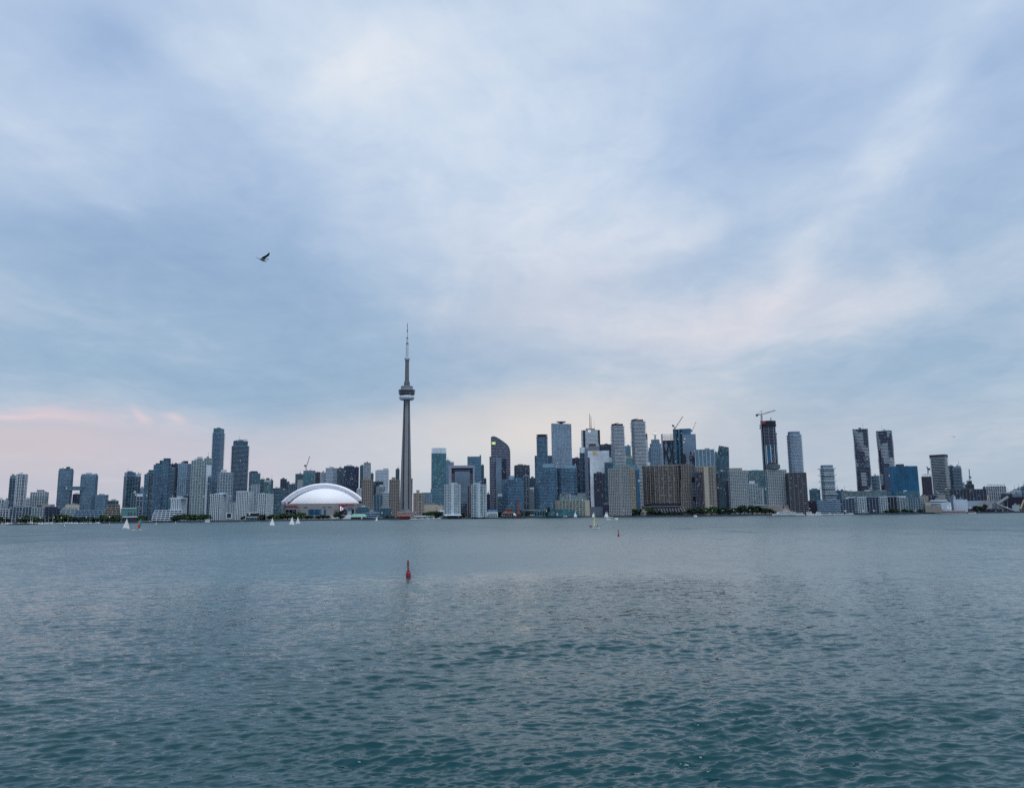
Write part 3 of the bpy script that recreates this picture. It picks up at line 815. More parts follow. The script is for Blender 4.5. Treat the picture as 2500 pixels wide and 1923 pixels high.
T('H', 542, 582, 345, 2500, 'blank_d', 'office_tower', 'dark red granite tower edge behind the taller striped twin', core='redbrown', crown=(430, 'redbrown', 0))
T('H', 545, 584, 432, 2300, 'bands_w', 'office_tower', 'pale grey slim tower below the dark red one')
T('H', 252, 345, 515, 2320, 'bands_b', 'office_tower', 'teal striped tower between the two white striped twins', core='g_teal')
T('H', 258, 388, 690, 2180, 'blank_g', 'office_block', 'low teal-grey roofs between the two white striped twins', core='teal_paint', pents=[(262, 360, 655, 'warm')])
T('H', 584, 612, 595, 2400, 'bands_w', 'office_tower', 'pale sliver left of the stepped stone tower')
T('H', 385, 520, 670, 1900, 'curtain_p', 'office_tower', 'pale mirrored glass tower behind the beige ribbed condo')
T('H', 515, 622, 745, 1910, 'curtain_p', 'office_tower', 'lower pale mirrored wing right of the pale mirrored tower')
T('H', 250, 345, 1100, 1560, 'punch_w', 'apartment_block', 'cream wall with paired windows inside the beige ribbed condo', core='g_ink', slabm='sand', pier='sand')
T('H', 30, 205, 836, 1560, 'piers', 'apartment_tower', 'left wing of the beige ribbed condo by the tour boats', pier='stone', slabm='offwhite', pents=[(100, 190, 800, 'teal_paint')])
T('H', 196, 335, 792, 1555, 'piers', 'apartment_tower', 'taller middle wing of the beige ribbed condo', pier='stone', slabm='offwhite', pents=[(280, 332, 778, 'cyanroof')])
T('H', 328, 400, 815, 1565, 'punch_w', 'apartment_tower', 'cream right wing of the beige ribbed condo', slabm='sand', pier='sand', pents=[(332, 398, 782, 'cyanroof')])
T('H', 396, 466, 850, 1600, 'curtain', 'apartment_tower', 'bright blue glass strip right of the cream wing', core='g_cobalt', pents=[(398, 440, 780, 'cyanroof')])
# --- right of centre
T('I', 20, 104, 640, 1800, 'slabs_d', 'apartment_tower', 'dark rippling balcony tower left of the teal striped box', shape='rbox', wave=lambda p, i, o: grow(p, o * (0.8 + 1.2 * math.sin(i * 0.45))))
T('I', 95, 362, 572, 1800, 'bands_w', 'apartment_tower', 'teal box tower with white stripes and corner posts', core='g_dteal', slabm='blueline', pier='white', pents=[(110, 230, 565, 'dgrey'), (232, 302, 548, 'beige')])
T('I', 356, 412, 610, 1920, 'curtain_s', 'apartment_tower', 'pale teal sliver behind the white striped box tower', core='g_green')
T('I', 398, 565, 880, 1650, 'curtain_dt', 'apartment_tower', 'dark teal tower at the foot of the slanted-top tower')
T('I', 370, 420, 905, 1600, 'curtain_n', 'apartment_block', 'slim dark block right of the beige tower with a blank wall')
T('I', 528, 572, 1005, 1600, 'curtain_n', 'apartment_block', 'slim dark block left of the punched white hotel')
T('I', 565, 832, 862, 1570, 'punch_w', 'hotel', 'left punched white hotel tower with a beige drum crown', shape='cham', dr=0.5, slabm='offwhite', pier='offwhite', pents=[(582, 762, 826, 'beige')])
T('I', 826, 1064, 862, 1800, 'curtain_t', 'apartment_tower', 'teal glass block with a white roof box between the hotel towers', pents=[(888, 998, 850, 'white')], core='g_green')
T('I', 1034, 1096, 930, 1740, 'curtain_t', 'apartment_tower', 'narrow blue-green glass block left of the right hotel tower')
T('I', 840, 978, 1045, 1640, 'pale', 'apartment_tower', 'white framed condo with a plain white box on top', slabm='white', pier='white', pents=[(860, 940, 1004, 'white')])
T('I', 970, 1058, 1115, 1640, 'pale', 'apartment_block', 'lower stepped wing of the white framed condo', slabm='white', pier='white', shape='cham')
T('I', 1382, 1612, 352, 1750, 'slabs_b', 'apartment_tower', 'tall striped tower with a clear glass crown right of the unfinished tower', s=0.30, shape='cham', core='g_sky', crown=(362, 'blank_g', -1), roof=False)
T('J', 455, 736, 892, 1545, 'office', 'office_tower', 'dark grey gridded office tower on the right shore', s=0.14, roof=False)
T('J', 785, 938, 1130, 1900, 'curtain_t', 'office_block', 'teal block behind the low navy shed on the right shore', pents=[(815, 900, 1112, 'grey')])
T('J', 760, 895, 1288, 1560, 'bands', 'office_block', 'low navy block with pale stripes beside the dark grey office tower', core='g_navy', slabm='plum')
T('J', 940, 1132, 830, 1620, 'slabs', 'apartment_tower', 'white striped tower with jutting balconies and a grey cap, alone on the right', s=0.3, core='g_teal',
  wave=lambda p, i, o: grow(p, o * (2.4 if i % 4 == 0 else 0.8)), pents=[(955, 1108, 784, 'bluegrey')], slabm='white')
T('J', 895, 1218, 1282, 1520, 'bands_w', 'office_block', 'long low striped building at the foot of the jutting-balcony tower', s=-0.16, core='g_navy', slabm='balcony')
T('J', 1150, 1246, 1142, 1900, 'curtain', 'office_block', 'small blue block right behind the jutting-balcony tower')
def wavy(ph):
    def f(p, i, o):
        out = []
        for x, y in p:
            t = math.atan2(y, x)
            k = 1.055 + 0.03 * math.sin(3 * t + i * 0.27 + ph) + 0.02 * math.sin(5 * t - i * 0.19 + 2 * ph)
            out.append((x * k, y * k))
        return out
    return f
T('K', 512, 730, 178, 1720, 'slabs_d', 'apartment_tower', 'left rippled dark tower of the tall pair at right', shape='rbox', dr=0.9, wave=wavy(0.5), slabm='bluegrey', core='g_navy', patches=(0.5, 'K'))
T('K', 868, 1100, 205, 1720, 'slabs_d', 'apartment_tower', 'right rippled dark tower of the tall pair, behind the blue cube', shape='rbox', dr=0.9, wave=wavy(2.6), slabm='bluegrey', core='g_navy', patches=(2.6, 'K'))
T('K', 778, 914, 882, 1900, 'slabs', 'apartment_block', 'low round striped block between the rippled towers', shape='round', slabm='balcony')
T('K', 980, 1486, 740, 1580, 'curtain', 'office_block', 'bright cobalt blue glass cube below the right rippled tower', s=0.22, th=35, core='g_cobalt', slabm='g_cobalt', pier='g_cobalt', roof=True)
T('K', 268, 432, 1108, 1860, 'curtain', 'office_block', 'low blue glass block behind the long white terrace')
T('K', 330, 1020, 1112, 1560, 'bands_b', 'office_block', 'long pale glass building behind the chequered quay blocks', core='g_green', slabm='grey', dr=0.2, pents=[(440, 498, 1096, 'white'), (690, 768, 1095, 'white'), (912, 1010, 1102, 'offwhite')])
T('K', 1010, 1508, 1118, 1565, 'curtain_t', 'office_block', 'long dark green glass building below the blue cube', dr=0.2, pents=[(1275, 1330, 1100, 'white')])
for i, (a, b, y, stl, co, sl, lab) in enumerate([
        (310, 440, 1232, 'grid_n', 'g_navy', 'balcony', 'dark quay block at the left end of the chequered row'),
        (440, 532, 1215, 'grid_n', 'g_navy', 'balcony', 'dark quay block second from the left in the chequered row'),
        (530, 578, 1198, 'grid_w', 'g_dark', 'white', 'slim white stair bay in the chequered quay row'),
        (576, 708, 1208, 'grid_w', 'g_green', 'white', 'white framed quay block left of the wide dark one'),
        (708, 896, 1200, 'grid_n', 'g_navy', 'bluegrey', 'wide dark quay block in the middle of the chequered row'),
        (896, 1028, 1200, 'grid_w', 'g_green', 'white', 'white framed quay block in the middle of the chequered row'),
        (1028, 1172, 1198, 'grid_n', 'g_ink', 'plum', 'near-black quay block under the blue cube'),
        (1172, 1218, 1196, 'grid_w', 'g_dark', 'white', 'slim white bay right of the near-black quay block'),
        (1216, 1344, 1208, 'grid', 'g_green', 'offwhite', 'green glass quay block under the blue cube'),
        (1342, 1532, 1218, 'punch_w', 'g_ink', 'blueline', 'dark dotted quay block near the right end of the chequered row'),
        (1530, 1592, 1216, 'grid', 'g_green', 'offwhite', 'short glass block ending the chequered quay row')]):
    T('K', a, b, y, 1470, stl, 'apartment_block', lab, core=co, slabm=sl, pier=('white' if 'white' in lab or 'framed' in lab else None), dr=0.45, roof=False)
T('K', 395, 1310, 1192, 1500, 'blank_w', 'apartment_block', 'long white attic storey set back above the chequered quay row', dr=0.04, roof=False)
# --- far right
T('L', 182, 334, 892, 1920, 'curtain_n', 'office_tower', 'plum-black wrapped tower with scaffold on top left of the dark-crowned tower', core='plum', roof=False)
T('L', 316, 568, 560, 1660, 'slabs', 'apartment_tower', 'big striped tower with a dark overhanging crown at right', s=-0.18, crown=(606, 'dgrey', 1.5), slabm='offwhite', roof=False, core='g_navy')
T('L', 576, 664, 728, 1790, 'condo_n', 'apartment_tower', 'dark navy half of the tower right of the dark-crowned one', dr=1.0)
T('L', 662, 780, 738, 1780, 'slabs', 'apartment_tower', 'pale striped half of the tower right of the dark-crowned one', slabm='balcony', crown=(765, 'grey', 0))
T('L', 776, 834, 985, 1850, 'slabs', 'apartment_block', 'small stepped pale block left of the cone-topped building')
T('L', 830, 980, 1010, 1900, 'curtain_n', 'office_block', 'dark block under the tiered white top with a crane', core='g_dark', pents=[(862, 955, 985, 'offwhite'), (880, 945, 962, 'dgrey'), (865, 950, 948, 'offwhite')])
T('L', 612, 1165, 1085, 1640, 'curtain_n', 'office_block', 'long navy building with scattered white dashes at right', dr=0.3, core='g_dark', pier='offwhite')
T('L', 1115, 1170, 1048, 1850, 'curtain_dt', 'office_block', 'small grey-teal block left of the white unfinished frame')
T('L', 1165, 1462, 1040, 1720, 'grid_w', 'apartment_block', 'white concrete frame building under construction at far right', core='g_dark', roof=False, pier='white')
T('L', 1395, 1580, 1150, 1680, 'blank_d', 'warehouse', 'dark flat warehouse right of the white unfinished frame', core='dgrey')
T('L', 1528, 1700, 1105, 1850, 'bands_w', 'office_block', 'pale low office far behind the sugar sheds at right')
T('L', 1636, 1700, 1062, 1900, 'punch_w', 'apartment_block', 'small white block near the right edge')
T('L', 1694, 1800, 1040, 1750, 'curtain', 'office_block', 'blue glass block cut by the right edge of the picture')
T('L', 1560, 1700, 1150, 1660, 'blank_g', 'warehouse', 'grey shed with a pale wall near the right edge')
T('L', 150, 290, 1182, 1500, 'blank_s', 'warehouse', 'beige industrial block right of the chequered quay row', core='warm')
T('L', 270, 420, 1180, 1520, 'curtain_n', 'office_block', 'small dark office beside the beige industrial block')
T('L', 435, 545, 1168, 1490, 'blank_g', 'silo', 'grey-beige windowless silo block under the dark-crowned tower', core='warm')
T('L', 318, 570, 1245, 1470, 'bands_w', 'warehouse', 'white roofed warehouse with a dark open front at right', slabm='white', dr=0.4)
T('L', 238, 330, 1280, 1460, 'blank_s', 'warehouse', 'low cream shed below the beige industrial block')
T('L', 478, 632, 1282, 1450, 'blank_w', 'warehouse', 'plain bright white warehouse block at right', s=-0.12)
T('L', 240, 480, 1335, 1440, 'blank_g', 'warehouse', 'low grey quay shed left of the bright white warehouse', core='warm')
T('L', 606, 668, 1195, 1520, 'blank_d', 'silo', 'dark green-grey tower block between the white warehouses', core='bluegrey')
T('L', 664, 878, 1240, 1460, 'blank_w', 'warehouse', 'white block with three rows of slot windows at right', core='white', s=-0.06)
T('L', 640, 700, 1190, 1600, 'blank_w', 'warehouse', 'tiny white block on the dark roofs at right')
T('L', 1252, 1330, 1292, 1450, 'blank_g', 'warehouse', 'small grey hopper house under the conveyor', core='grey')
T('L', 1560, 1674, 1322, 1440, 'blank_w', 'warehouse', 'white box building near the right edge quay', core='offwhite')
T('L', 1380, 1800, 1200, 1560, 'blank_d', 'warehouse', 'broad dark shed along the right edge', core='navy', dr=0.3)
T('L', 870, 1400, 1380, 1445, 'bands', 'warehouse', 'long low dark quay shed with a pale strip at right', core='g_navy', slabm='dgrey', dr=0.1, roof=False)
# ------------------------------------------------------------------ needle tower
def needle_tower():
    d = ray(992.5, 789)
    Y = (553.0 + GROUND - CAM_H) / d.z * d.y
    base = at(990.5, 1245, Y)
    root = empty('observation_tower', (base.x, Y, GROUND), -math.atan2(base.x, Y) + R(62))
    tag(root, 'very tall grey concrete needle tower with a round pod and antenna', 'tower')
    mpp = Y / F                                   # metres per picture unit
    def yz(y): return AT('D', 905, (y - 1020) * 6, Y).z - GROUND
    z_pod = yz(972)
    # three tapering wings round a hexagonal core
    def ring(z):
        t = z / z_pod
        rw = 10.4 * (1 - t) ** 1.05 + 7.2
        return rw
    nz = 26
    for k in range(3):
        m = MB(); rows = []
        for i in range(nz + 1):
            z = z_pod * i / nz; r = ring(z); hw = 5.3 + 0.7 * (1 - i / nz)
            a = R(90) + k * R(120); c, s = math.cos(a), math.sin(a)
            rows.append([(c * q[0] - s * q[1], s * q[0] + c * q[1], z) for q in ((1.0, -hw), (r, -hw * 0.9), (r, hw * 0.9), (1.0, hw))])
        b0 = len(m.v)
        for rr_ in rows: m.v += rr_
        for i in range(nz):
            for j in range(4):
                q = (j + 1) % 4
                m.f.append((b0 + i * 4 + j, b0 + i * 4 + q, b0 + i * 4 + 4 + q, b0 + i * 4 + 4 + j))
        m.build('wing', 'tower_concrete', root)
    m = MB()
    for i in range(nz):
        z0, z1 = z_pod * i / nz, z_pod * (i + 1) / nz
        r0 = 6.6 + 2.0 * (1 - i / nz)
        r1 = 6.6 + 2.0 * (1 - (i + 1) / nz)
        hexa = lambda r: [(r * math.cos(R(30 + 60 * q)), r * math.sin(R(30 + 60 * q))) for q in range(6)]
        m.prism(hexa(r0), z0, z1, caps=False, top=[(x, y, z1) for x, y in hexa(r1)])
    m.build('core_shaft', 'tower_dark', root)
    for k in range(3):                            # recessed lift tracks
        a = R(30 + 120 * k); c, s = math.cos(a), math.sin(a)
        m = MB()
        for i in range(nz):
            z0, z1 = z_pod * i / nz, z_pod * (i + 1) / nz
            r = 7.6 + 2.2 * (1 - i / nz)
            m.bar((c * r, s * r, z0), (c * (r - 2.2 / nz), s * (r - 2.2 / nz), z1), 1.1, 4)
        m.build('lift_track', 'tower_dark', root)
    # pod
    r1 = lambda px: px * mpp / 2
    zr = [yz(y) for y in (976, 966, 963, 955, 952)]
    m = MB(); tor = []
    zt, rt = (yz(976.5) + yz(965)) / 2, (yz(965) - yz(976.5)) / 2
    for i in range(13):
        t = -math.pi / 2 + math.pi * i / 12
        tor.append((r1(27) + (r1(38) - r1(27)) * math.cos(t), zt + rt * math.sin(t)))
    m.lathe(tor, 40).build('radome_ring', 'white', root, smooth=True)
    dark = [(966, 30), (962.5, 38), (957, 39.5), (953, 40)]
    MB().lathe([(r1(w), yz(y)) for y, w in dark], 40).build('pod_glazing', 'g_ink', root)
    for y, w in ((962.4, 39), (958.8, 40), (955.0, 40.6), (952.8, 40.6)):
        z = yz(y); MB().lathe([(r1(w) - 2, z - 0.5), (r1(w) + 0.3, z - 0.5), (r1(w) + 0.3, z + 0.55), (r1(w) - 2, z + 0.55)], 40).build('pod_floor', 'grey', root)
    MB().lathe([(r1(38), yz(953)), (r1(37), yz(951.5)), (r1(30), yz(951.2))], 40).build('pod_terrace', 'grey', root)
    MB().lathe([(r1(29), yz(952.5)), (r1(29), yz(948.4))], 32).build('upper_drum', 'offwhite', root)
    MB().lathe([(r1(29.4), yz(948.4)), (r1(29.4), yz(947.3))], 32).build('upper_band', 'dgrey', root)
    MB().lathe([(r1(29), yz(947.3)), (r1(29), yz(944.4)), (r1(26), yz(943.4))], 32).build('pod_roof', 'grey', root)
    mm = MB()
    for i in range(20):
        a = 2 * math.pi * i / 20; rr_ = r1(27)
        mm.box(rr_ * math.cos(a) - 0.6, rr_ * math.cos(a) + 0.6, rr_ * math.sin(a) - 0.6, rr_ * math.sin(a) + 0.6, yz(944), yz(942.6))
    mm.build('roof_units', 'grey', root, kind='stuff')
    hexp = lambda r: [(r * math.cos(R(60 * q)), r * math.sin(R(60 * q))) for q in range(6)]
    MB().prism(hexp(r1(14.5)), yz(944), yz(936.5)).build('shaft_collar', 'midgrey', root)
    for k in range(6):
        a = R(60 * k + 30); rr_ = r1(11.5)
        MB().box(rr_ * math.cos(a) - 1.7, rr_ * math.cos(a) + 1.7, rr_ * math.sin(a) - 1.7, rr_ * math.sin(a) + 1.7, yz(937), yz(931.8)).build('buttress', 'grey', root)
    MB().prism(hexp(r1(10.4)), yz(938), yz(879), top=[(x, y, yz(879)) for x, y in hexp(r1(9.4))]).build('upper_shaft', 'midgrey', root)
    MB().lathe([(r1(9), yz(881)), (r1(12.6), yz(879)), (r1(13.4), yz(876.5)), (r1(12), yz(873.6)), (r1(7), yz(873))], 28).build('space_deck', 'offwhite', root, smooth=True)
    for nm, y0, y1, w0, w1, mt in (('antenna_base', 873, 839.5, 7.2, 6.4, 'white'), ('antenna_joint', 840, 837, 7.4, 4.8, 'black'), ('antenna_middle', 837, 826.5, 4.6, 4.2, 'white'),
                                   ('antenna_joint', 826.5, 823.5, 5.0, 3.0, 'black'), ('antenna_upper', 823.5, 810, 2.4, 2.2, 'white'), ('antenna_joint', 810, 807, 2.9, 2.9, 'black'),
                                   ('antenna_upper', 807, 796, 1.9, 1.7, 'steel'), ('antenna_tip', 796, 788.5, 1.7, 0.8, 'black')):
        MB().bar((0, 0, yz(y0)), (0, 0, yz(y1)), r1(w0), 10, r1(w1)).build(nm, mt, root)
    MB().box(-24, -6, -22, 2, 0, yz(1243)).build('entrance_building', 'tower_concrete', root)
needle_tower()

# ------------------------------------------------------------------ domed stadium
def stadium():
    Y = 1850.0
    S = Site('C', 765, 1962, 1222, Y)
    k = Y / F / 6.0                       # metres per surveyed unit
    cx0 = 1395.0
    root = empty('stadium', (AT('C', cx0, 1260, Y).x, Y, GROUND), -math.atan2(AT('C', cx0, 1260, Y).x, Y) * 0.6)
    tag(root, 'huge white domed stadium with an arched retractable roof and grey walls', 'stadium')
    zz = lambda y: AT('C', cx0, y, Y).z - GROUND
    lx = lambda x: (x - cx0) * k
    z0 = zz(1258)
    seg = lambda u, a, b: (math.sqrt(max(0.0, ((a * a + b * b) / (2 * b)) ** 2 - (u * a) ** 2)) - ((a * a + b * b) / (2 * b) - b)) / b   # circular arc, 0..1
    # dome: front quarter shell
    def shell(a, b, c, zb, ns, nt, sx0=0.0):
        pts = []; fs = []
        for i in range(nt + 1):
            u = -math.cos(math.pi * i / nt); hgt = seg(u, a, b)
            for j in range(ns + 1):
                s = (math.pi / 2) * j / ns
                pts.append((sx0 + a * u, -c * hgt * math.cos(s) ** 0.9, zb + b * hgt * math.sin(s)))
        for i in range(nt):
            for j in range(ns):
                q = i * (ns + 1) + j
                fs.append((q, q + ns + 1, q + ns + 2, q + 1))
        return pts, fs
    inA, inB = (1895 - 893) / 2 * k, (1258 - 1036) * k
    cxi = lx((1895 + 893) / 2)
    p, f = shell(inA, inB, 60.0, z0, 24, 72, cxi)
    q = MB(); q.tri_sheet(p, f); dome = q.build('front_dome', 'roof_white', root, smooth=True)
    # arch: sloping white rim, fascia with its shade painted in lavender, vault behind
    N = 72
    oA, oB, zo = (1968 - 768) / 2 * k, (1222 - 956) * k, zz(1222)
    rA, rB = oA - 34 * k, oB - 22 * k
    fA, fB = oA - 118 * k, oB - 76 * k
    arc = lambda a, b, yy, z: [(lx(1368) - a * math.cos(math.pi * i / N), yy, z + b * seg(-math.cos(math.pi * i / N), a, b)) for i in range(N + 1)]
    def strip(name, A_, B_, mat, smooth=True):
        m = MB(); n = len(A_)
        m.tri_sheet(A_ + B_, [(i, i + 1, n + i + 1, n + i) for i in range(n - 1)])
        return m.build(name, mat, root, smooth)
    rim_f = arc(rA, rB, 2.0, zo); rim_b = arc(oA, oB, 16.0, zo); back = arc(oA * 0.98, oB * 0.97, 95.0, zo)
    fas = arc(fA, fB, 6.0, zo)
    strip('roof_rim', rim_f, rim_b, 'roof_white')
    strip('roof_vault', rim_b, back, 'roof_white')
    strip('roof_fascia', fas, rim_f, 'roof_lav')
    gut0 = arc(fA, fB, 5.6, zo); gut1 = arc(fA - 1.8, fB - 1.2, 5.2, zo)
    strip('roof_gutter', gut1, gut0, 'offwhite')
    inner = arc(inA, inB * 0.985, -0.5, z0 + 0.3)
    strip('roof_soffit', inner, gut1, 'roof_white')
    pb, fb = shell(oA * 0.98, oB * 0.97, -70.0, zo, 10, 36, lx(1368))
    q = MB(); q.tri_sheet([(x, y + 95.0, z) for x, y, z in pb], fb); q.build('rear_dome', 'roof_white', root, smooth=True)
    # drum walls
    wz = zz(1256)
    front = [(lx(738), 0), (lx(800), -34), (lx(900), -58), (lx(1400), -64), (lx(1880), -58), (lx(1960), -34), (lx(2000), 0), (lx(2000), 150), (lx(738), 150)]
    MB().prism(front, 0, wz).build('wall', 'stadium_wall', root)
    def fy(x):
        for (x0, y0), (x1, y1) in zip(front, front[1:]):
            if x0 <= x <= x1: return y0 + (y1 - y0) * (x - x0) / (x1 - x0)
        return -58
    def slab(name, xa, xb, ya, yb, mat, out=0.4, parent=None):
        x0, x1 = lx(xa), lx(xb)
        m = MB(); oy0, oy1 = fy(x0), fy(x1)
        m.prism([(x0, oy0 - out), (x1, oy1 - out), (x1, oy1 + 0.8), (x0, oy0 + 0.8)], zz(yb), zz(ya))
        return m.build(name, mat, parent or root)
    slab('ledge', 860, 1880, 1296, 1301, 'grey', 1.0); slab('ledge', 742, 1980, 1254, 1264, 'stadium_wall', 1.4)
    slab('ledge', 742, 880, 1300, 1306, 'tan', 0.8)
    for xa, xb in ((900, 946), (950, 996), (1000, 1046), (1212, 1288), (1292, 1372), (1376, 1456), (1630, 1686), (1690, 1738), (1786, 1836)):
        yb = 1402 if xb < 1100 else 1418
        w = slab('window', xa, xb, 1340, yb, 'g_cobalt' if 1200 < xa < 1400 else 'g_navy', 0.25)
    for xa in (897, 947, 997, 1046, 1208, 1289, 1373, 1456): slab('window_post', xa, xa + 2.4, 1338, 1420 if xa > 1100 else 1404, 'offwhite', 0.9)
    for xa, xb in ((1050, 1108), (1566, 1632)):
        for y in (1350, 1364, 1378): slab('vent_slot', xa, xb, y, y + 5, 'dgrey', 0.15)
    for xa, xb in ((1040, 1085), (1150, 1200), (1410, 1450), (1480, 1530)): slab('vent_slot', xa, xb, 1301.5, 1309, 'tan', 1.05)
    for i, (xa, xb, y0, y1) in enumerate(((898, 1056, 1268, 1294), (1634, 1832, 1256, 1283))):
        sg = slab('sign_board', xa, xb, y0, y1, 'signred', 2.2)
        sg['label'] = 'red sign board with white lettering'
        xm = lx((xa + xb) / 2)
        ya_, yb_ = fy(lx(xa)), fy(lx(xb)); ang = math.atan2(yb_ - ya_, lx(xb) - lx(xa))
        text_part('ROGERS CENTRE', 3.1 if i == 0 else 3.9, 'white', sg, (xm + 2.5 * math.sin(ang), (ya_ + yb_) / 2 - 2.5, zz((y0 + y1) / 2)), rot=(R(90), 0, ang), depth=0.15)
    sc = slab('video_screen', 1642, 1692, 1296, 1366, 'black', 3.0)
    slab('screen_picture', 1648, 1664, 1300, 1362, 'screen', 3.2, sc); slab('screen_picture', 1668, 1676, 1312, 1350, 'signred', 3.2, sc); slab('screen_picture', 1677, 1688, 1316, 1352, 'screen', 3.2, sc)
    MB().prism([(lx(775), -22), (lx(905), -61), (lx(905), -40), (lx(800), 0)], zz(1268), zz(1226)).build('roof_track', 'roof_lav', root)
    MB().bar((lx(898), -62, zz(1232)), (lx(838), -54, zz(1336)), 1.3, 6).build('track_strut', 'offwhite', root)
stadium()

# ------------------------------------------------------------------ tower with a curved pointed top (green bank square)
def pointed_tower():
    Y = 2000.0
    S = Site('F', 985, 1278, 480, Y)
    root = empty('office_tower', (S.x, S.y, GROUND), S.rz)
    tag(root, 'purple-dark striped tower with a curved pointed top and lit green square', 'building')
    lx = lambda x, y: S.lx(x, y); S.xm = 1130
    z = lambda y: S.z(y)
    W = S.w; D = W * 0.7
    # outline of the front, from the survey: left edge, curved right edge
    right = [(1278, 520), (1272, 480), (1255, 440), (1225, 405), (1180, 370), (1130, 335), (1080, 305), (1048, 290), (1020, 285), (1003, 292), (995, 315)]
    prof = [(lx(x, y), z(y)) for x, y in right]
    xl = lx(988, 480); xr = lx(1280, 520)
    def width_at(zz_):
        if zz_ <= prof[0][1]: return xl, xr
        for (xa, za), (xb, zb) in zip(prof[:9], prof[1:9]):
            if za <= zz_ <= zb: return xl, xa + (xb - xa) * (zz_ - za) / max(1e-6, zb - za)
        return xl, lx(1010, 290)
    fl = 4.1; n = int(prof[8][1] / fl)
    core, slabs = MB(), MB()
    for i in range(n):
        a, b = width_at(i * fl + fl); 
        if b - a < 3: continue
        a0, b0 = width_at(i * fl)
        core.prism([(a0 + 0.4, -D / 2), (b0 - 0.4, -D / 2), (b0 - 0.4, D / 2), (a0 + 0.4, D / 2)], i * fl, i * fl + fl,
                   top=[(a + 0.4, -D / 2, i * fl + fl), (b - 0.4, -D / 2, i * fl + fl), (b - 0.4, D / 2, i * fl + fl), (a + 0.4, D / 2, i * fl + fl)])
        slabs.box(a, b, -D / 2 - 0.5, D / 2 + 0.5, i * fl + fl - 1.55, i * fl + fl)
    core.build('wall', 'g_navy', root); slabs.build('window_bands', 'lavgrey', root, kind='stuff')
    cap = [(p_[0], p_[1]) for p_ in prof] + [(xl, z(330))]
    m = MB(); nn = len(cap)
    for i in range(nn - 1):
        (xa, za), (xb, zb) = cap[i], cap[i + 1]
        k = len(m.v); m.v += [(xa, -D / 2 - 0.7, za), (xb, -D / 2 - 0.7, zb), (xb, D / 2 + 0.7, zb), (xa, D / 2 + 0.7, za)]; m.f.append((k, k + 3, k + 2, k + 1))
    m.build('roof_edge', 'bluegrey', root)
    zf = z(622)
    a, b = lx(1062, 622), lx(1148, 622); c = lx(1214, 622)
    MB().box(a, b, -D / 2 - 9.0, -D / 2 + 1, 0, zf).build('bay_front', 'g_panel', root)
    MB().box(b, c, -D / 2 - 4.0, -D / 2 + 1, 0, z(628)).build('bay_side', 'g_dark', root)
    sq = MB().box(lx(1000, 395), lx(1058, 395), -D / 2 - 1.4, -D / 2, z(413), z(374)).build('sign_board', 'sign_green', root)
    sq['label'] = 'lit yellow-green square sign with white letters'
    text_part('TD', 4.6, 'lamp', sq, ((lx(1000, 395) + lx(1058, 395)) / 2, -D / 2 - 1.6, z(393)))
    MB().box(lx(970, 1300), xl, -D / 2 + 4, D / 2, 0, z(590)).build('side_wing', 'bluegrey', root)
pointed_tower()

# ------------------------------------------------------------------ square arch office
def square_arch():
    Y = 1820.0
    S = Site('D', 1535, 1912, 700, Y); S.xm = 1720
    root = empty('office_tower', (S.x, S.y, GROUND), S.rz)
    tag(root, 'lavender-grey square arch office with dark recess and blue glass panel', 'building')
    lx, z = S.lx, S.z; D = 30.0
    X = [lx(x, 850) for x in (1535, 1575, 1622, 1842, 1886, 1912)]
    top = z(700)
    MB().box(X[0], X[1], -D / 2, D / 2, 0, top).build('pillar', 'lavgrey', root)
    MB().box(X[4], X[5], -D / 2, D / 2, 0, top).build('pillar', 'lavgrey', root)
    MB().box(X[1], X[4], -D / 2, D / 2, z(738), top).build('lintel', 'lavgrey', root)
    MB().box(X[1], X[4], -D / 2 + 5, D / 2, 0, z(738)).build('recess_wall', 'plum', root)
    MB().box(X[2], X[3], -D / 2 - 1.5, -D / 2 + 5, 0, z(786)).build('glass_panel', 'g_panel', root)
    m = MB()
    fl = 4.2
    for i in range(int(z(790) / fl)):
        for (a, b) in ((X[1], X[2]), (X[3], X[4])):
            m.box(a, b, -D / 2 + 3.6, -D / 2 + 5.2, i * fl, i * fl + 1.4)
    for q in range(12):
        pass
    m.box(X[1], X[4], -D / 2 + 3.4, -D / 2 + 5.2, z(772), z(766)); m.build('window_bands', 'lavgrey', root, kind='stuff')
square_arch()

# ------------------------------------------------------------------ skybridge between the left twins
def skybridge():
    a = AT('A', 945, 1008, 1690); b = AT('A', 1202, 1060, 1690)
    m = (a + b) / 2; phi = math.atan2(m.x, m.y)
    f_ = 1 - 14 / 1690; root = empty('sky_bridge', (m.x * f_, m.y * f_, min(a.z, b.z)), -phi)
    tag(root, 'glazed skybridge joining the two rounded teal towers at left', 'bridge')
    w = (b.x - a.x) * math.cos(phi) / 2; h = a.z - b.z
    MB().box(-w, w, -6, 6, 0.8, h - 1.0).build('glazing', 'g_teal', root)
    MB().box(-w - 0.8, w + 0.8, -6.6, 6.6, 0, 0.9).build('deck', 'bluegrey', root)
    MB().box(-w - 0.8, w + 0.8, -6.8, 6.8, h - 1.1, h).build('roof', 'blueline', root)
    m = MB()
    for i in range(15): m.box(-w + i * 2 * w / 14 - 0.2, -w + i * 2 * w / 14 + 0.2, -6.3, 6.3, 0.9, h - 1.1)
    m.build('mullions', 'blueline', root, kind='stuff')
skybridge()

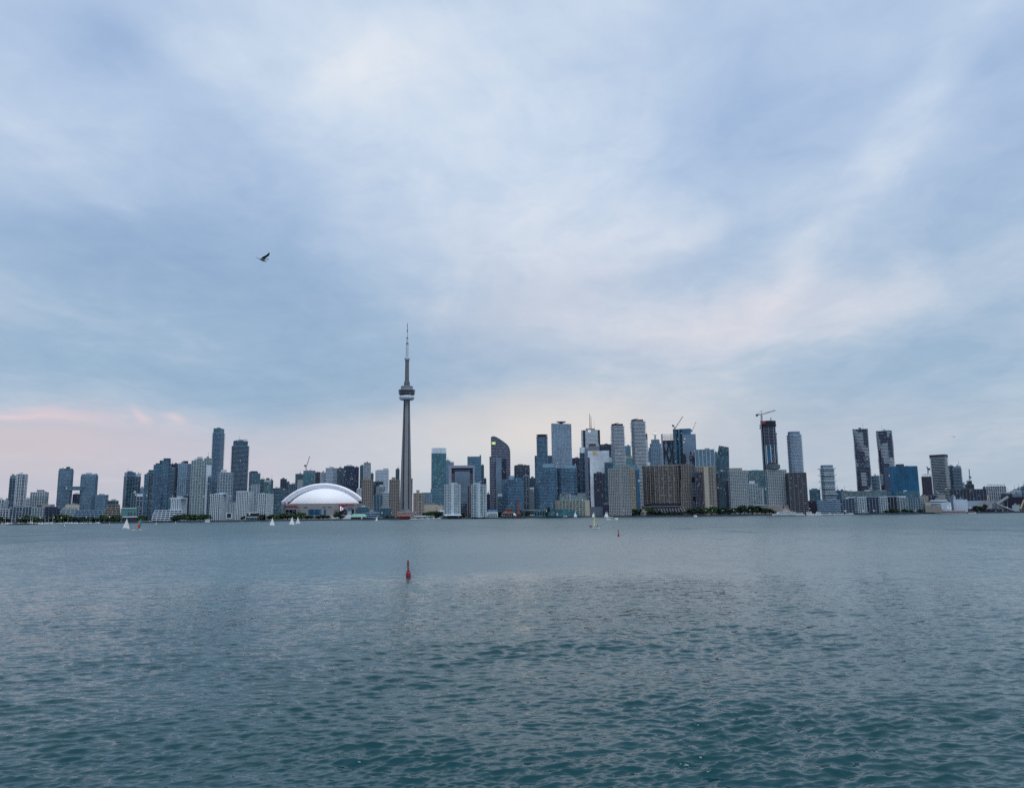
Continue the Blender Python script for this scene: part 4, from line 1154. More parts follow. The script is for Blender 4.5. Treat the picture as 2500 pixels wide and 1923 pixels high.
# ------------------------------------------------------------------ stepped terraces
def terraces(c, xl, xr, yb, steps, Y, label, mat='offwhite', core='g_dark', slope=True, name='terraced_apartments'):
    """steps: list of (xl, xr, ytop) from the lowest tier to the highest."""
    S = Site(c, xl, xr, steps[-1][2], Y); S.xm = (xl + xr) / 2
    root = empty(name, (S.x, S.y, GROUND), S.rz)
    tag(root, label, 'building')
    z_prev = 0.0
    for i, (a, b, y) in enumerate(steps):
        zt = S.z(y); x0, x1 = S.lx(a, y), S.lx(b, y); yy = i * 5.0
        MB().box(x0, x1, yy, yy + 26, z_prev, zt - 0.4).build('wall', core, root)
        m = MB(); m.box(x0 - 0.4, x1 + 0.4, yy - 2.2, yy + 26, zt - 1.15, zt)
        m.build('terrace', mat, root)
        mp = MB(); n = max(2, int((x1 - x0) / 6.0))
        for j in range(n + 1):
            x = x0 + (x1 - x0) * j / n
            mp.box(x - 0.35, x + 0.35, yy - 2.0, yy + 0.4, z_prev, zt - 1.16)
        mp.build('party_walls', mat, root, kind='stuff')
        z_prev = zt - 0.4
terraces('A', 880, 1160, 1450, [(870, 1200, 1452), (872, 1190, 1425), (880, 1180, 1400), (890, 1170, 1376), (900, 1160, 1350), (912, 1150, 1326), (930, 1140, 1306)], 1400, 'white stepped terrace flats left end, under the skybridge')
terraces('A', 1060, 1510, 1480, [(1060, 1520, 1480), (1065, 1515, 1455), (1065, 1512, 1430), (1075, 1508, 1404), (1090, 1505, 1378), (1110, 1500, 1350)], 1390, 'white stepped terrace flats middle stretch behind the trees', mat='balcony')
terraces('A', 1490, 1770, 1460, [(1480, 1770, 1460), (1490, 1768, 1432), (1505, 1768, 1405), (1520, 1766, 1378), (1535, 1765, 1350), (1550, 1764, 1322), (1570, 1762, 1296), (1578, 1760, 1262)], 1420, 'beige stepped terrace flats at the right end of the left row', mat='warm', core='g_ink')
terraces('B', 550, 992, 1510, [(548, 840, 1490), (550, 860, 1462), (555, 990, 1434), (560, 992, 1405), (570, 992, 1376), (585, 990, 1346)], 1375, 'bright white terraced block with curved balconies by the left shore', mat='white', core='g_dark')
terraces('F', 500, 700, 1400, [(505, 700, 1420), (515, 690, 1390), (530, 680, 1360), (560, 670, 1330), (590, 664, 1300)], 1600, 'small dark stepped flats between the white condo twins', mat='balcony_dk', core='g_dark')

# ------------------------------------------------------------------ white condo twins with a sail roof
def sail_condo(xl, xr, yt, pl, pr, py, sail, label):
    def top(root, S, H):
        z = lambda y: AT('F', (pl + pr) / 2, y, S.Y).z - GROUND
        a, b = S.lx(pl, py), S.lx(pr, py)
        MB().box(a, b, -6, 8, H, z(py)).build('penthouse', 'offwhite', root)
        pts = [(S.lx(x, y), z(y)) for x, y in sail]
        m = MB()
        for (xa, za), (xb, zb) in zip(pts, pts[1:]):
            k = len(m.v)
            for yy in (-7, 9):
                m.v += [(xa, yy, za), (xb, yy, zb), (xb, yy, zb - 1.0), (xa, yy, za - 1.0)]
            m.f += [(k, k + 1, k + 2, k + 3), (k + 7, k + 6, k + 5, k + 4), (k, k + 4, k + 5, k + 1), (k + 3, k + 2, k + 6, k + 7)]
        m.build('sail_roof', 'offwhite', root)
        m = MB()
        for x in (-0.05, 0.05): m.box(S.w * x - 1.4, S.w * x + 1.4, -S.d * 0.52, -S.d * 0.4, 0, H + 2)
        m.build('stair_shaft', 'white', root)
    T('F', xl, xr, yt, 1545, 'grid_g', 'apartment_tower', label, shape='rbox', dr=0.8, roof=False, top=top, slabm='white', pier='white')
sail_condo(283, 520, 1012, 372, 474, 985, [(345, 960), (370, 976), (400, 984), (440, 988), (474, 984)], 'left white condo twin with a curved sail roof')
sail_condo(690, 916, 1012, 722, 812, 990, [(735, 990), (775, 986), (810, 976), (835, 962), (850, 952)], 'right white condo twin with a curved sail roof')

# ------------------------------------------------------------------ white banded bank tower with masts
def masts_top(root, S, H):
    z = lambda y, x: AT('G', x, y, S.Y).z - GROUND
    p = lambda x: ((AT('G', x, 300, S.Y) - Vector((S.x, S.y, 0))).x) * math.cos(S.phi)
    MB().box(p(868), p(1000), -8, 8, H, z(268, 930)).build('roof_plinth', 'steel', root)
    for x, y, r in ((930, 55, 1.4), (948, 90, 1.1), (990, 118, 0.35)):
        MB().bar((p(x), 0, H), (p(x), 0, z(y, x)), r, 6, r * 0.5).build('mast', 'redbrown' if r > 1 else 'steel', root)
    for x in (846, 1054):
        MB().box(p(x) - 3.2, p(x) + 3.2, -S.d / 2 - 0.9, -S.d / 2 + 2, 0, H - 1).build('corner_recess', 'navy', root)
    c = MB().lathe([(3.6, -0.3), (3.6, 0.3)], 20).build('logo', 'lamp', root)
    c.rotation_euler = (R(90), 0, 0); c.location = (p(920), -S.d / 2 - 1.0, z(313, 920))
    c2 = MB().lathe([(2.3, -0.3), (2.3, 0.3)], 20).build('logo_centre', 'g_cobalt', c); c2.location = (0, 0, 0.35)
T('G', 805, 1064, 298, 2500, 'bands_w', 'office_tower', 'white banded bank tower with dark corners and tall roof masts', roof=False, top=masts_top, crown=(330, 'offwhite', 0.0))

# ------------------------------------------------------------------ white glass insurance tower
def white_glass():
    Y = 1900.0
    S = Site('G', 900, 1202, 588, Y); S.xm = 1050
    root = empty('office_tower', (S.x, S.y, GROUND), S.rz)
    tag(root, 'white mirrored glass tower with a golden disc logo', 'building')
    lx, z = S.lx, S.z; D = 40.0
    x0, x1, x2 = lx(902, 700), lx(1202, 700), lx(1248, 700)
    st = STYLE['curtain_p']
    def part(nm, a, b, ya, yb, h, core):
        MB().box(a, b, ya, yb, 0, h).build(nm, core, root)
        m = MB(); n = int(h / 4.2)
        for i in range(1, n): m.box(a - 0.1, b + 0.1, ya - 0.12, yb, i * 4.2 - 0.1, i * 4.2 + 0.1)
        m.build('transoms', 'grey', root, kind='stuff')
    part('front_wall', x0, x1, -D / 2, D / 2, S.h, 'g_pale')
    part('right_wing', x1, x2, -D / 2 + 4, D / 2, z(682), 'g_pale')
    MB().prism([(lx(850, 700), D / 2 + 10), (x0, -D / 2 + 1.0), (x0, D / 2 + 10)], 0, z(545)).build('side_wall', 'lavgrey', root)
    MB().box(lx(908, 900), lx(932, 900), -D / 2 - 0.5, -D / 2 + 1, 0, z(684)).build('dark_slot', 'g_dark', root)
    d = MB().lathe([(4.6, -0.4), (4.6, 0.4)], 24).build('logo', 'gold', root)
    d.rotation_euler = (R(90), 0, 0); d.location = (lx(992, 622), -D / 2 - 0.5, z(622))
    MB().box(lx(905, 560), lx(1010, 560), -6, D / 2, S.h, z(548)).build('plant_room', 'midgrey', root)
white_glass()

# ------------------------------------------------------------------ stepped stone tower with lantern
def lantern_tower():
    Y = 2400.0
    S = Site('H', 605, 792, 540, Y); S.xm = 698
    root = empty('office_tower', (S.x, S.y, GROUND), S.rz)
    tag(root, 'stepped grey stone tower topped by a bright lantern spire', 'building')
    zp = 0.0
    for (a, b, y) in ((605, 792, 540), (625, 776, 482), (645, 755, 425)):
        w = (S.lx(b, y) - S.lx(a, y)); zt = S.z(y)
        storeys(root, poly_shape('cham', w, w * 0.9), zp, zt, ('g_dark', 'balcony', 4.0, 1.9, 0.4, 'balcony', 5.5, 1.6, 0.5)); zp = zt
    MB().bar((0, 0, zp), (0, 0, S.z(360)), 3.6, 8, 2.4).build('spire_stem', 'offwhite', root)
    MB().lathe([(3, S.z(362)), (7.5, S.z(352)), (7.5, S.z(330)), (3, S.z(320))], 8).build('lantern', 'sign_lit', root)
    MB().bar((0, 0, S.z(320)), (0, 0, S.z(298)), 2.0, 6, 0.3).build('finial', 'offwhite', root)
lantern_tower()

# ------------------------------------------------------------------ faceted glass towers
def diamond_tower():
    Y = 2100.0
    S = Site('H', 800, 975, 440, Y); S.xm = 885
    root = empty('office_tower', (S.x, S.y, GROUND), S.rz)
    tag(root, 'navy tower with pale diamond facets and scaffold top, unfinished', 'building')
    W, D, H = S.w, 36.0, S.h
    MB().box(-W / 2, W / 2, -D / 2, D / 2, 0, H).build('wall', 'g_ink', root)
    z = S.z; y0 = -D / 2 - 0.3
    def dia(cx, w, za, zm, zb):
        m = MB(); h = w / 2
        m.tri_sheet([(cx - h, y0, zm), (cx, y0 - 1.6, za), (cx + h, y0, zm), (cx, y0 - 1.6, zb), (cx, y0 - 1.0, zm)], [(0, 4, 1), (4, 2, 1), (0, 3, 4), (3, 2, 4)])
        m.build('facet', 'g_sky', root)
    for cx in (-0.26, 0.20):
        dia(W * cx, W * 0.26, z(445), z(515), z(600)); 
    for cx in (-0.03, 0.42): dia(W * cx, W * 0.26, z(530), z(625), z(720))
    for cx in (-0.28, 0.22): dia(W * cx, W * 0.26, z(640), z(735), z(860))
    for yy in (-D / 2, D / 3):
        m = MB()
        for i in range(9): m.bar((-W / 2 + W * i / 8, yy, H), (-W / 2 + W * i / 8, yy, z(342 + (i * 37) % 30)), 0.35, 4)
        for y in (430, 410, 390, 372, 356): m.bar((-W / 2, yy, z(y)), (W / 2, yy, z(y)), 0.35, 4)
        m.build('scaffold', 'offwhite', root, kind='stuff')
    MB().box(-W / 2 - 4, -W / 2, -D / 2, D / 2, 0, z(350)).build('hoist_core', 'lavgrey', root)
diamond_tower()
def folded_tower():
    Y = 2080.0
    S = Site('H', 948, 1262, 360, Y); S.xm = 1105
    root = empty('office_tower', (S.x, S.y, GROUND), S.rz)
    tag(root, 'folded blue glass tower with two heights under the crane', 'building')
    lx, z = S.lx, S.z; D = 40.0
    xs = [948, 972, 996, 1020, 1046, 1075]
    m1, m2 = MB(), MB()
    for i, (a, b) in enumerate(zip(xs, xs[1:])):
        xa, xb = lx(a, 400), lx(b, 400); ya, yb = (-D / 2 - (5 if i % 2 else 0), -D / 2 - (0 if i % 2 else 5))
        (m1 if i % 2 else m2).prism([(xa, ya), (xb, yb), (xb, D / 2), (xa, D / 2)], 0, z(278 + i * 3))
    m1.build('fold', 'g_sky', root); m2.build('fold', 'g_dteal', root)
    def blk(a, b, y, y0, core, nm):
        xa, xb = lx(a, y), lx(b, y); h = z(y)
        MB().box(xa, xb, y0, D / 2, 0, h).build(nm, core, root)
        q = MB(); n = int(h / 4.1)
        for i in range(1, n): q.box(xa - 0.1, xb + 0.1, y0 - 0.15, D / 2 - 1, i * 4.1 - 0.18, i * 4.1 + 0.18)
        q.build('transoms', 'blueline', root, kind='stuff')
    blk(1020, 1195, 275, -D / 2 + 6, 'g_blue', 'rear_wall'); blk(1076, 1262, 360, -D / 2 - 6, 'g_panel', 'front_wall')
    y0 = -D / 2 - 6.3
    for pts in ([(1076, 640), (1110, 630), (1140, 700), (1120, 800), (1076, 800)], [(1190, 590), (1215, 640), (1262, 600), (1262, 800), (1200, 800), (1170, 690)], [(1110, 800), (1150, 650), (1190, 800)]):
        mm = MB(); mm.tri_sheet([(lx(x, y), y0, z(y)) for x, y in pts], [tuple(range(len(pts)))]); mm.build('facet', 'g_ink' if len(pts) > 3 else 'g_sky', root)
    for x, y in ((1112, 424), (1098, 468)):
        MB().box(lx(x - 12, y), lx(x + 12, y), y0 - 0.3, y0, z(y + 4), z(y - 4)).build('lit_window', 'sign_lit', root)
folded_tower()

# ------------------------------------------------------------------ broad brown hotel slab with concave front
def brown_slab():
    Y = 1600.0
    S = Site('H', 508, 1212, 800, Y); S.xm = 860
    root = empty('condominium', (S.x, S.y, GROUND), S.rz)
    tag(root, 'broad brown-beige gridded slab with a curved front and slanted podium', 'building')
    lx, z = S.lx, S.z
    xs = [508, 560, 615, 680, 740, 800, 870, 945, 1010, 1055]
    zr = z(792)
    dep = [10, 3, -3, -8, -10, -10, -8, -5, -1, 3]
    fr = [(lx(x, 800), d_) for x, d_ in zip(xs, dep)]
    poly = fr + [(fr[-1][0], 30), (fr[0][0], 30)]
    zb = z(1330)
    MB().prism(poly, 0, zr).build('wall', 'g_hotel', root)
    fl = 3.05; m = MB()
    n = int((zr - zb) / fl)
    gp = [(x, y - 1.0) for x, y in fr] + [(fr[-1][0] + 0.4, 29), (fr[0][0] - 0.6, 29)]
    for i in range(n + 1): m.prism(gp, zb + i * fl - 0.38, zb + i * fl + 0.38)
    m.build('floor_slabs', 'beige', root, kind='stuff')
    m = MB()
    for (xa, ya), (xb, yb) in zip(fr, fr[1:]):
        for t in (0, 0.5):
            x, y = xa + (xb - xa) * t, ya + (yb - ya) * t
            wv = 0.75 if t == 0 else 0.3
            m.box(x - wv, x + wv, y - 1.35, y + 0.5, zb, zr + 0.4)
    m.build('party_walls', 'beige', root, kind='stuff')
    tops = ((508, 620, 822), (616, 802, 800), (800, 948, 776), (946, 1056, 778))
    for a, b, y in tops:
        MB().box(lx(a, y), lx(b, y), -3 if a > 520 else 4, 26, zr, max(zr + 1.5, z(y))).build('attic', 'beige', root)
        if a > 790:
            q = MB(); 
            for i in range(9): q.box(lx(a, y) + (lx(b, y) - lx(a, y)) * (i + 0.2) / 9, lx(a, y) + (lx(b, y) - lx(a, y)) * (i + 0.75) / 9, -3.3, -2.5, zr + 1.2, z(y) - 1.0)
            q.build('attic_windows', 'g_ink', root, kind='stuff')
    # pale stepped right wing
    zp = 0.0
    for (b, y) in ((1216, 1200), (1208, 1100), (1198, 1000), (1192, 780)):
        zt = z(y)
        w0, w1 = lx(1056, y), lx(b, y)
        storeys(root, [(w0, -9), (w1, -9), (w1, 26), (w0, 26)], zp, zt, ('g_ink', 'beige', 3.05, 1.2, 0.5, 'beige', 5.0, 1.3, 0.6)); zp = zt
    # podium with raking beams
    MB().box(lx(505, 1370), lx(1075, 1370), -22, 8, 0, z(1368)).build('podium', 'g_dark', root)
    MB().box(lx(500, 1370), lx(1060, 1370), -14, 10, z(1368), z(1360)).build('podium_roof', 'beige', root)
    for i in range(15):
        x = lx(520 + i * 40, 1400)
        MB().bar((x, -16, z(1366)), (x + 4.5, -30, z(1440)), 0.9, 4).build('raking_beam', 'beige', root)
    MB().box(lx(630, 1330), lx(1000, 1330), -11.5, 0, z(1362), z(1322)).build('dark_storey', 'navy', root)
brown_slab()
def beige_panel(root, S, H):
    z = S.z
    x = lambda a: ((AT('I', a, 1000, S.Y) - Vector((S.x, S.y, 0))).x) * math.cos(S.phi)
    MB().box(x(226), x(288), -S.d / 2 - 1.6, -S.d / 2 + 1, 0, H + 0.5).build('blank_wall', 'sand', root)
    MB().box(x(100), x(210), -S.d / 2 - 1.2, -S.d / 2 + 1, 0, z(885)).build('glazed_bay', 'g_navy', root)
    q = MB()
    for i in range(6): q.box(x(104 + i * 20), x(107 + i * 20), -S.d / 2 - 1.7, -S.d / 2, 0, z(885))
    q.build('bay_ribs', 'beige', root, kind='stuff')
T('I', 95, 380, 812, 1570, 'punch_b', 'apartment_tower', 'beige tower with a tall blank sand-coloured wall strip', shape='cham', dr=0.6, slabm='warm', pier='warm', pents=[(98, 340, 800, 'warm')], top=beige_panel)

# ------------------------------------------------------------------ slanted-top tower
def slant_tower():
    Y = 1850.0
    S = Site('I', 402, 584, 800, Y); S.xm = 495
    root = empty('apartment_tower', (S.x, S.y, GROUND), S.rz)
    tag(root, 'dark teal tower with a sharp slanted top and curved left edge', 'building')
    lx, z = S.lx, S.z; D = 30.0
    L = [(402, 860), (404, 760), (410, 660), (420, 590), (436, 512)]; Rr = [(582, 860), (580, 760), (578, 660), (576, 590), (573, 540)]
    m = MB(); k0 = 0
    rows = [[(lx(398, 1300), -D / 2, 0), (lx(584, 1300), -D / 2, 0), (lx(584, 1300), D / 2, 0), (lx(398, 1300), D / 2, 0)]]
    for (xa, ya), (xb, yb) in zip(L, Rr): rows.append([(lx(xa, ya), -D / 2, z(ya)), (lx(xb, yb), -D / 2, z(yb)), (lx(xb, yb), D / 2, z(yb)), (lx(xa, ya), D / 2, z(ya))])
    for r_ in rows: m.v += r_
    for i in range(len(rows) - 1):
        for j in range(4):
            q = (j + 1) % 4; m.f.append((i * 4 + j, i * 4 + q, i * 4 + 4 + q, i * 4 + 4 + j))
    n = (len(rows) - 1) * 4; m.f.append((n, n + 1, n + 2, n + 3))
    m.build('wall', 'g_dteal', root)
    q = MB(); fl = 3.2
    for i in range(int(z(650) / fl)):
        zz_ = i * fl; xa = lx(402, 860) + (4.0 * max(0, (zz_ / z(650)) - 0.3)); q.box(xa - 1.0, lx(582, 860), -D / 2 - 0.7, D / 2, zz_ - 0.3, zz_ + 0.3)
    q.build('floor_slabs', 'blueline', root, kind='stuff')
    q = MB()
    for i in range(7): q.box(lx(450 + i * 19, 700) - 0.3, lx(450 + i * 19, 700) + 0.3, -D / 2 - 0.9, -D / 2, 0, z(655))
    q.build('mullions', 'blueline', root, kind='stuff')
    for i in range(5): MB().bar((lx(446 + i * 28, 560), -D / 2 - 0.5, z(640)), (lx(450 + i * 28, 560), -D / 2 - 0.5, z(528 + i * 6)), 0.35, 4).build('crown_rib', 'blueline', root)
slant_tower()

# ------------------------------------------------------------------ hotel tower with revolving restaurant
def hotel_top(root, S, H):
    z = S.z
    x = lambda a: ((AT('I', a, 800, S.Y) - Vector((S.x, S.y, 0))).x) * math.cos(S.phi)
    c = x(1200)
    MB().lathe([(11, H), (11, z(832))], 28, cx=c).build('restaurant_stem', 'midgrey', root)
    MB().lathe([(12.6, z(832)), (13.6, z(826)), (13.6, z(782)), (13, z(778))], 32, cx=c).build('restaurant_drum', 'g_dteal', root)
    for y in (828, 806, 782): MB().lathe([(13.9, z(y) - 0.6), (13.9, z(y) + 0.6)], 32, cx=c).build('drum_band', 'grey', root)
    MB().lathe([(10, z(780)), (10, z(762))], 24, cx=c - 2).build('upper_drum', 'dgrey', root)
    MB().box(c - 9, c + 5, -4, 5, z(762), z(742)).build('plant_room', 'dgrey', root)
    # flared base
    a, b = x(1290), x(1385)
    m = MB(); m.prism([(x(1262), -34), (x(1446), -34), (x(1446), 8), (x(1262), 8)], 0, z(1345), top=[(x(1345), -S.d / 2 - 1, z(1345)), (x(1405), -S.d / 2 - 1, z(1345)), (x(1400), 8, z(1345)), (x(1330), 8, z(1345))])
    m.build('flared_base', 'warm', root)
    MB().box(x(640), x(1300), -30, 10, 0, z(1352)).build('podium', 'warm', root)
    MB().box(x(860), x(1090), -31, 0, z(1352), z(1338)).build('podium_roof', 'offwhite', root)
T('I', 1092, 1386, 852, 1570, 'punch_w', 'hotel', 'right punched white hotel tower with a revolving restaurant drum', shape='cham', dr=0.5, slabm='offwhite', pier='offwhite', top=hotel_top, roof=False)

# ------------------------------------------------------------------ unfinished tower with dark crown
def raw_tower():
    Y = 1800.0
    S = Site('I', 1040, 1228, 235, Y); S.xm = 1135
    root = empty('unfinished_tower', (S.x, S.y, GROUND), S.rz)
    tag(root, 'tall unfinished concrete tower with a black crown and red panel', 'building')
    lx, z = S.lx, S.z; W = S.w; D = W * 0.8
    poly = poly_shape('cham', W, D)
    storeys(root, poly, z(505), S.h, ('navy', 'lavgrey', 3.4, 0.7, 1.0, 'lavgrey', 11.0, 0.8, 0.8))
    storeys(root, poly, 0, z(505), ('g_dark', 'blueline', 3.4, 0.6, 0.5, 'white', 9.0, 0.9, 0.7))
    MB().box(-W * 0.22, W * 0.06, -D / 2 - 1.8, -D / 2 + 1, 0, z(520)).build('glass_bay', 'g_cobalt', root)
    for x in (-0.235, 0.075): MB().box(W * x - 0.9, W * x + 0.9, -D / 2 - 2.2, -D / 2, 0, z(510)).build('white_fin', 'white', root)
    MB().prism(grow(poly, 2.2), S.h - 0.5, z(165)).build('crown_screen', 'navy', root)
    MB().box(lx(1040, 190), lx(1092, 190), -D / 2 - 2.9, -D / 2, z(205), z(178)).build('red_panel', 'red', root)
    for a, b, y in ((1008, 1034, 215), (1008, 1034, 250), (1222, 1246, 222)):
        MB().box(lx(a, y), lx(b, y), -6, 4, z(y + 14), z(y)).build('loading_platform', 'black', root)
    MB().bar((lx(1172, 150), 0, z(165)), (lx(1172, 150), 0, z(115)), 1.0, 6).build('derrick_mast', 'dgrey', root)
    MB().box(lx(1100, 160), lx(1160, 160), -5, 5, z(165), z(153)).build('roof_units', 'white', root)
    MB().box(lx(1028, 300), lx(1046, 300), -D / 2 - 3, -D / 2 + 4, 0, z(160)).build('lift_shaft', 'grey', root)
    m = MB(); x = lx(1248, 400)
    m.bar((x, 0, 0), (x, 0, z(330)), 0.7, 4); m.box(x - 2, x + 2, -2, 2, z(352), z(335)); m.build('hoist_mast', 'steel', root)
raw_tower()
def glass_crown(root, S, H):
    pass
_r, _S = None, None
def clear_crown():
    Y = 1750.0
    S = Site('I', 1440, 1588, 315, Y); S.xm = 1500
    root = [o for o in bpy.data.objects if o.get('label', '').startswith('tall striped tower with a clear glass crown')][0]
    H = AT('I', 1500, 352, Y).z - GROUND; Ht = AT('I', 1500, 313, Y).z - GROUND
    par = poly_shape('cham', S.w * 1.05, S.w * 0.9)
    MB().prism(par, H, Ht).build('crown', 'g_sky', root)
clear_crown()
# overhanging cap on the round tower, sloping top on the pale tower
def caps():
    for lab, (c, a, b, y0, y1, Y, mat) in {'slim round tower with an overhanging dark cap': ('G', 168, 332, 368, 352, 1900, 'dgrey')}.items():
        root = [o for o in bpy.data.objects if o.get('label') == lab][0]
        S = Site(c, a, b, y0, Y)
        MB().lathe([(S.w * 0.40, AT(c, 250, 386, Y).z - GROUND), (S.w * 0.40, AT(c, 250, 372, Y).z - GROUND), (S.w * 0.52, AT(c, 250, 362, Y).z - GROUND), (S.w * 0.45, AT(c, 250, 353, Y).z - GROUND)], 28).build('cap', mat, root)
    root = [o for o in bpy.data.objects if o.get('label') == 'tall pale glass tower with a gently sloping top'][0]
    Y = 2080; S = Site('G', 382, 662, 212, Y); h = S.h; w = S.w / 2
    m = MB(); e = w * 0.5; zl = AT('G', 382, 200, Y).z - GROUND; m.prism([(-w, -e), (w, -e), (w, e), (-w, e)], h - 1, h, top=[(-w, -e, zl), (w, -e, h + 0.3), (w, e, h + 0.3), (-w, e, zl)])
    m.build('sloping_roof', 'g_sky', root)
    z = AT('G', 500, 200, Y).z - GROUND
    q = MB(); q.lathe([(1, z), (13, z + 4.5), (13, z + 5.5), (2, z + 6)], 20); q.build('roof_dish', 'bluegrey', root)
caps()

# ------------------------------------------------------------------ quay terminal (long cream building with glass attic)
def quay_terminal():
    Y = 1590.0
    S = Site('G', 378, 920, 1300, Y); S.xm = 650
    root = empty('quay_terminal', (S.x, S.y, GROUND), S.rz)
    tag(root, 'long cream quay terminal with gridded windows and a green glass attic', 'building')
    lx, z = S.lx, S.z; H = z(1285)
    xa, xb, xc = lx(378, 1350), lx(490, 1350), lx(920, 1350)
    m = MB(); m.prism([(xa, 12), (xb, -8), (xc, -8), (xc, 30), (xa, 30)], 0, H); m.build('wall', 'g_green', root)
    fl = H / 8
    n1 = 7; n2 = 9
    f = MB()
    for i in range(9):
        f.prism([(xa - 0.5, 12), (xb, -8.9), (xc + 0.5, -8.9), (xc + 0.5, 29), (xa - 0.5, 29)], i * fl - 0.4 if i else 0, i * fl + 0.4)
    f.build('floor_bands', 'sand', root, kind='stuff')
    f = MB()
    for i in range(n2 + 1):
        x = xb + (xc - xb) * i / n2; f.box(x - 0.6, x + 0.6, -9.2, -7, 0, H)
    for i in range(n1 + 1):
        x = xa + (xb - xa) * i / n1; y = 12 - 20 * i / n1; f.box(x - 0.7, x + 0.7, y - 1.0, y + 1, 0, H)
    f.box(xc - 9, xc + 0.3, -9.0, -7, 0, H); f.build('piers', 'sand', root, kind='stuff')
    MB().prism([(lx(415, 1230), 8), (lx(500, 1200), -3), (lx(880, 1200), -3), (lx(880, 1200), 24), (lx(415, 1230), 24)], H, z(1215)).build('glass_attic', 'g_green', root)
    for a, b, y in ((500, 650, 1180), (750, 870, 1178), (530, 580, 1168), (655, 740, 1205)):
        MB().box(lx(a, y), lx(b, y), 0, 18, z(1216), z(y)).build('attic_step', 'grey', root)
    MB().box(lx(640, 1230), lx(656, 1230), -4, 0, H, z(1190)).build('stair_shaft', 'offwhite', root)
    f = MB()
    for i in range(24):
        x = lx(505, 1230) + (lx(875, 1230) - lx(505, 1230)) * i / 23; f.box(x - 0.25, x + 0.25, -3.4, -2.8, H, z(1215))
    f.build('attic_ribs', 'offwhite', root, kind='stuff')
quay_terminal()
# pavilion of curved green glass in front of the terminal
def green_pavilion():
    p = AT('G', 550, 1440, 1565)
    root = empty('garden_pavilion', (p.x, p.y, GROUND), 0); tag(root, 'curved green glass pavilion in front of the cream quay terminal', 'pavilion')
    w = 32; n = 12; pts = []; fs = []
    for i in range(n + 1):
        t = math.pi * i / n
        for yy in (-7, 7): pts.append((-w * math.cos(t), yy, 14.5 * math.sin(t) ** 0.7))
    for i in range(n): fs.append((2 * i, 2 * i + 2, 2 * i + 3, 2 * i + 1))
    fs.append(tuple(2 * i for i in range(n + 1))[::-1]); fs.append(tuple(2 * i + 1 for i in range(n + 1)))
    MB().tri_sheet(pts, fs).build('glass_vault', 'g_teal', root)
    for k in range(5):
        m = MB(); a = [(-w * math.cos(math.pi * i / n), -7.15, 14.6 * math.sin(math.pi * i / n) ** 0.7 * (1 - 0.0 * k)) for i in range(n + 1)]
        x = -w + 2 * w * (k + 1) / 6; MB().box(x - 0.25, x + 0.25, -7.3, -6.9, 0, 14 * (1 - (x / w) ** 2) ** 0.35).build('rib', 'blueline', root)
green_pavilion()

# ------------------------------------------------------------------ waterfront low buildings
def hall(c, xl, xr, yt, ye, Y, wall, roofm, name, label, cat='pavilion', d=14, windows=0):
    """Low pitched-roof hall: ye eaves row, yt ridge row."""
    a, b = AT(c, xl, ye, Y), AT(c, xr, ye, Y); m_ = (a + b) / 2
    phi = math.atan2(m_.x, m_.y)
    root = empty(name, (m_.x, m_.y, GROUND), -phi); tag(root, label, cat)
    w = (b.x - a.x) * math.cos(phi) / 2; ze = m_.z - GROUND; zr = AT(c, (xl + xr) / 2, yt, Y).z - GROUND
    MB().box(-w, w, -d / 2, d / 2, 0, ze).build('wall', wall, root)
    q = MB(); q.tri_sheet([(-w - 0.8, -d / 2 - 1, ze), (w + 0.8, -d / 2 - 1, ze), (w * 0.82, 0, zr), (-w * 0.82, 0, zr), (w + 0.8, d / 2 + 1, ze), (-w - 0.8, d / 2 + 1, ze)],
                          [(0, 1, 2, 3), (4, 5, 3, 2), (1, 4, 2), (5, 0, 3), (0, 5, 4, 1)]); q.build('roof', roofm, root)
    for i in range(windows):
        x = -w + 2 * w * (i + 0.5) / windows; ww = w / windows * 0.6
        MB().box(x - ww, x + ww, -d / 2 - 0.2, -d / 2 + 0.2, ze * 0.2, ze * 0.75).build('window', 'g_ink', root)
    return root
def shed_green():
    r_ = hall('B', 95, 330, 1316, 1330, 1400, 'teal_paint', 'greenroof', 'power_shed', 'teal-green shed with a row of thin stacks at the left shore', 'warehouse', 30)
    for i, x in enumerate((125, 160, 205)):
        p = AT('B', x, 1380, 1380); q = r_.matrix_world.inverted() if False else None
        lx_ = (p.x - r_.location.x); MB().bar((lx_, -17, 0), (lx_, -17, AT('B', x, 1376, 1380).z - GROUND), 1.1, 8, 0.8).build('stack', 'dgrey', r_)
shed_green()
hall('B', 270, 330, 1345, 1350, 1410, 'navy', 'dgrey', 'shed', 'small dark shed right of the teal-green shed', 'warehouse', 20)
fs_ = hall('B', 112, 342, 1440, 1452, 1345, 'dgrey', 'offwhite', 'fire_station', 'white pavilion with a small cupola behind the coloured sail', 'pavilion', 10, 7)
hall('C', 262, 428, 1382, 1392, 1430, 'g_ink', 'offwhite', 'boathouse', 'white pillared hall with a thin spire between ribbed blocks', 'pavilion', 16, 8)
hall('C', 242, 424, 1445, 1452, 1410, 'g_green', 'offwhite', 'glass_pavilion', 'low glass pavilion on the quay under the pillared hall', 'pavilion', 10, 6)
def billboard():
    p = AT('B', 1675, 1470, 1420); root = empty('video_board', (p.x, p.y, GROUND), 0); tag(root, 'upright dark video board with a white frame between ribbed blocks', 'sign')
    z0, z1 = p.z - GROUND, AT('B', 1675, 1385, 1420).z - GROUND
    MB().box(-5.2, 5.2, -0.5, 0.5, z0, z1).build('frame', 'white', root); MB().box(-3.8, 3.8, -0.8, -0.45, z0 + 1.5, z1 - 1.5).build('screen', 'navy', root)
    for x in (-4, 4): MB().box(x - 0.4, x + 0.4, -0.3, 0.3, 0, z0).build('post', 'steel', root)
billboard()
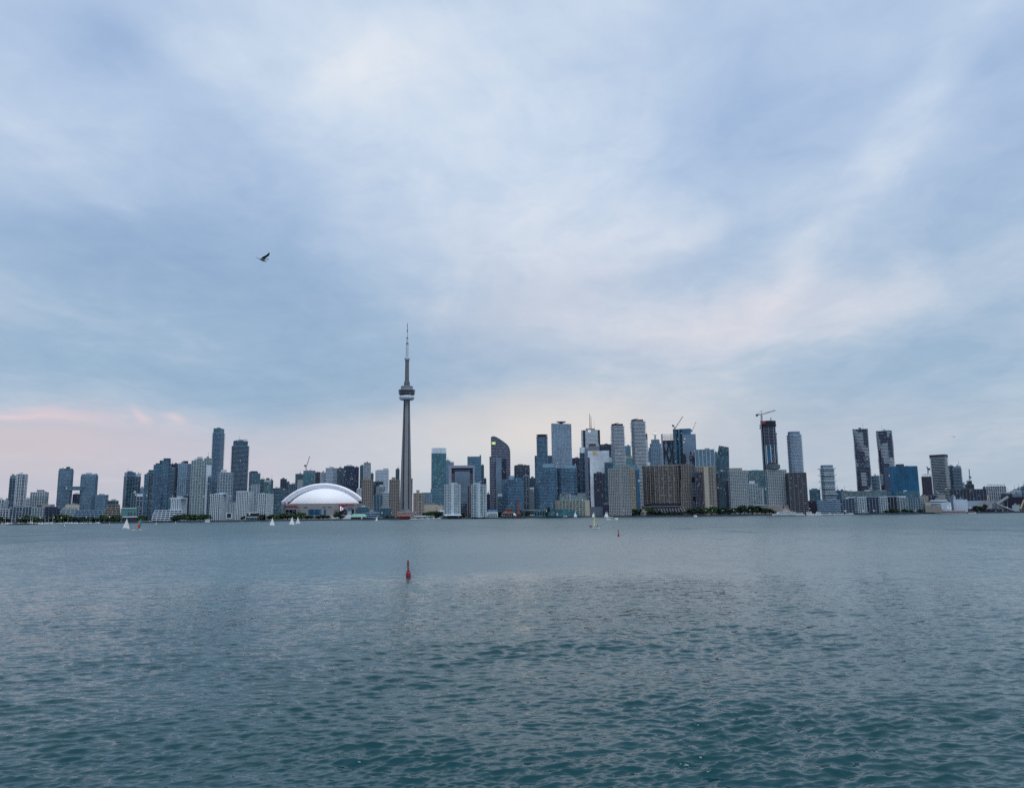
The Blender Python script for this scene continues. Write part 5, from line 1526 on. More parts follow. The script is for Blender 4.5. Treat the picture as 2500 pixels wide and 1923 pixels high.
def control_tower():
    p = AT('C', 1762, 1440, 1455); root = empty('control_tower', (p.x, p.y, GROUND), 0); tag(root, 'slim white concrete control tower with flared foot by the stadium', 'tower')
    h = AT('C', 1762, 1290, 1455).z - GROUND
    MB().prism([(-3, -3), (3, -3), (3, 3), (-3, 3)], 8, h - 7).build('shaft', 'offwhite', root)
    MB().prism([(-15, -8), (6, -8), (6, 8), (-15, 8)], 0, 8, top=[(-3, -3, 8), (3, -3, 8), (3, 3, 8), (-3, 3, 8)]).build('foot', 'offwhite', root)
    MB().box(-4.4, 4.4, -4.4, 4.4, h - 7, h - 1).build('cabin', 'midgrey', root); MB().box(-4.8, 4.8, -4.8, 4.8, h - 1, h).build('roof', 'offwhite', root)
control_tower()
hall('D', 105, 328, 1402, 1450, 1450, 'g_ink', 'greenroof', 'terminal_hall', 'low hall with a pale green pitched roof beside the yachts', 'pavilion', 26, 4)
hall('D', 770, 962, 1412, 1440, 1480, 'darkred', 'brick', 'music_pavilion', 'dark red pavilion with a pitched roof below the needle tower', 'pavilion', 18, 6)
hall('D', 955, 1330, 1430, 1446, 1520, 'dgrey', 'offwhite', 'boat_shelter', 'long pale curved shelter over moored boats right of the needle', 'pavilion', 10, 12)
hall('D', 1400, 1470, 1352, 1366, 1540, 'white', 'white', 'tent_roof', 'white tent roof left of the first white condo twin', 'tent', 12)
hall('F', 268, 540, 1462, 1480, 1530, 'g_ink', 'white', 'promenade_canopy', 'white scalloped canopy along the quay below the left condo twin', 'pavilion', 10, 9)
def red_panel_hall():
    a = AT('F', 830, 1430, 1550)
    S = Site('F', 815, 1090, 1430, 1550); S.xm = 950
    root = empty('quay_restaurant', (S.x, S.y, GROUND), S.rz); tag(root, 'white quay restaurant with a red panel and glass upper floor', 'building')
    MB().box(-S.w / 2, S.w / 2, -10, 10, 0, S.h).build('wall', 'white', root)
    MB().box(S.lx(935, 1400), S.lx(1085, 1400), -7, 9, S.h, S.z(1392)).build('upper_floor', 'g_sky', root)
    MB().box(S.lx(815, 1430), S.lx(930, 1430), -8, 9, S.h, S.z(1412)).build('roof_terrace', 'offwhite', root)
    MB().box(S.lx(832, 1450), S.lx(880, 1450), -10.6, -9.8, S.z(1472), S.z(1440)).build('red_panel', 'red', root)
    for i in range(6): MB().box(S.lx(950 + i * 22, 1450), S.lx(964 + i * 22, 1450), -10.4, -9.8, S.z(1466), S.z(1452)).build('window', 'g_ink', root)
    for i in range(10): MB().box(S.lx(835 + i * 25, 1450), S.lx(851 + i * 25, 1450), -10.4, -9.8, S.z(1496), S.z(1476)).build('opening', 'black', root)
red_panel_hall()
hall('F', 1160, 1330, 1425, 1450, 1560, 'tan', 'redbrown', 'brick_house', 'low brick house left of the tall red chimney', 'building', 14, 5)
hall('F', 1205, 1310, 1375, 1392, 1590, 'brick', 'redbrown', 'power_house', 'red brick power house at the foot of the curved condo', 'building', 14, 4)
hall('F', 1380, 1440, 1440, 1452, 1555, 'brick', 'redbrown', 'brick_kiosk', 'small red brick kiosk at the foot of the red chimney', 'building', 10, 2)
def chimney():
    p = AT('F', 1404, 1440, 1575); root = empty('chimney', (p.x, p.y, GROUND), 0); tag(root, 'tall slender red brick chimney at the centre waterfront', 'chimney')
    h = AT('F', 1404, 1235, 1575).z - GROUND
    MB().bar((0, 0, 0), (0, 0, h), 3.4, 12, 1.3).build('stack', 'brick', root); MB().bar((0, 0, h - 2.5), (0, 0, h + 0.3), 1.8, 12, 1.9).build('rim', 'redbrown', root)
    MB().box(-4.5, 4.5, -4.5, 4.5, 0, 7).build('plinth', 'brick', root)
chimney()
hall('F', 1450, 1840, 1396, 1404, 1590, 'g_teal', 'grey', 'garden_hall', 'long low pale-roofed hall behind the round trees at centre', 'pavilion', 14, 10)
for i, (c, x, y, lab) in enumerate((('F', 1205, 1418, 'white peaked tent left of the brick house'), ('F', 1330, 1436, 'white peaked tent in front of the brick house'), ('F', 1580, 1446, 'white peaked tent between two round trees at centre'), ('H', 565, 1452, 'pale domed music shell among trees before the brown slab'))):
    p = AT(c, x, y, shore_y(PX(c, x, y)[0]) + 18); root = empty('tent', (p.x, p.y, GROUND), 0.3); tag(root, lab, 'tent')
    h = max(6.0, p.z - GROUND); w = 7.0
    if c == 'H': MB().lathe([(11, 0), (11, 5), (8, 10), (4, 12.5), (0.6, 13.5)], 20).build('shell', 'warm', root); MB().box(-5, 5, -11.3, -6, 0.2, 7).build('opening', 'black', root)
    else:
        MB().tri_sheet([(-w, -w, 3), (w, -w, 3), (w, w, 3), (-w, w, 3), (0, 0, h)], [(0, 1, 4), (1, 2, 4), (2, 3, 4), (3, 0, 4), (3, 2, 1, 0)]).build('roof', 'white', root)
        for sx in (-1, 1):
            for sy in (-1, 1): MB().bar((sx * w * 0.95, sy * w * 0.95, 0), (sx * w * 0.95, sy * w * 0.95, 3.05), 0.18, 6).build('pole', 'steel', root)
# sugar shed with a long slanting roof, conveyors and a yellow gantry
def sugar_shed():
    Y = 1500.0; S = Site('L', 872, 1262, 1255, Y); S.xm = 1060
    root = empty('sugar_shed', (S.x, S.y, GROUND), S.rz); tag(root, 'big dark green-grey shed with slanted ribs on the right shore', 'warehouse')
    w = S.w / 2; h = S.h
    m = MB(); m.prism([(-w, -20), (w, -20), (w, 30), (-w, 30)], 0, h, top=[(-w, 8, h), (w * 0.8, 8, h), (w * 0.8, 20, h), (-w, 20, h)]); m.build('shed', 'bluegrey', root)
    for i in range(4):
        a = -w + 2 * w * (0.2 + 0.22 * i); m = MB(); m.prism([(a, -21), (a + 9, -21), (a + 22, 4), (a + 14, 4)], 0, 1.0, top=[(a, -21, 1.0), (a + 9, -21, 1.0), (a + 22, 6, h * 0.97), (a + 14, 6, h * 0.97)]); m.build('slanted_rib', 'midgrey', root)
sugar_shed()
def conveyor(c, p0, p1, Y, mat, label, wth=3.0):
    a, b = AT(c, *p0, Y), AT(c, *p1, Y)
    root = empty('conveyor', (a.x, a.y, GROUND), 0); tag(root, label, 'conveyor')
    A_, B_ = a - Vector((a.x, a.y, GROUND)), b - Vector((a.x, a.y, GROUND))
    MB().bar(A_, B_, wth, 4).build('gallery', mat, root)
    for t in (0.25, 0.6, 0.92):
        q = A_.lerp(B_, t); MB().bar((q.x - 1.2, q.y, 0), (q.x, q.y, q.z), 0.5, 4).build('leg', 'steel', root)
conveyor('L', (1330, 1312), (1500, 1200), 1440, 'grey', 'grey conveyor gallery climbing right at the sugar wharf')
conveyor('L', (1335, 1318), (1610, 1420), 1435, 'grey', 'grey conveyor gallery sloping down to the white box building', 2.2)
conveyor('L', (1186, 1255), (1200, 1175), 1500, 'yellow', 'short yellowish chute standing over the dark shed', 1.3)
conveyor('L', (1688, 1380), (1745, 1240), 1430, 'yellow', 'yellow gantry leg at the right edge quay', 1.5)
conveyor('L', (405, 1110), (455, 1150), 1500, 'white', 'thin pale loading boom above the white roofed warehouse', 0.6)
# ------------------------------------------------------------------ cranes
def crane(c, foot, pivot, tip, tail, Y, label, r=0.9, mat='steel', cab=True):
    """foot/pivot/tip/tail are surveyed points: mast bottom, slewing point, jib end, counter-jib end."""
    P0 = [AT(c, *q, Y) for q in (foot, pivot, tip, tail)]
    o = P0[0]
    root = empty('tower_crane', (o.x, o.y, o.z), 0); tag(root, label, 'crane')
    f, p, t, k = [q - o for q in P0]
    def lattice(a, b, w, name):
        d = (b - a); L = d.length; d.normalize(); u = Vector((0, 1, 0)); v = d.cross(u).normalized(); n = max(3, int(L / (w * 2.4)))
        m = MB(); cs = [u * w + v * w, -u * w + v * w, -u * w - v * w, u * w - v * w]
        for q in cs: m.bar(a + q, b + q, r * 0.32, 4)
        for i in range(n):
            s0, s1 = a + d * (L * i / n), a + d * (L * (i + 1) / n)
            for j in range(4): m.bar(s0 + cs[j], s1 + cs[(j + 1) % 4], r * 0.22, 3)
        m.build(name, mat, root, kind='stuff')
    lattice(f, p, r, 'mast'); lattice(p, t, r * 0.7, 'jib'); lattice(p, k, r * 0.7, 'counter_jib')
    MB().box(k.x - 2.2, k.x + 2.2, -1.6, 1.6, k.z - 4.2, k.z + 0.6).build('counterweight', 'dgrey', root)
    if cab: MB().box(p.x - 2.0, p.x + 1.2, -2.4, 0, p.z - 3.4, p.z + 0.4).build('cab', 'offwhite', root)
    ap = p + Vector((0, 0, 8 * r)); m = MB(); m.bar(p, ap, r * 0.5, 4); m.bar(ap, p.lerp(t, 0.55), r * 0.12, 3); m.bar(ap, k, r * 0.12, 3)
    m.build('apex_ties', mat, root, kind='stuff')
crane('C', (1125, 775), (1124, 722), (1178, 562), (1108, 690), 2360, 'luffing crane with a steep jib above the stadium')
crane('I', (1040, 165), (1038, 68), (1232, 8), (972, 68), 1795, 'crane with a level jib on top of the unfinished tower', 1.2)
crane('H', (975, 300), (972, 268), (1084, 92), (943, 216), 2075, 'luffing crane on the folded blue glass tower', 1.0)
crane('H', (1216, 320), (1214, 305), (1272, 165), (1200, 285), 2300, 'faint far crane right of the folded glass tower', 0.6)
crane('L', (285, 850), (284, 795), (265, 735), (298, 765), 1925, 'small crane on the plum-black wrapped tower', 0.9)
crane('L', (918, 950), (916, 905), (908, 775), (922, 890), 1905, 'small upright crane above the cone-topped building', 0.8)
def scaffold_frame(c, xl, xr, y0, y1, Y, label, n=6, rows=3):
    a, b = AT(c, xl, y0, Y), AT(c, xr, y0, Y); t = AT(c, xl, y1, Y).z
    root = empty('scaffold_frame', (a.x, a.y, a.z), 0); tag(root, label, 'scaffold')
    w = b.x - a.x; h = t - a.z
    for i in range(n + 1): MB().bar((w * i / n, 0, -0.3), (w * i / n, 0, h * (0.7 + 0.3 * ((i * 7) % 5) / 4)), 0.4, 4).build('post', 'grey', root)
    for j in range(rows): MB().bar((0, 0, h * (j + 1) / (rows + 0.5)), (w, 0, h * (j + 1) / (rows + 0.5)), 0.3, 4).build('rail', 'grey', root)
scaffold_frame('L', 200, 332, 892, 845, 1915, 'pale scaffold standing on the plum-black wrapped tower', 5, 2)
scaffold_frame('L', 1185, 1450, 1042, 1000, 1700, 'row of bare posts on the white unfinished frame', 12, 1)
# booms on the striped twins (window-cleaning arms)
for c, a, b, Y, lab in (('H', (130, 203), (178, 182), 1850, 'cleaning arm on the left white striped tower'), ('H', (395, 143), (450, 122), 1850, 'cleaning arm on the taller white striped tower'),
                        ('B', (1508, 160), (1545, 146), 2000, 'cleaning arm on the tallest left tower'), ('C', (165, 330), (262, 318), 1950, 'thin cleaning arm on the second tallest left tower')):
    p, q = AT(c, *a, Y), AT(c, *b, Y); root = empty('roof_crane', (p.x, p.y, p.z), 0); tag(root, lab, 'crane')
    MB().bar((0, 0, 1.0), (q.x - p.x, 0, max(1.5, q.z - p.z)), 0.7, 5).build('arm', 'dgrey', root); MB().box(-1.5, 1.5, -1.5, 1.5, -0.5, 2.0).build('base', 'dgrey', root)

# ------------------------------------------------------------------ trees
def leaf_mat(name, c0, c1):
    m, gg, b = new_mat(name)
    geo = gg.n('ShaderNodeNewGeometry')
    r = geo.outputs['Random Per Island']
    t = gg.n('ShaderNodeTexCoord').outputs['Object']
    n = gg.noise(t, 4.0, 2.0)
    f = gg.m('MULTIPLY_ADD', n, 0.6, gg.m('MULTIPLY', r, 0.6), clamp=True)
    gg.put(b.inputs['Base Color'], gg.mix(f, (*c0, 1), (*c1, 1)))
    b.inputs['Roughness'].default_value = 0.75
leaf_mat('leaf_dark', (0.008, 0.024, 0.018), (0.030, 0.075, 0.040))
leaf_mat('leaf_mid', (0.016, 0.050, 0.022), (0.055, 0.120, 0.045))
leaf_mat('leaf_pale', (0.030, 0.068, 0.035), (0.085, 0.145, 0.065))
solid('bark', (0.055, 0.045, 0.038), 0.9)
def crown_mesh(seed, mat, conifer=False, n=820):
    r = random.Random(seed); m = MB()
    lumps = [(r.uniform(-0.28, 0.28), r.uniform(-0.28, 0.28), r.uniform(0.30, 0.62), r.uniform(0.18, 0.28)) for _ in range(9)] + [(r.uniform(-0.16, 0.16), r.uniform(-0.16, 0.16), r.uniform(0.70, 0.82), r.uniform(0.19, 0.26)) for _ in range(5)]
    for i in range(n):
        if conifer:
            h = r.uniform(0.08, 1.0); q = (1 - h) * 0.42 + 0.04; a = r.uniform(0, 6.283); p = Vector((q * math.cos(a), q * math.sin(a), h))
        else:
            x, y, z, s = lumps[i % len(lumps)]
            d = Vector((r.gauss(0, 1), r.gauss(0, 1), r.gauss(0, 1))).normalized() * s * (r.uniform(0.55, 1.05))
            p = Vector((x, y, z)) + Vector((d.x, d.y, d.z * 0.8)); p.z = min(1.0, max(0.06, p.z))
        u = Vector((r.gauss(0, 1), r.gauss(0, 1), r.gauss(0, 0.6))).normalized(); v = u.cross(Vector((r.gauss(0, 1), r.gauss(0, 1), r.gauss(0, 1)))).normalized()
        s = r.uniform(0.045, 0.09)
        m.tri_sheet([p - u * s, p - v * s * 0.7, p + u * s, p + v * s * 0.7], [(0, 1, 2, 3)])
    return m.mesh('crown', mat)
CROWNS = {'d': [crown_mesh(i, 'leaf_dark') for i in range(4)], 'm': [crown_mesh(i + 10, 'leaf_mid') for i in range(4)], 'p': [crown_mesh(i + 20, 'leaf_pale') for i in range(3)], 'c': [crown_mesh(40, 'leaf_dark', True)]}
tm = MB(); tm.bar((0, 0, -0.01), (0, 0, 0.30), 0.035, 7, 0.024)
for a in range(5): tm.bar((0, 0, 0.26), (0.22 * math.cos(a * 1.26), 0.22 * math.sin(a * 1.26), 0.56), 0.016, 5, 0.006)
TRUNK = tm.mesh('trunk', 'bark')
ORD = ['first', 'second', 'third', 'fourth', 'fifth', 'sixth', 'seventh', 'eighth', 'ninth', 'tenth', 'eleventh', 'twelfth', 'thirteenth', 'fourteenth', 'fifteenth', 'sixteenth', 'seventeenth', 'eighteenth', 'nineteenth', 'twentieth', 'twenty-first', 'twenty-second', 'twenty-third', 'twenty-fourth', 'twenty-fifth', 'twenty-sixth']
KIND = {'d': 'dark', 'm': 'green', 'p': 'pale green', 'c': 'dark narrow'}
tcount = 0
def grove(where, group, trees, off=16):
    global tcount
    rr_ = random.Random(len(trees) * 31 + off)
    for i, (c, x, yt, w, k) in enumerate(trees):
        px, py = PX(c, x, yt); Y = shore_y(px) + off + rr_.uniform(-5, 14)
        p = at(px, py, Y); h = p.z - GROUND; wd = w / CROPS[c][2] * Y / F
        root = empty('tree', (p.x, Y, GROUND), rr_.uniform(0, 6.28)); root.scale = (wd * 1.42, wd * 1.42, h * 1.06)
        tag(root, '%s of the %s' % (ORD[i] + ' tree from left, ' + KIND[k] + ',', where), 'tree', group)
        cm = CROWNS[k][tcount % len(CROWNS[k])]; tcount += 1
        o = bpy.data.objects.new('crown', cm); link(o, root)
        o = bpy.data.objects.new('trunk', TRUNK); link(o, root)
grove('row at the left marina', 'trees at the left marina', [('A', 10, 1448, 110, 'd'), ('A', 75, 1452, 90, 'd'), ('A', 130, 1470, 80, 'd'), ('A', 300, 1462, 90, 'd'), ('A', 350, 1455, 90, 'd'), ('A', 420, 1428, 120, 'p'), ('A', 500, 1432, 120, 'p'), ('A', 580, 1462, 90, 'd'), ('A', 655, 1462, 90, 'd'), ('A', 735, 1466, 80, 'd'),
      ('A', 840, 1424, 130, 'm'), ('A', 930, 1412, 140, 'm'), ('A', 1000, 1425, 110, 'm'), ('A', 1040, 1448, 110, 'd'), ('A', 1110, 1452, 100, 'd'), ('A', 1185, 1456, 90, 'd'), ('A', 1270, 1446, 110, 'd'), ('A', 1355, 1448, 100, 'd'), ('A', 1440, 1470, 80, 'd'), ('A', 1515, 1424, 120, 'm'), ('A', 1580, 1455, 90, 'd'), ('A', 1650, 1432, 110, 'm'), ('A', 1725, 1430, 110, 'm')])
grove('group before the white terraced block', 'trees by the white terraced block', [('B', 395, 1432, 100, 'm'), ('B', 450, 1440, 80, 'd'), ('B', 900, 1415, 130, 'm'), ('B', 960, 1424, 100, 'd'), ('B', 1020, 1408, 120, 'm'), ('B', 1110, 1412, 110, 'm'), ('B', 1180, 1416, 110, 'm'), ('B', 1250, 1412, 110, 'p'), ('B', 1320, 1410, 110, 'm'), ('B', 1370, 1420, 80, 'd')])
grove('park in front of the stadium', 'trees in the park before the stadium', [('C', 200, 1440, 60, 'd'), ('C', 475, 1418, 110, 'd'), ('C', 590, 1432, 90, 'd'), ('C', 650, 1412, 120, 'm'), ('C', 720, 1418, 120, 'm'), ('C', 790, 1398, 110, 'd'), ('C', 855, 1388, 150, 'p'), ('C', 930, 1420, 90, 'd'), ('C', 985, 1392, 120, 'm'), ('C', 1060, 1388, 120, 'm'), ('C', 1140, 1428, 80, 'd'), ('C', 1200, 1430, 90, 'd'), ('C', 1300, 1430, 90, 'd'), ('C', 1370, 1420, 110, 'd'), ('C', 1430, 1424, 90, 'd'), ('C', 1568, 1378, 80, 'd'), ('C', 1630, 1418, 90, 'd')])
grove('garden left of the white condo twins', 'trees by the white condo twins', [('D', 640, 1432, 60, 'd'), ('D', 700, 1440, 60, 'd'), ('D', 1190, 1390, 90, 'd'), ('D', 1260, 1372, 110, 'm'), ('D', 1330, 1368, 120, 'd'), ('D', 1400, 1372, 110, 'd')], 20)
grove('quay before the right white condo twin', 'small trees along the centre quay', [('F', 560, 1450, 60, 'd'), ('F', 690, 1452, 60, 'm'), ('F', 770, 1448, 70, 'd'), ('F', 1120, 1425, 90, 'd'), ('F', 1180, 1460, 60, 'm'), ('F', 1480, 1415, 80, 'm')], 22)
grove('round trees left of the cream quay terminal', 'round trees by the quay terminal', [('G', 60, 1430, 70, 'd'), ('G', 145, 1416, 100, 'd'), ('G', 255, 1414, 110, 'd'), ('G', 345, 1382, 66, 'c')], 14)
grove('park before the brown slab', 'trees in the park before the brown slab', [('H', 270, 1405, 80, 'd'), ('H', 340, 1402, 110, 'm'), ('H', 400, 1400, 110, 'm'), ('H', 460, 1408, 100, 'm'), ('H', 530, 1392, 120, 'p'), ('H', 590, 1384, 130, 'm'), ('H', 655, 1400, 100, 'm'), ('H', 735, 1428, 80, 'd'), ('H', 800, 1448, 80, 'd'), ('H', 880, 1450, 80, 'd'), ('H', 960, 1452, 80, 'd'), ('H', 1040, 1450, 70, 'd'), ('H', 1160, 1402, 100, 'd')], 18)
grove('dark grove before the two punched hotel towers', 'trees in the grove before the hotels', [('I', 70, 1398, 110, 'd'), ('I', 130, 1385, 120, 'd'), ('I', 190, 1392, 100, 'd'), ('I', 260, 1385, 110, 'm'), ('I', 330, 1376, 110, 'm'), ('I', 395, 1372, 120, 'm'), ('I', 460, 1392, 100, 'd'), ('I', 530, 1382, 110, 'd'), ('I', 600, 1404, 100, 'd'), ('I', 660, 1392, 110, 'd'), ('I', 730, 1360, 120, 'd'), ('I', 790, 1355, 120, 'd'), ('I', 850, 1395, 100, 'd'), ('I', 905, 1356, 120, 'd'), ('I', 970, 1362, 120, 'd'), ('I', 1030, 1385, 110, 'd'), ('I', 1090, 1390, 110, 'd'), ('I', 1150, 1398, 110, 'd'), ('I', 1200, 1420, 80, 'd')], 16)
grove('row along the chequered quay blocks', 'small trees along the right quay', [('K', 520 + 72 * i, (1392, 1384, 1396, 1380, 1390)[i % 5], (90, 76, 84)[i % 3], 'd' if i % 3 else 'm') for i in range(15)] + [('K', 1640, 1378, 66, 'd'), ('K', 1695, 1372, 70, 'd')], 12)
grove('clump beside the big dark sugar shed', 'trees by the sugar shed', [('L', 1020, 1334, 100, 'd'), ('L', 1070, 1342, 80, 'd'), ('L', 1132, 1314, 90, 'd')], 12)

# ------------------------------------------------------------------ boats
def hull_mb(L, B, Hh, bow=0.32, n=9):
    """Pointed hull, bow at +x; deck at Hh."""
    m = MB(); rows = []
    for i in range(n):
        t = i / (n - 1); x = -L / 2 + L * t
        w = B / 2 * (1.0 if t < 1 - bow - 0.15 else max(0.02, (1 - ((t - (1 - bow - 0.15)) / (bow + 0.15)) ** 2)))
        w *= 0.9 + 0.1 * min(1, t * 4)
        zt = Hh * (1 + 0.25 * max(0, t - 0.55) ** 1.2 * 2)
        rows.append([(x, -w, zt), (x - L * 0.03 * t, -w * 0.75, 0.0), (x - L * 0.03 * t, -w * 0.2, -0.35 * Hh), (x - L * 0.03 * t, w * 0.2, -0.35 * Hh), (x - L * 0.03 * t, w * 0.75, 0.0), (x, w, zt)])
    for r_ in rows: m.v += r_
    for i in range(n - 1):
        for j in range(6):
            q = (j + 1) % 6; m.f.append((i * 6 + j, i * 6 + 6 + j, i * 6 + 6 + q, i * 6 + q))
    m.f.append(tuple(range(6))); k = (n - 1) * 6; m.f.append(tuple(k + j for j in reversed(range(6))))
    return m
def sail_mb(a, b, c, camber=0.1, n=6):
    """Triangular sail a (tack), b (head), c (clew) with belly towards -y."""
    a, b, c = Vector(a), Vector(b), Vector(c); m = MB(); idx = {}
    nrm = (b - a).cross(c - a).normalized(); L = (c - a).length
    for i in range(n + 1):
        for j in range(n + 1 - i):
            u, v = i / n, j / n
            p = a + (b - a) * u + (c - a) * v + nrm * (camber * L * 4 * v * (1 - u - v) * 1.0)
            idx[i, j] = len(m.v); m.v.append(tuple(p))
    for i in range(n):
        for j in range(n - i):
            m.f.append((idx[i, j], idx[i + 1, j], idx[i, j + 1]))
            if j < n - i - 1: m.f.append((idx[i + 1, j], idx[i + 1, j + 1], idx[i, j + 1]))
    return m
def sailboat(px, py, hpx, label, L=None, heel=0.0, face=1, rz=0.3, hullm='boat_white', jib=True, mats=('sail_white', 'sail_white')):
    p = on_water(px, py); D = p.y; h = hpx * D / F
    L = L or h * 0.62
    root = empty('sailboat', (p.x, p.y, 0.02), rz + (0 if face > 0 else math.pi)); root.rotation_euler.x = heel * face
    tag(root, label, 'sailboat')
    hull_mb(L, L * 0.34, L * 0.085).build('hull', hullm, root)
    MB().bar((L * 0.12, 0, 0), (L * 0.10, 0, h), h * 0.008, 6, h * 0.004).build('mast', 'steel', root)
    MB().bar((L * 0.12, 0, h * 0.13), (-L * 0.46, 0, h * 0.12), h * 0.006, 5).build('boom', 'steel', root)
    sail_mb((L * 0.11, -0.02, h * 0.14), (L * 0.10, -0.02, h * 0.985), (-L * 0.45, -0.02, h * 0.13), 0.12).build('mainsail', mats[0], root, True)
    if jib: sail_mb((L * 0.46, 0, h * 0.09), (L * 0.12, 0, h * 0.84), (L * 0.08, -0.1, h * 0.12), 0.12).build('jib', mats[1], root, True)
    return root, L, h, p
sailboat(307.5, 1292.0, 28, 'white sailboat left of the boat with the coloured sail', rz=0.15, heel=0.06)
sailboat(664, 1284.0, 21, 'white sailboat with a jib, just left of the pair before the stadium', rz=0.5)
sailboat(712, 1282.0, 21.5, 'bigger of the two white sailboats in front of the stadium', rz=0.2)
sailboat(727.5, 1279.8, 19, 'smaller right one of the two white sailboats before the stadium', rz=0.35, face=-1)
sailboat(920.3, 1272.4, 13.5, 'small white sailboat left of the needle tower on the water', rz=0.2, jib=False)
sailboat(1404.6, 1263.0, 15, 'white sailboat in front of the cream quay terminal', rz=0.25)
sailboat(1448.5, 1263.3, 13.5, 'white sailboat partly hidden by the yellow sail', rz=0.25)
sailboat(1479.5, 1263.6, 16, 'white sailboat behind the motor cruiser, left one', rz=0.2)
sailboat(1483.5, 1262.4, 15, 'white sailboat behind the motor cruiser, middle one', rz=1.0)
sailboat(1488.6, 1258.8, 14, 'white sailboat behind the motor cruiser, right and farthest', rz=0.3, jib=False)
def tiny_dinghies():
    for i, (px, py, h) in enumerate(((102.5, 1281.5, 4.0), (158, 1284.5, 6.0), (267.5, 1279.5, 4.0), (381.5, 1280.5, 7.0), (429, 1277, 6.0), (590.5, 1274.5, 5.0), (615.5, 1277.0, 6.0), (625.3, 1276.5, 6.0), (632.6, 1275.0, 5.0), (658.4, 1274.5, 5.5))):
        sailboat(px, py, h, '%s tiny white dinghy from the left, near the left shore' % ORD[i], rz=0.3 * i, jib=False)[0]['group'] = 'tiny dinghies off the left shore'
tiny_dinghies()
# catamaran with a bright sail
def coloured_cat():
    p = on_water(334, 1294.0); k = p.y / F
    root = empty('catamaran', (p.x, p.y, 0.03), 0.08); tag(root, 'catamaran with a turquoise, red and orange sail near the left shore', 'sailboat')
    L = 20.5 * k
    for s in (-1, 1):
        o = hull_mb(L, L * 0.09, L * 0.07).build('hull', 'boat_white', root); o.location = (0, s * L * 0.17, 0)
    MB().box(-L * 0.25, L * 0.18, -L * 0.17, L * 0.17, L * 0.055, L * 0.07).build('trampoline', 'black', root)
    z = lambda y: (1294.0 - y) * k; x = lambda a: (a - 334) * k
    MB().bar((x(333), 0, 0.3), (x(341.4), 0, z(1266.6)), 0.07, 6, 0.04).build('mast', 'yellow', root)
    MATS['sail_teal'] = solid('sail_teal', (0.02, 0.30, 0.36), 0.7); solid('sail_red', (0.50, 0.02, 0.04), 0.7); solid('sail_orange', (0.62, 0.36, 0.20), 0.7)
    def sh(nm, pts, mt, yy):
        m = MB(); m.tri_sheet([(x(a), yy - 0.12 * math.sin(i), z(b)) for i, (a, b) in enumerate(pts)], [tuple(range(len(pts)))]); m.build(nm, mt, root)
    sh('sail_panel', [(341.2, 1266.8), (343.4, 1271), (344.2, 1277), (343.6, 1284), (342.4, 1287.5), (340, 1279), (339.2, 1274)], 'sail_teal', 0.0)
    sh('sail_panel', [(338.2, 1278.5), (339.4, 1278.2), (342.2, 1288), (341.4, 1289.8), (335.4, 1286.5)], 'sail_red', -0.25)
    sh('sail_panel', [(341.0, 1267.0), (339.2, 1274), (338.4, 1278.6), (335.4, 1286.5), (341.2, 1290), (340, 1291), (333.4, 1287.4), (336.2, 1278)], 'sail_orange', -0.1)
    return p, k
cat_p, cat_k = coloured_cat()
# skiff with a yellow spinnaker
def yellow_skiff():
    p = on_water(1453, 1289.3); k = p.y / F
    root = empty('skiff', (p.x, p.y, 0.03), 0.35); tag(root, 'racing skiff with a tall yellow sail and dark-clad crew', 'sailboat')
    L = 21 * k
    for s in (-1, 1):
        o = hull_mb(L, L * 0.1, L * 0.075).build('hull', 'boat_white', root); o.location = (0, s * L * 0.16, 0)
    MB().box(-L * 0.3, L * 0.2, -L * 0.16, L * 0.16, L * 0.06, L * 0.075).build('trampoline', 'navy', root)
    h = 49 * k
    solid('sail_yellow', (0.70, 0.71, 0.46), 0.7, var=0.08); solid('sail_pink', (0.55, 0.42, 0.44), 0.7)
    MB().bar((0, 0, 0.3), (-0.1, 0, h), 0.07, 6, 0.035).build('mast', 'steel', root)
    m = sail_mb((0.25, -0.3, h * 0.12), (-0.1, 0, h * 0.84), (-L * 0.10, 1.6, h * 0.16), 0.35, 8); m.build('mainsail', 'sail_yellow', root, True)
    m = sail_mb((0.5, -0.2, h * 0.10), (0.1, 0, h * 0.78), (L * 0.05, -1.4, h * 0.13), 0.3, 8); m.build('spinnaker', 'sail_yellow', root, True)
    m = sail_mb((L * 0.28, 0.1, h * 0.10), (0.1, 0, h * 0.58), (L * 0.12, 0.8, h * 0.12), 0.15); m.build('jib', 'sail_pink', root, True)
    return p, k
sk_p, sk_k = yellow_skiff()

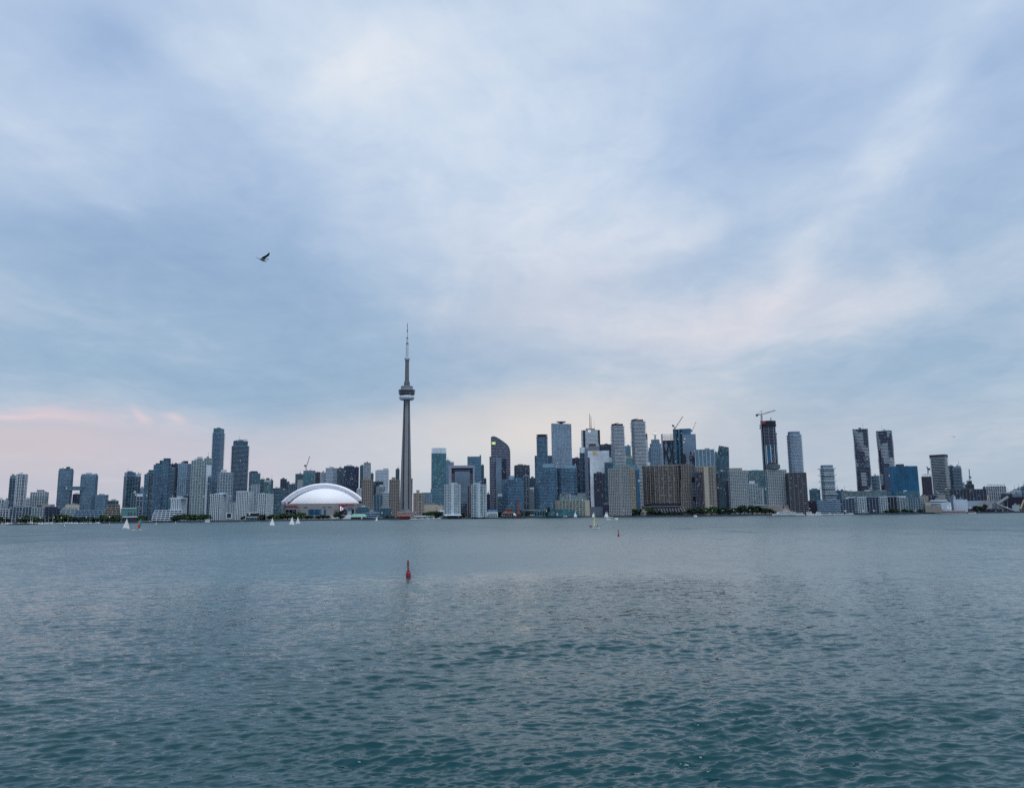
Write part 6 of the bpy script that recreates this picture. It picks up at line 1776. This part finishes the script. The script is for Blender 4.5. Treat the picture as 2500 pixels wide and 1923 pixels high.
# motor yachts, ferries and tour boats
def tour_boat(px, py, wpx, hpx, label, decks=2, flip=1, rz=0.0, dark=False, mast=True, name='tour_boat', red=False):
    p = on_water(px, py); k = p.y / F; L = wpx * k; H = hpx * k
    root = empty(name, (p.x, p.y, 0.02), rz + (0 if flip > 0 else math.pi)); tag(root, label, 'boat')
    hh = H * (0.34 if decks > 1 else 0.42)
    hull_mb(L, min(L * 0.24, 11), hh, 0.22, 11).build('hull', 'dgrey' if dark else 'boat_white', root)
    dz = (H - hh) / (decks + (0.35 if mast else 0)); b = min(L * 0.22, 10) / 2
    for i in range(decks):
        x0 = -L * (0.47 - 0.05 * i); x1 = L * (0.28 - 0.10 * i); z0 = hh * 1.0 + dz * i
        m = MB(); m.prism([(x0, -b), (x1, -b), (x1 + dz * 0.4, 0), (x1, b), (x0, b)], z0, z0 + dz * 0.95, top=[(x0, -b, z0 + dz * 0.95), (x1 - dz * 0.9, -b, z0 + dz * 0.95), (x1 - dz * 0.6, 0, z0 + dz * 0.95), (x1 - dz * 0.9, b, z0 + dz * 0.95), (x0, b, z0 + dz * 0.95)])
        m.build('deckhouse', 'red' if (red and i == 0) else 'boat_white', root)
        w = MB(); w.box(x0 + L * 0.03, x1 - dz * 0.9, -b - 0.06, b + 0.06, z0 + dz * 0.32, z0 + dz * 0.66); w.build('window_band', 'g_ink', root)
        MB().box(x0 - 0.3, x1 - dz * 0.3, -b - 0.4, b + 0.4, z0 + dz * 0.95, z0 + dz * 1.03).build('deck', 'boat_white', root)
    if mast:
        MB().bar((-L * 0.08, 0, hh + dz * decks), (-L * 0.14, 0, H * 1.02), 0.16, 5).build('mast', 'boat_white', root); MB().box(-L * 0.17, -L * 0.06, -b * 0.6, b * 0.6, H * 0.93, H * 0.955).build('radar_arch', 'boat_white', root)
    return root
tour_boat(562 + 1470 / 6, 1268.6, 34, 11.5, 'white three-deck yacht with a radar arch, left of two before the stadium', 2, -1)
tour_boat(562 + 1755 / 6, 1268.2, 37, 9.5, 'white long yacht, right of two before the stadium', 2, -1)
tour_boat(280 + 1355 / 6, 1274.2, 12, 7.5, 'small white ferry by the hedge at left', 2, -1, mast=False, name='ferry')
tour_boat(280 + 505 / 6, 1275.4, 9, 5, 'small white launch left of the white terraced block', 1, 1, mast=False, name='launch')
tour_boat(1040 + 620 / 6.22, 1264.6, 14, 9, 'plump white cruise boat between the white condo twins', 2, 1, mast=False)
tour_boat(1040 + 745 / 6.22, 1264.4, 9, 5, 'small white launch beside the plump cruise boat', 1, 1, mast=False, name='launch')
tour_boat(1280 + 980 / 5.793, 1260.4, 58, 9, 'long low white ferry moored behind the yellow sail', 1, 1, name='ferry', mast=False)
tour_boat(1280 + 1118 / 5.793, 1260.6, 20, 14, 'tall white multi-deck boat beside the long low ferry', 3, 1, mast=False)
tour_boat(1280 + 1275 / 5.793, 1259.6, 20, 8, 'white two-deck boat moored before the beige ribbed condo', 2, 1, mast=False)
tour_boat(1280 + 585 / 5.793, 1263.0, 12, 5, 'small dark-hulled launch before the cream quay terminal', 1, 1, dark=True, mast=False, name='launch')
tour_boat(1040 + 1440 / 6.22, 1263.4, 46, 6, 'long dark-hulled schooner hull moored below the red chimney', 1, 1, dark=True, mast=False, name='schooner')
tour_boat(1680 + 1350 / 5.793, 1257.6, 56, 8.5, 'long white and black ferry below the flared hotel base', 1, -1, mast=False, name='ferry')
tour_boat(1840 + 660 / 5.793, 1257.4, 22, 6, 'white boat right of the long white and black ferry', 1, 1, mast=False)
tour_boat(1840 + 800 / 5.793, 1257.2, 18, 9, 'white two-deck boat at the foot of the low navy block', 2, 1, mast=False)
tour_boat(1840 + 905 / 5.793, 1257.0, 16, 8, 'white two-deck boat left of the long striped building', 2, -1, mast=False)
tour_boat(2220 + 610 / 6.222, 1253.0, 74, 6.5, 'long red and white ferry moored at the right wharf', 1, -1, mast=True, name='ferry', red=True)
tour_boat(2220 + 960 / 6.222, 1252.6, 18, 4.5, 'short red and white workboat right of the long ferry', 1, 1, mast=False, red=True, name='workboat')
tour_boat(1480 + 1265 / 5.793, 1261.6, 8, 5, 'small speedboat passing below the brown slab', 1, 1, mast=False, name='speedboat')
def cruiser():
    p = on_water(1495, 1269.2); k = p.y / F; L = 29 * k
    root = empty('motor_cruiser', (p.x, p.y, 0.02), 0.12); tag(root, 'white motor cruiser under way right of the yellow sail', 'boat')
    hh = 4.6 * k
    hull_mb(L, L * 0.26, hh, 0.42, 11).build('hull', 'boat_white', root); b = L * 0.1
    m = MB(); m.prism([(-L * 0.28, -b), (L * 0.2, -b), (L * 0.2, b), (-L * 0.28, b)], hh, hh + 2.4 * k, top=[(-L * 0.26, -b * 0.9, hh + 2.4 * k), (L * 0.04, -b * 0.8, hh + 2.4 * k), (L * 0.04, b * 0.8, hh + 2.4 * k), (-L * 0.26, b * 0.9, hh + 2.4 * k)]); m.build('cabin', 'g_ink', root)
    MB().prism([(-L * 0.36, -b), (L * 0.07, -b * 0.8), (L * 0.07, b * 0.8), (-L * 0.36, b)], hh + 2.4 * k, hh + 3.2 * k).build('hardtop', 'boat_white', root)
    for s in (-1, 1): MB().bar((-L * 0.22, s * b, hh), (-L * 0.36, s * b, hh + 3.4 * k), 0.2, 5).build('arch_leg', 'boat_white', root)
    for i in range(3): MB().box(L * (-0.1 + 0.13 * i), L * (-0.03 + 0.13 * i), -L * 0.131, -L * 0.12, hh * 0.45, hh * 0.7).build('porthole', 'g_ink', root)
    MB().box(-L * 0.5, -L * 0.36, -b, b, hh * 0.3, hh * 0.5).build('swim_platform', 'boat_white', root)
cruiser()
# marina boats: small moored launches and masts
def marina():
    L = 8.5
    hm = hull_mb(L, 2.8, 1.0).mesh('hull', 'boat_white'); q = MB(); q.prism([(-2.6, -1.1), (1.2, -1.1), (1.2, 1.1), (-2.6, 1.1)], 0.95, 2.1, top=[(-2.5, -1, 2.1), (0.2, -1, 2.1), (0.2, 1, 2.1), (-2.5, 1, 2.1)])
    cm = q.mesh('cabin', 'boat_white'); q = MB(); q.box(-2.2, 0.35, -1.13, 1.13, 1.4, 1.85); wm = q.mesh('window_band', 'g_ink')
    q = MB(); q.bar((0.6, 0, 0.9), (0.6, 0, 12.5), 0.16, 6, 0.08); q.bar((0.6, 0, 2.2), (-3.2, 0, 2.2), 0.18, 5); mm = q.mesh('mast', 'boat_white')
    rng_ = random.Random(5)
    def boat(px, off, mastb, label, group):
        Y = shore_y(px) - off; p = at(px, 1270, Y)
        root = empty('moored_yacht' if mastb else 'moored_launch', (p.x, Y, 0.02), rng_.choice((0.0, 3.14)) + rng_.uniform(-0.4, 0.4)); tag(root, label, 'boat', group)
        s = rng_.uniform(0.85, 1.3); root.scale = (s, s, s)
        for nm, me in (('hull', hm), ('cabin', cm), ('window_band', wm)) + ((('mast', mm),) if mastb else ()): link(bpy.data.objects.new(nm, me), root)
    for i, x in enumerate((85, 160, 440, 470, 665, 705, 765, 990, 1320)):
        boat(x / 6, 14, True, '%s moored yacht with a bare mast from the left, left marina' % ORD[i], 'moored yachts at the left marina')
    for i, x in enumerate((40, 120, 205, 280, 345, 400, 520, 570, 620, 730, 840, 900, 950, 1030, 1080, 1130, 1190, 1250, 1400, 1440)):
        boat(x / 6, 10, False, '%s small white launch from the left, left marina' % ORD[i], 'moored launches at the left marina')
    for i, x in enumerate((985, 1020, 1062, 1100, 1150, 1200, 1240, 1290, 1330, 1390)):
        boat(840 + x / 6, 9, False, '%s small white launch from the left, right of the needle tower' % ORD[i], 'moored launches right of the needle tower')
    for i, x in enumerate((965, 1000, 1040, 1075, 1110, 1150, 1190, 1225, 1270, 1310, 1350, 1390)):
        boat(1840 + x / 5.793, 9, False, '%s small white launch from the left, before the long striped building' % ORD[i], 'moored launches at the right shore')
marina()
def pier():
    a, b = at(-40, 1290, 1180), at(72, 1284, 1210)
    root = empty('jetty', (a.x, a.y, 0), 0); tag(root, 'low pale jetty reaching in from the left edge', 'jetty')
    MB().prism([(-60, -6), (b.x - a.x - 30, 20), (b.x - a.x - 30, 28), (-60, 8)], -0.6, 1.2).build('deck', 'warm', root)
    for i in range(7): MB().bar((-40 + i * 14, -3 + i * 3.5, -1.5), (-40 + i * 14, -3 + i * 3.5, 2.2), 0.35, 6).build('pile', 'dgrey', root)
    p = at(56, 1281, 1215); r2 = empty('barge', (p.x, p.y, 0), 0.05); tag(r2, 'dark flat barge at the end of the left jetty', 'barge')
    MB().prism([(-20, -4), (20, -4), (22, 0), (20, 4), (-20, 4)], -0.5, 1.7).build('hull', 'dgrey', r2); MB().box(-14, 8, -3, 3, 1.7, 2.6).build('deck_load', 'midgrey', r2)
pier()
# street lamps that are already lit
def lamps():
    q = MB(); q.bar((0, 0, 0), (0, 0, 8.0), 0.12, 6, 0.08); pole = q.mesh('pole', 'steel'); q = MB(); q.lathe([(0.1, 7.9), (0.38, 8.1), (0.46, 8.4), (0.35, 8.7), (0.1, 8.8)], 10); globe = q.mesh('globe', 'lamp')
    i = 0
    for where, group, L_ in (('along the left marina', 'lamps along the left marina', [('A', x) for x in (60, 295, 595, 795, 900, 1265, 1605)]), ('before the hotels', 'lamps before the hotels', [('I', x) for x in (255, 345, 495, 650, 880)]), ('at the right wharf', 'lamps at the right wharf', [('L', x) for x in (410, 520, 602, 646, 936, 1500)])):
        for j, (c, x) in enumerate(L_):
            px = PX(c, x, 1400)[0]; Y = shore_y(px) + 3.5; p = at(px, 1260, Y)
            root = empty('street_lamp', (p.x, Y, GROUND), 0); tag(root, '%s lit street lamp from the left %s' % (ORD[j], where), 'lamp', group)
            link(bpy.data.objects.new('pole', pole), root); link(bpy.data.objects.new('globe', globe), root)
lamps()

# ------------------------------------------------------------------ buoys
def buoy(px, py, hpx, label, letters):
    p = on_water(px, py); k = p.y / F; h = hpx * k; s = h / 2.3
    root = empty('channel_buoy', (p.x, p.y, -0.05), 0); root.rotation_euler = (0, R(-2.0), 0); root.scale = (s, s, s); tag(root, label, 'buoy')
    MB().lathe([(0.10, -0.5), (0.26, -0.35), (0.32, 0.02), (0.335, 0.15), (0.335, 0.62), (0.30, 0.74), (0.17, 0.80)], 24).build('float', 'darkred', root, True)
    MB().lathe([(0.34, 0.60), (0.34, 0.64)], 24).build('float_band', 'red', root)
    MB().lathe([(0.15, 0.78), (0.18, 0.95), (0.14, 1.10), (0.135, 1.15), (0.155, 2.05), (0.16, 2.14), (0.10, 2.18)], 16).build('spar', 'darkred', root, False)
    MB().lathe([(0.09, 2.17), (0.09, 2.32), (0.04, 2.36)], 12).build('lantern', 'black', root)
    MB().lathe([(0.15, 1.14), (0.15, 1.19)], 16).build('reflective_band', 'offwhite', root)
    for a in (0.22, -0.2): 
        MB().bar((a, -0.1, 0.70), (a * 0.9, -0.1, 0.94), 0.03, 6).build('lifting_eye', 'red', root)
    MB().bar((-0.22, -0.22, 0.62), (-0.22, -0.22, 0.80), 0.018, 5).build('hook', 'offwhite', root)
    if letters:
        for i, ch in enumerate(letters):
            text_part(ch, 0.22, 'white', root, (0.03, -0.162, 1.92 - 0.23 * i), depth=0.012, name='lettering')
buoy(997.2, 1408.6, 39.5, 'near red spar buoy with white characters on its post', 'T14')
buoy(1510.3, 1308.6, 15.5, 'far small red spar buoy right of the yellow sail', '')

# ------------------------------------------------------------------ birds
def gull(p, s, rot, up_l, up_r, label, sweep=0.25):
    m = MB()
    prof = [(-0.26, 0.004), (-0.2, 0.02), (-0.1, 0.05), (0.0, 0.062), (0.1, 0.055), (0.17, 0.036), (0.205, 0.036), (0.235, 0.022), (0.245, 0.012), (0.285, 0.003)]
    n = 12; k = len(m.v)
    for x, r_ in prof:
        for i in range(n): m.v.append((x, r_ * math.cos(6.2832 * i / n), r_ * 0.92 * math.sin(6.2832 * i / n) + (0.012 if x > 0.16 else 0) - (0.01 if x > 0.24 else 0)))
    for a in range(len(prof) - 1):
        for i in range(n):
            j = (i + 1) % n; m.f.append((k + a * n + i, k + a * n + j, k + a * n + n + j, k + a * n + n + i))
    m.prism([(-0.36, -0.055), (-0.2, -0.018), (-0.2, 0.018), (-0.36, 0.055)], -0.004, 0.006)
    for side, up in ((-1, up_l), (1, up_r)):
        secs = []
        for t, ch, dxs, bend in ((0, 0.17, 0.0, 0.0), (0.12, 0.18, 0.03, 0.04), (0.25, 0.18, 0.07, 0.06), (0.38, 0.165, 0.11, 0.05), (0.5, 0.15, 0.14, 0.02), (0.62, 0.135, 0.16, -0.02), (0.75, 0.115, 0.17, -0.05), (0.86, 0.085, 0.165, -0.08), (0.94, 0.05, 0.15, -0.10), (1.0, 0.012, 0.125, -0.12)):
            L = 0.62 * t; y = side * (0.03 + L * math.cos(up)); z = 0.03 + L * math.sin(up) + bend * 0.4
            x = 0.06 + dxs * (1 + sweep)
            secs.append([(x, y, z), (x - ch, y, z - 0.004), (x - ch * 0.55, y, z + 0.014)])
        b = len(m.v)
        for s_ in secs: m.v += s_
        for i in range(len(secs) - 1):
            for j in range(3):
                q = (j + 1) % 3; f = (b + i * 3 + j, b + i * 3 + q, b + i * 3 + 3 + q, b + i * 3 + 3 + j); m.f.append(f if side > 0 else f[::-1])
    me = m.mesh('gull', None, False)
    mt, gg, bs = new_mat('plumage_%d' % len(MATS))
    y_ = gg.sep(gg.n('ShaderNodeTexCoord').outputs['Object'])
    ay = gg.m('ABSOLUTE', y_[1]); wing = gg.rng(ay, 0.04, 0.065)
    below = gg.rng(y_[2], 0.02, -0.03)
    gg.put(bs.inputs['Base Color'], gg.mix(wing, gg.mix(below, (0.30, 0.32, 0.33, 1), (0.045, 0.05, 0.062, 1)), (0.012, 0.016, 0.020, 1))); bs.inputs['Roughness'].default_value = 0.8
    me.materials.append(mt)
    o = bpy.data.objects.new('gull', me); link(o); o.location = p; o.rotation_euler = rot; o.scale = (s, s, s); tag(o, label, 'bird')
gull(at(640.5, 635.0, 44.0), 1.0, (R(8), R(20), R(18)), R(62), R(30), 'gull flying right with one dark wing raised, high in the left sky')
gull(at(2329, 1067, 165.0), 1.0, (R(0), R(4), R(80)), R(32), R(30), 'distant gull seen as a small dark V above the right towers')

# ------------------------------------------------------------------ sailors
def person_mesh(pose):
    me = bpy.data.meshes.new('person'); J = pose
    names = list(J); idx = {n_: i for i, n_ in enumerate(names)}
    E = [('pelvis', 'waist'), ('waist', 'chest'), ('chest', 'neck'), ('neck', 'head'), ('head', 'crown')]
    for s in 'lr': E += [('chest', s + 'shoulder'), (s + 'shoulder', s + 'elbow'), (s + 'elbow', s + 'hand'), ('pelvis', s + 'hip'), (s + 'hip', s + 'knee'), (s + 'knee', s + 'foot'), (s + 'foot', s + 'toe')]
    me.from_pydata([J[n_][:3] for n_ in names], [(idx[a], idx[b]) for a, b in E], [])
    o = bpy.data.objects.new('tmp_person', me); COL.objects.link(o)
    md = o.modifiers.new('skin', 'SKIN'); md.use_smooth_shade = True
    for i, n_ in enumerate(names):
        v = me.skin_vertices[0].data[i]; r_ = J[n_][3]; v.radius = (r_, r_); v.use_root = (n_ == 'pelvis')
    o.modifiers.new('sub', 'SUBSURF').levels = 1
    bpy.context.view_layer.update()
    dg = bpy.context.evaluated_depsgraph_get()
    out = bpy.data.meshes.new_from_object(o.evaluated_get(dg))
    bpy.data.objects.remove(o); 
    out.materials.clear(); out.materials.append(MATS['black'])
    return out
SEAT = {'pelvis': (0, 0, 0.12, 0.15), 'waist': (0.02, 0, 0.32, 0.14), 'chest': (-0.02, 0, 0.52, 0.16), 'neck': (0.0, 0, 0.68, 0.06), 'head': (0.02, 0, 0.78, 0.10), 'crown': (0.02, 0, 0.90, 0.085)}
for s, sy in (('l', 1), ('r', -1)):
    SEAT.update({s + 'shoulder': (0, 0.19 * sy, 0.58, 0.07), s + 'elbow': (0.16, 0.24 * sy, 0.36, 0.05), s + 'hand': (0.38, 0.14 * sy, 0.34, 0.04), s + 'hip': (0.06, 0.10 * sy, 0.10, 0.10), s + 'knee': (0.46, 0.14 * sy, 0.22, 0.07), s + 'foot': (0.56, 0.14 * sy, -0.18, 0.05), s + 'toe': (0.70, 0.15 * sy, -0.20, 0.04)})
PM = person_mesh(SEAT)
solid('skin', (0.32, 0.19, 0.13), 0.6)
def sailor(px, py, Y, rz, label, s=1.25, z=None):
    p = at(px, py, Y); o = bpy.data.objects.new('person', PM); link(o); o.location = (p.x, p.y, p.z if z is None else z); o.rotation_euler = (0, 0, rz); o.scale = (s, s, s); tag(o, label, 'person')
    h = MB().lathe([(0.01, 0.72), (0.07, 0.76), (0.09, 0.82), (0.07, 0.88)], 10).build('face', 'skin', o); h.location = (0.045, 0, 0)
sailor(1442.6, 1285.8, sk_p.y - 0.6, 0.4, 'crew member in dark clothes, second from left on the yellow-sailed skiff', 1.3, 0.75)
sailor(1439.6, 1285.8, sk_p.y - 1.0, 0.2, 'crew member in dark clothes leaning out leftmost on the yellow-sailed skiff', 1.3, 0.8)
sailor(1459.2, 1285.6, sk_p.y + 0.2, 2.9, 'crew member in dark clothes at the right end of the yellow-sailed skiff', 1.3, 0.8)
sailor(332.2, 1290.5, cat_p.y - 0.6, 0.5, 'sailor in dark clothes at the left of the coloured-sail catamaran', 1.1, 0.55)
sailor(335.6, 1292.0, cat_p.y - 1.4, 0.5, 'sailor in dark clothes crouched in the middle of the coloured-sail catamaran', 1.0, 0.45)
sailor(302.6, 1289.8, on_water(307.5, 1292).y - 0.2, 0.2, 'sailor in dark clothes at the stern of the white sailboat', 1.0, 0.55)
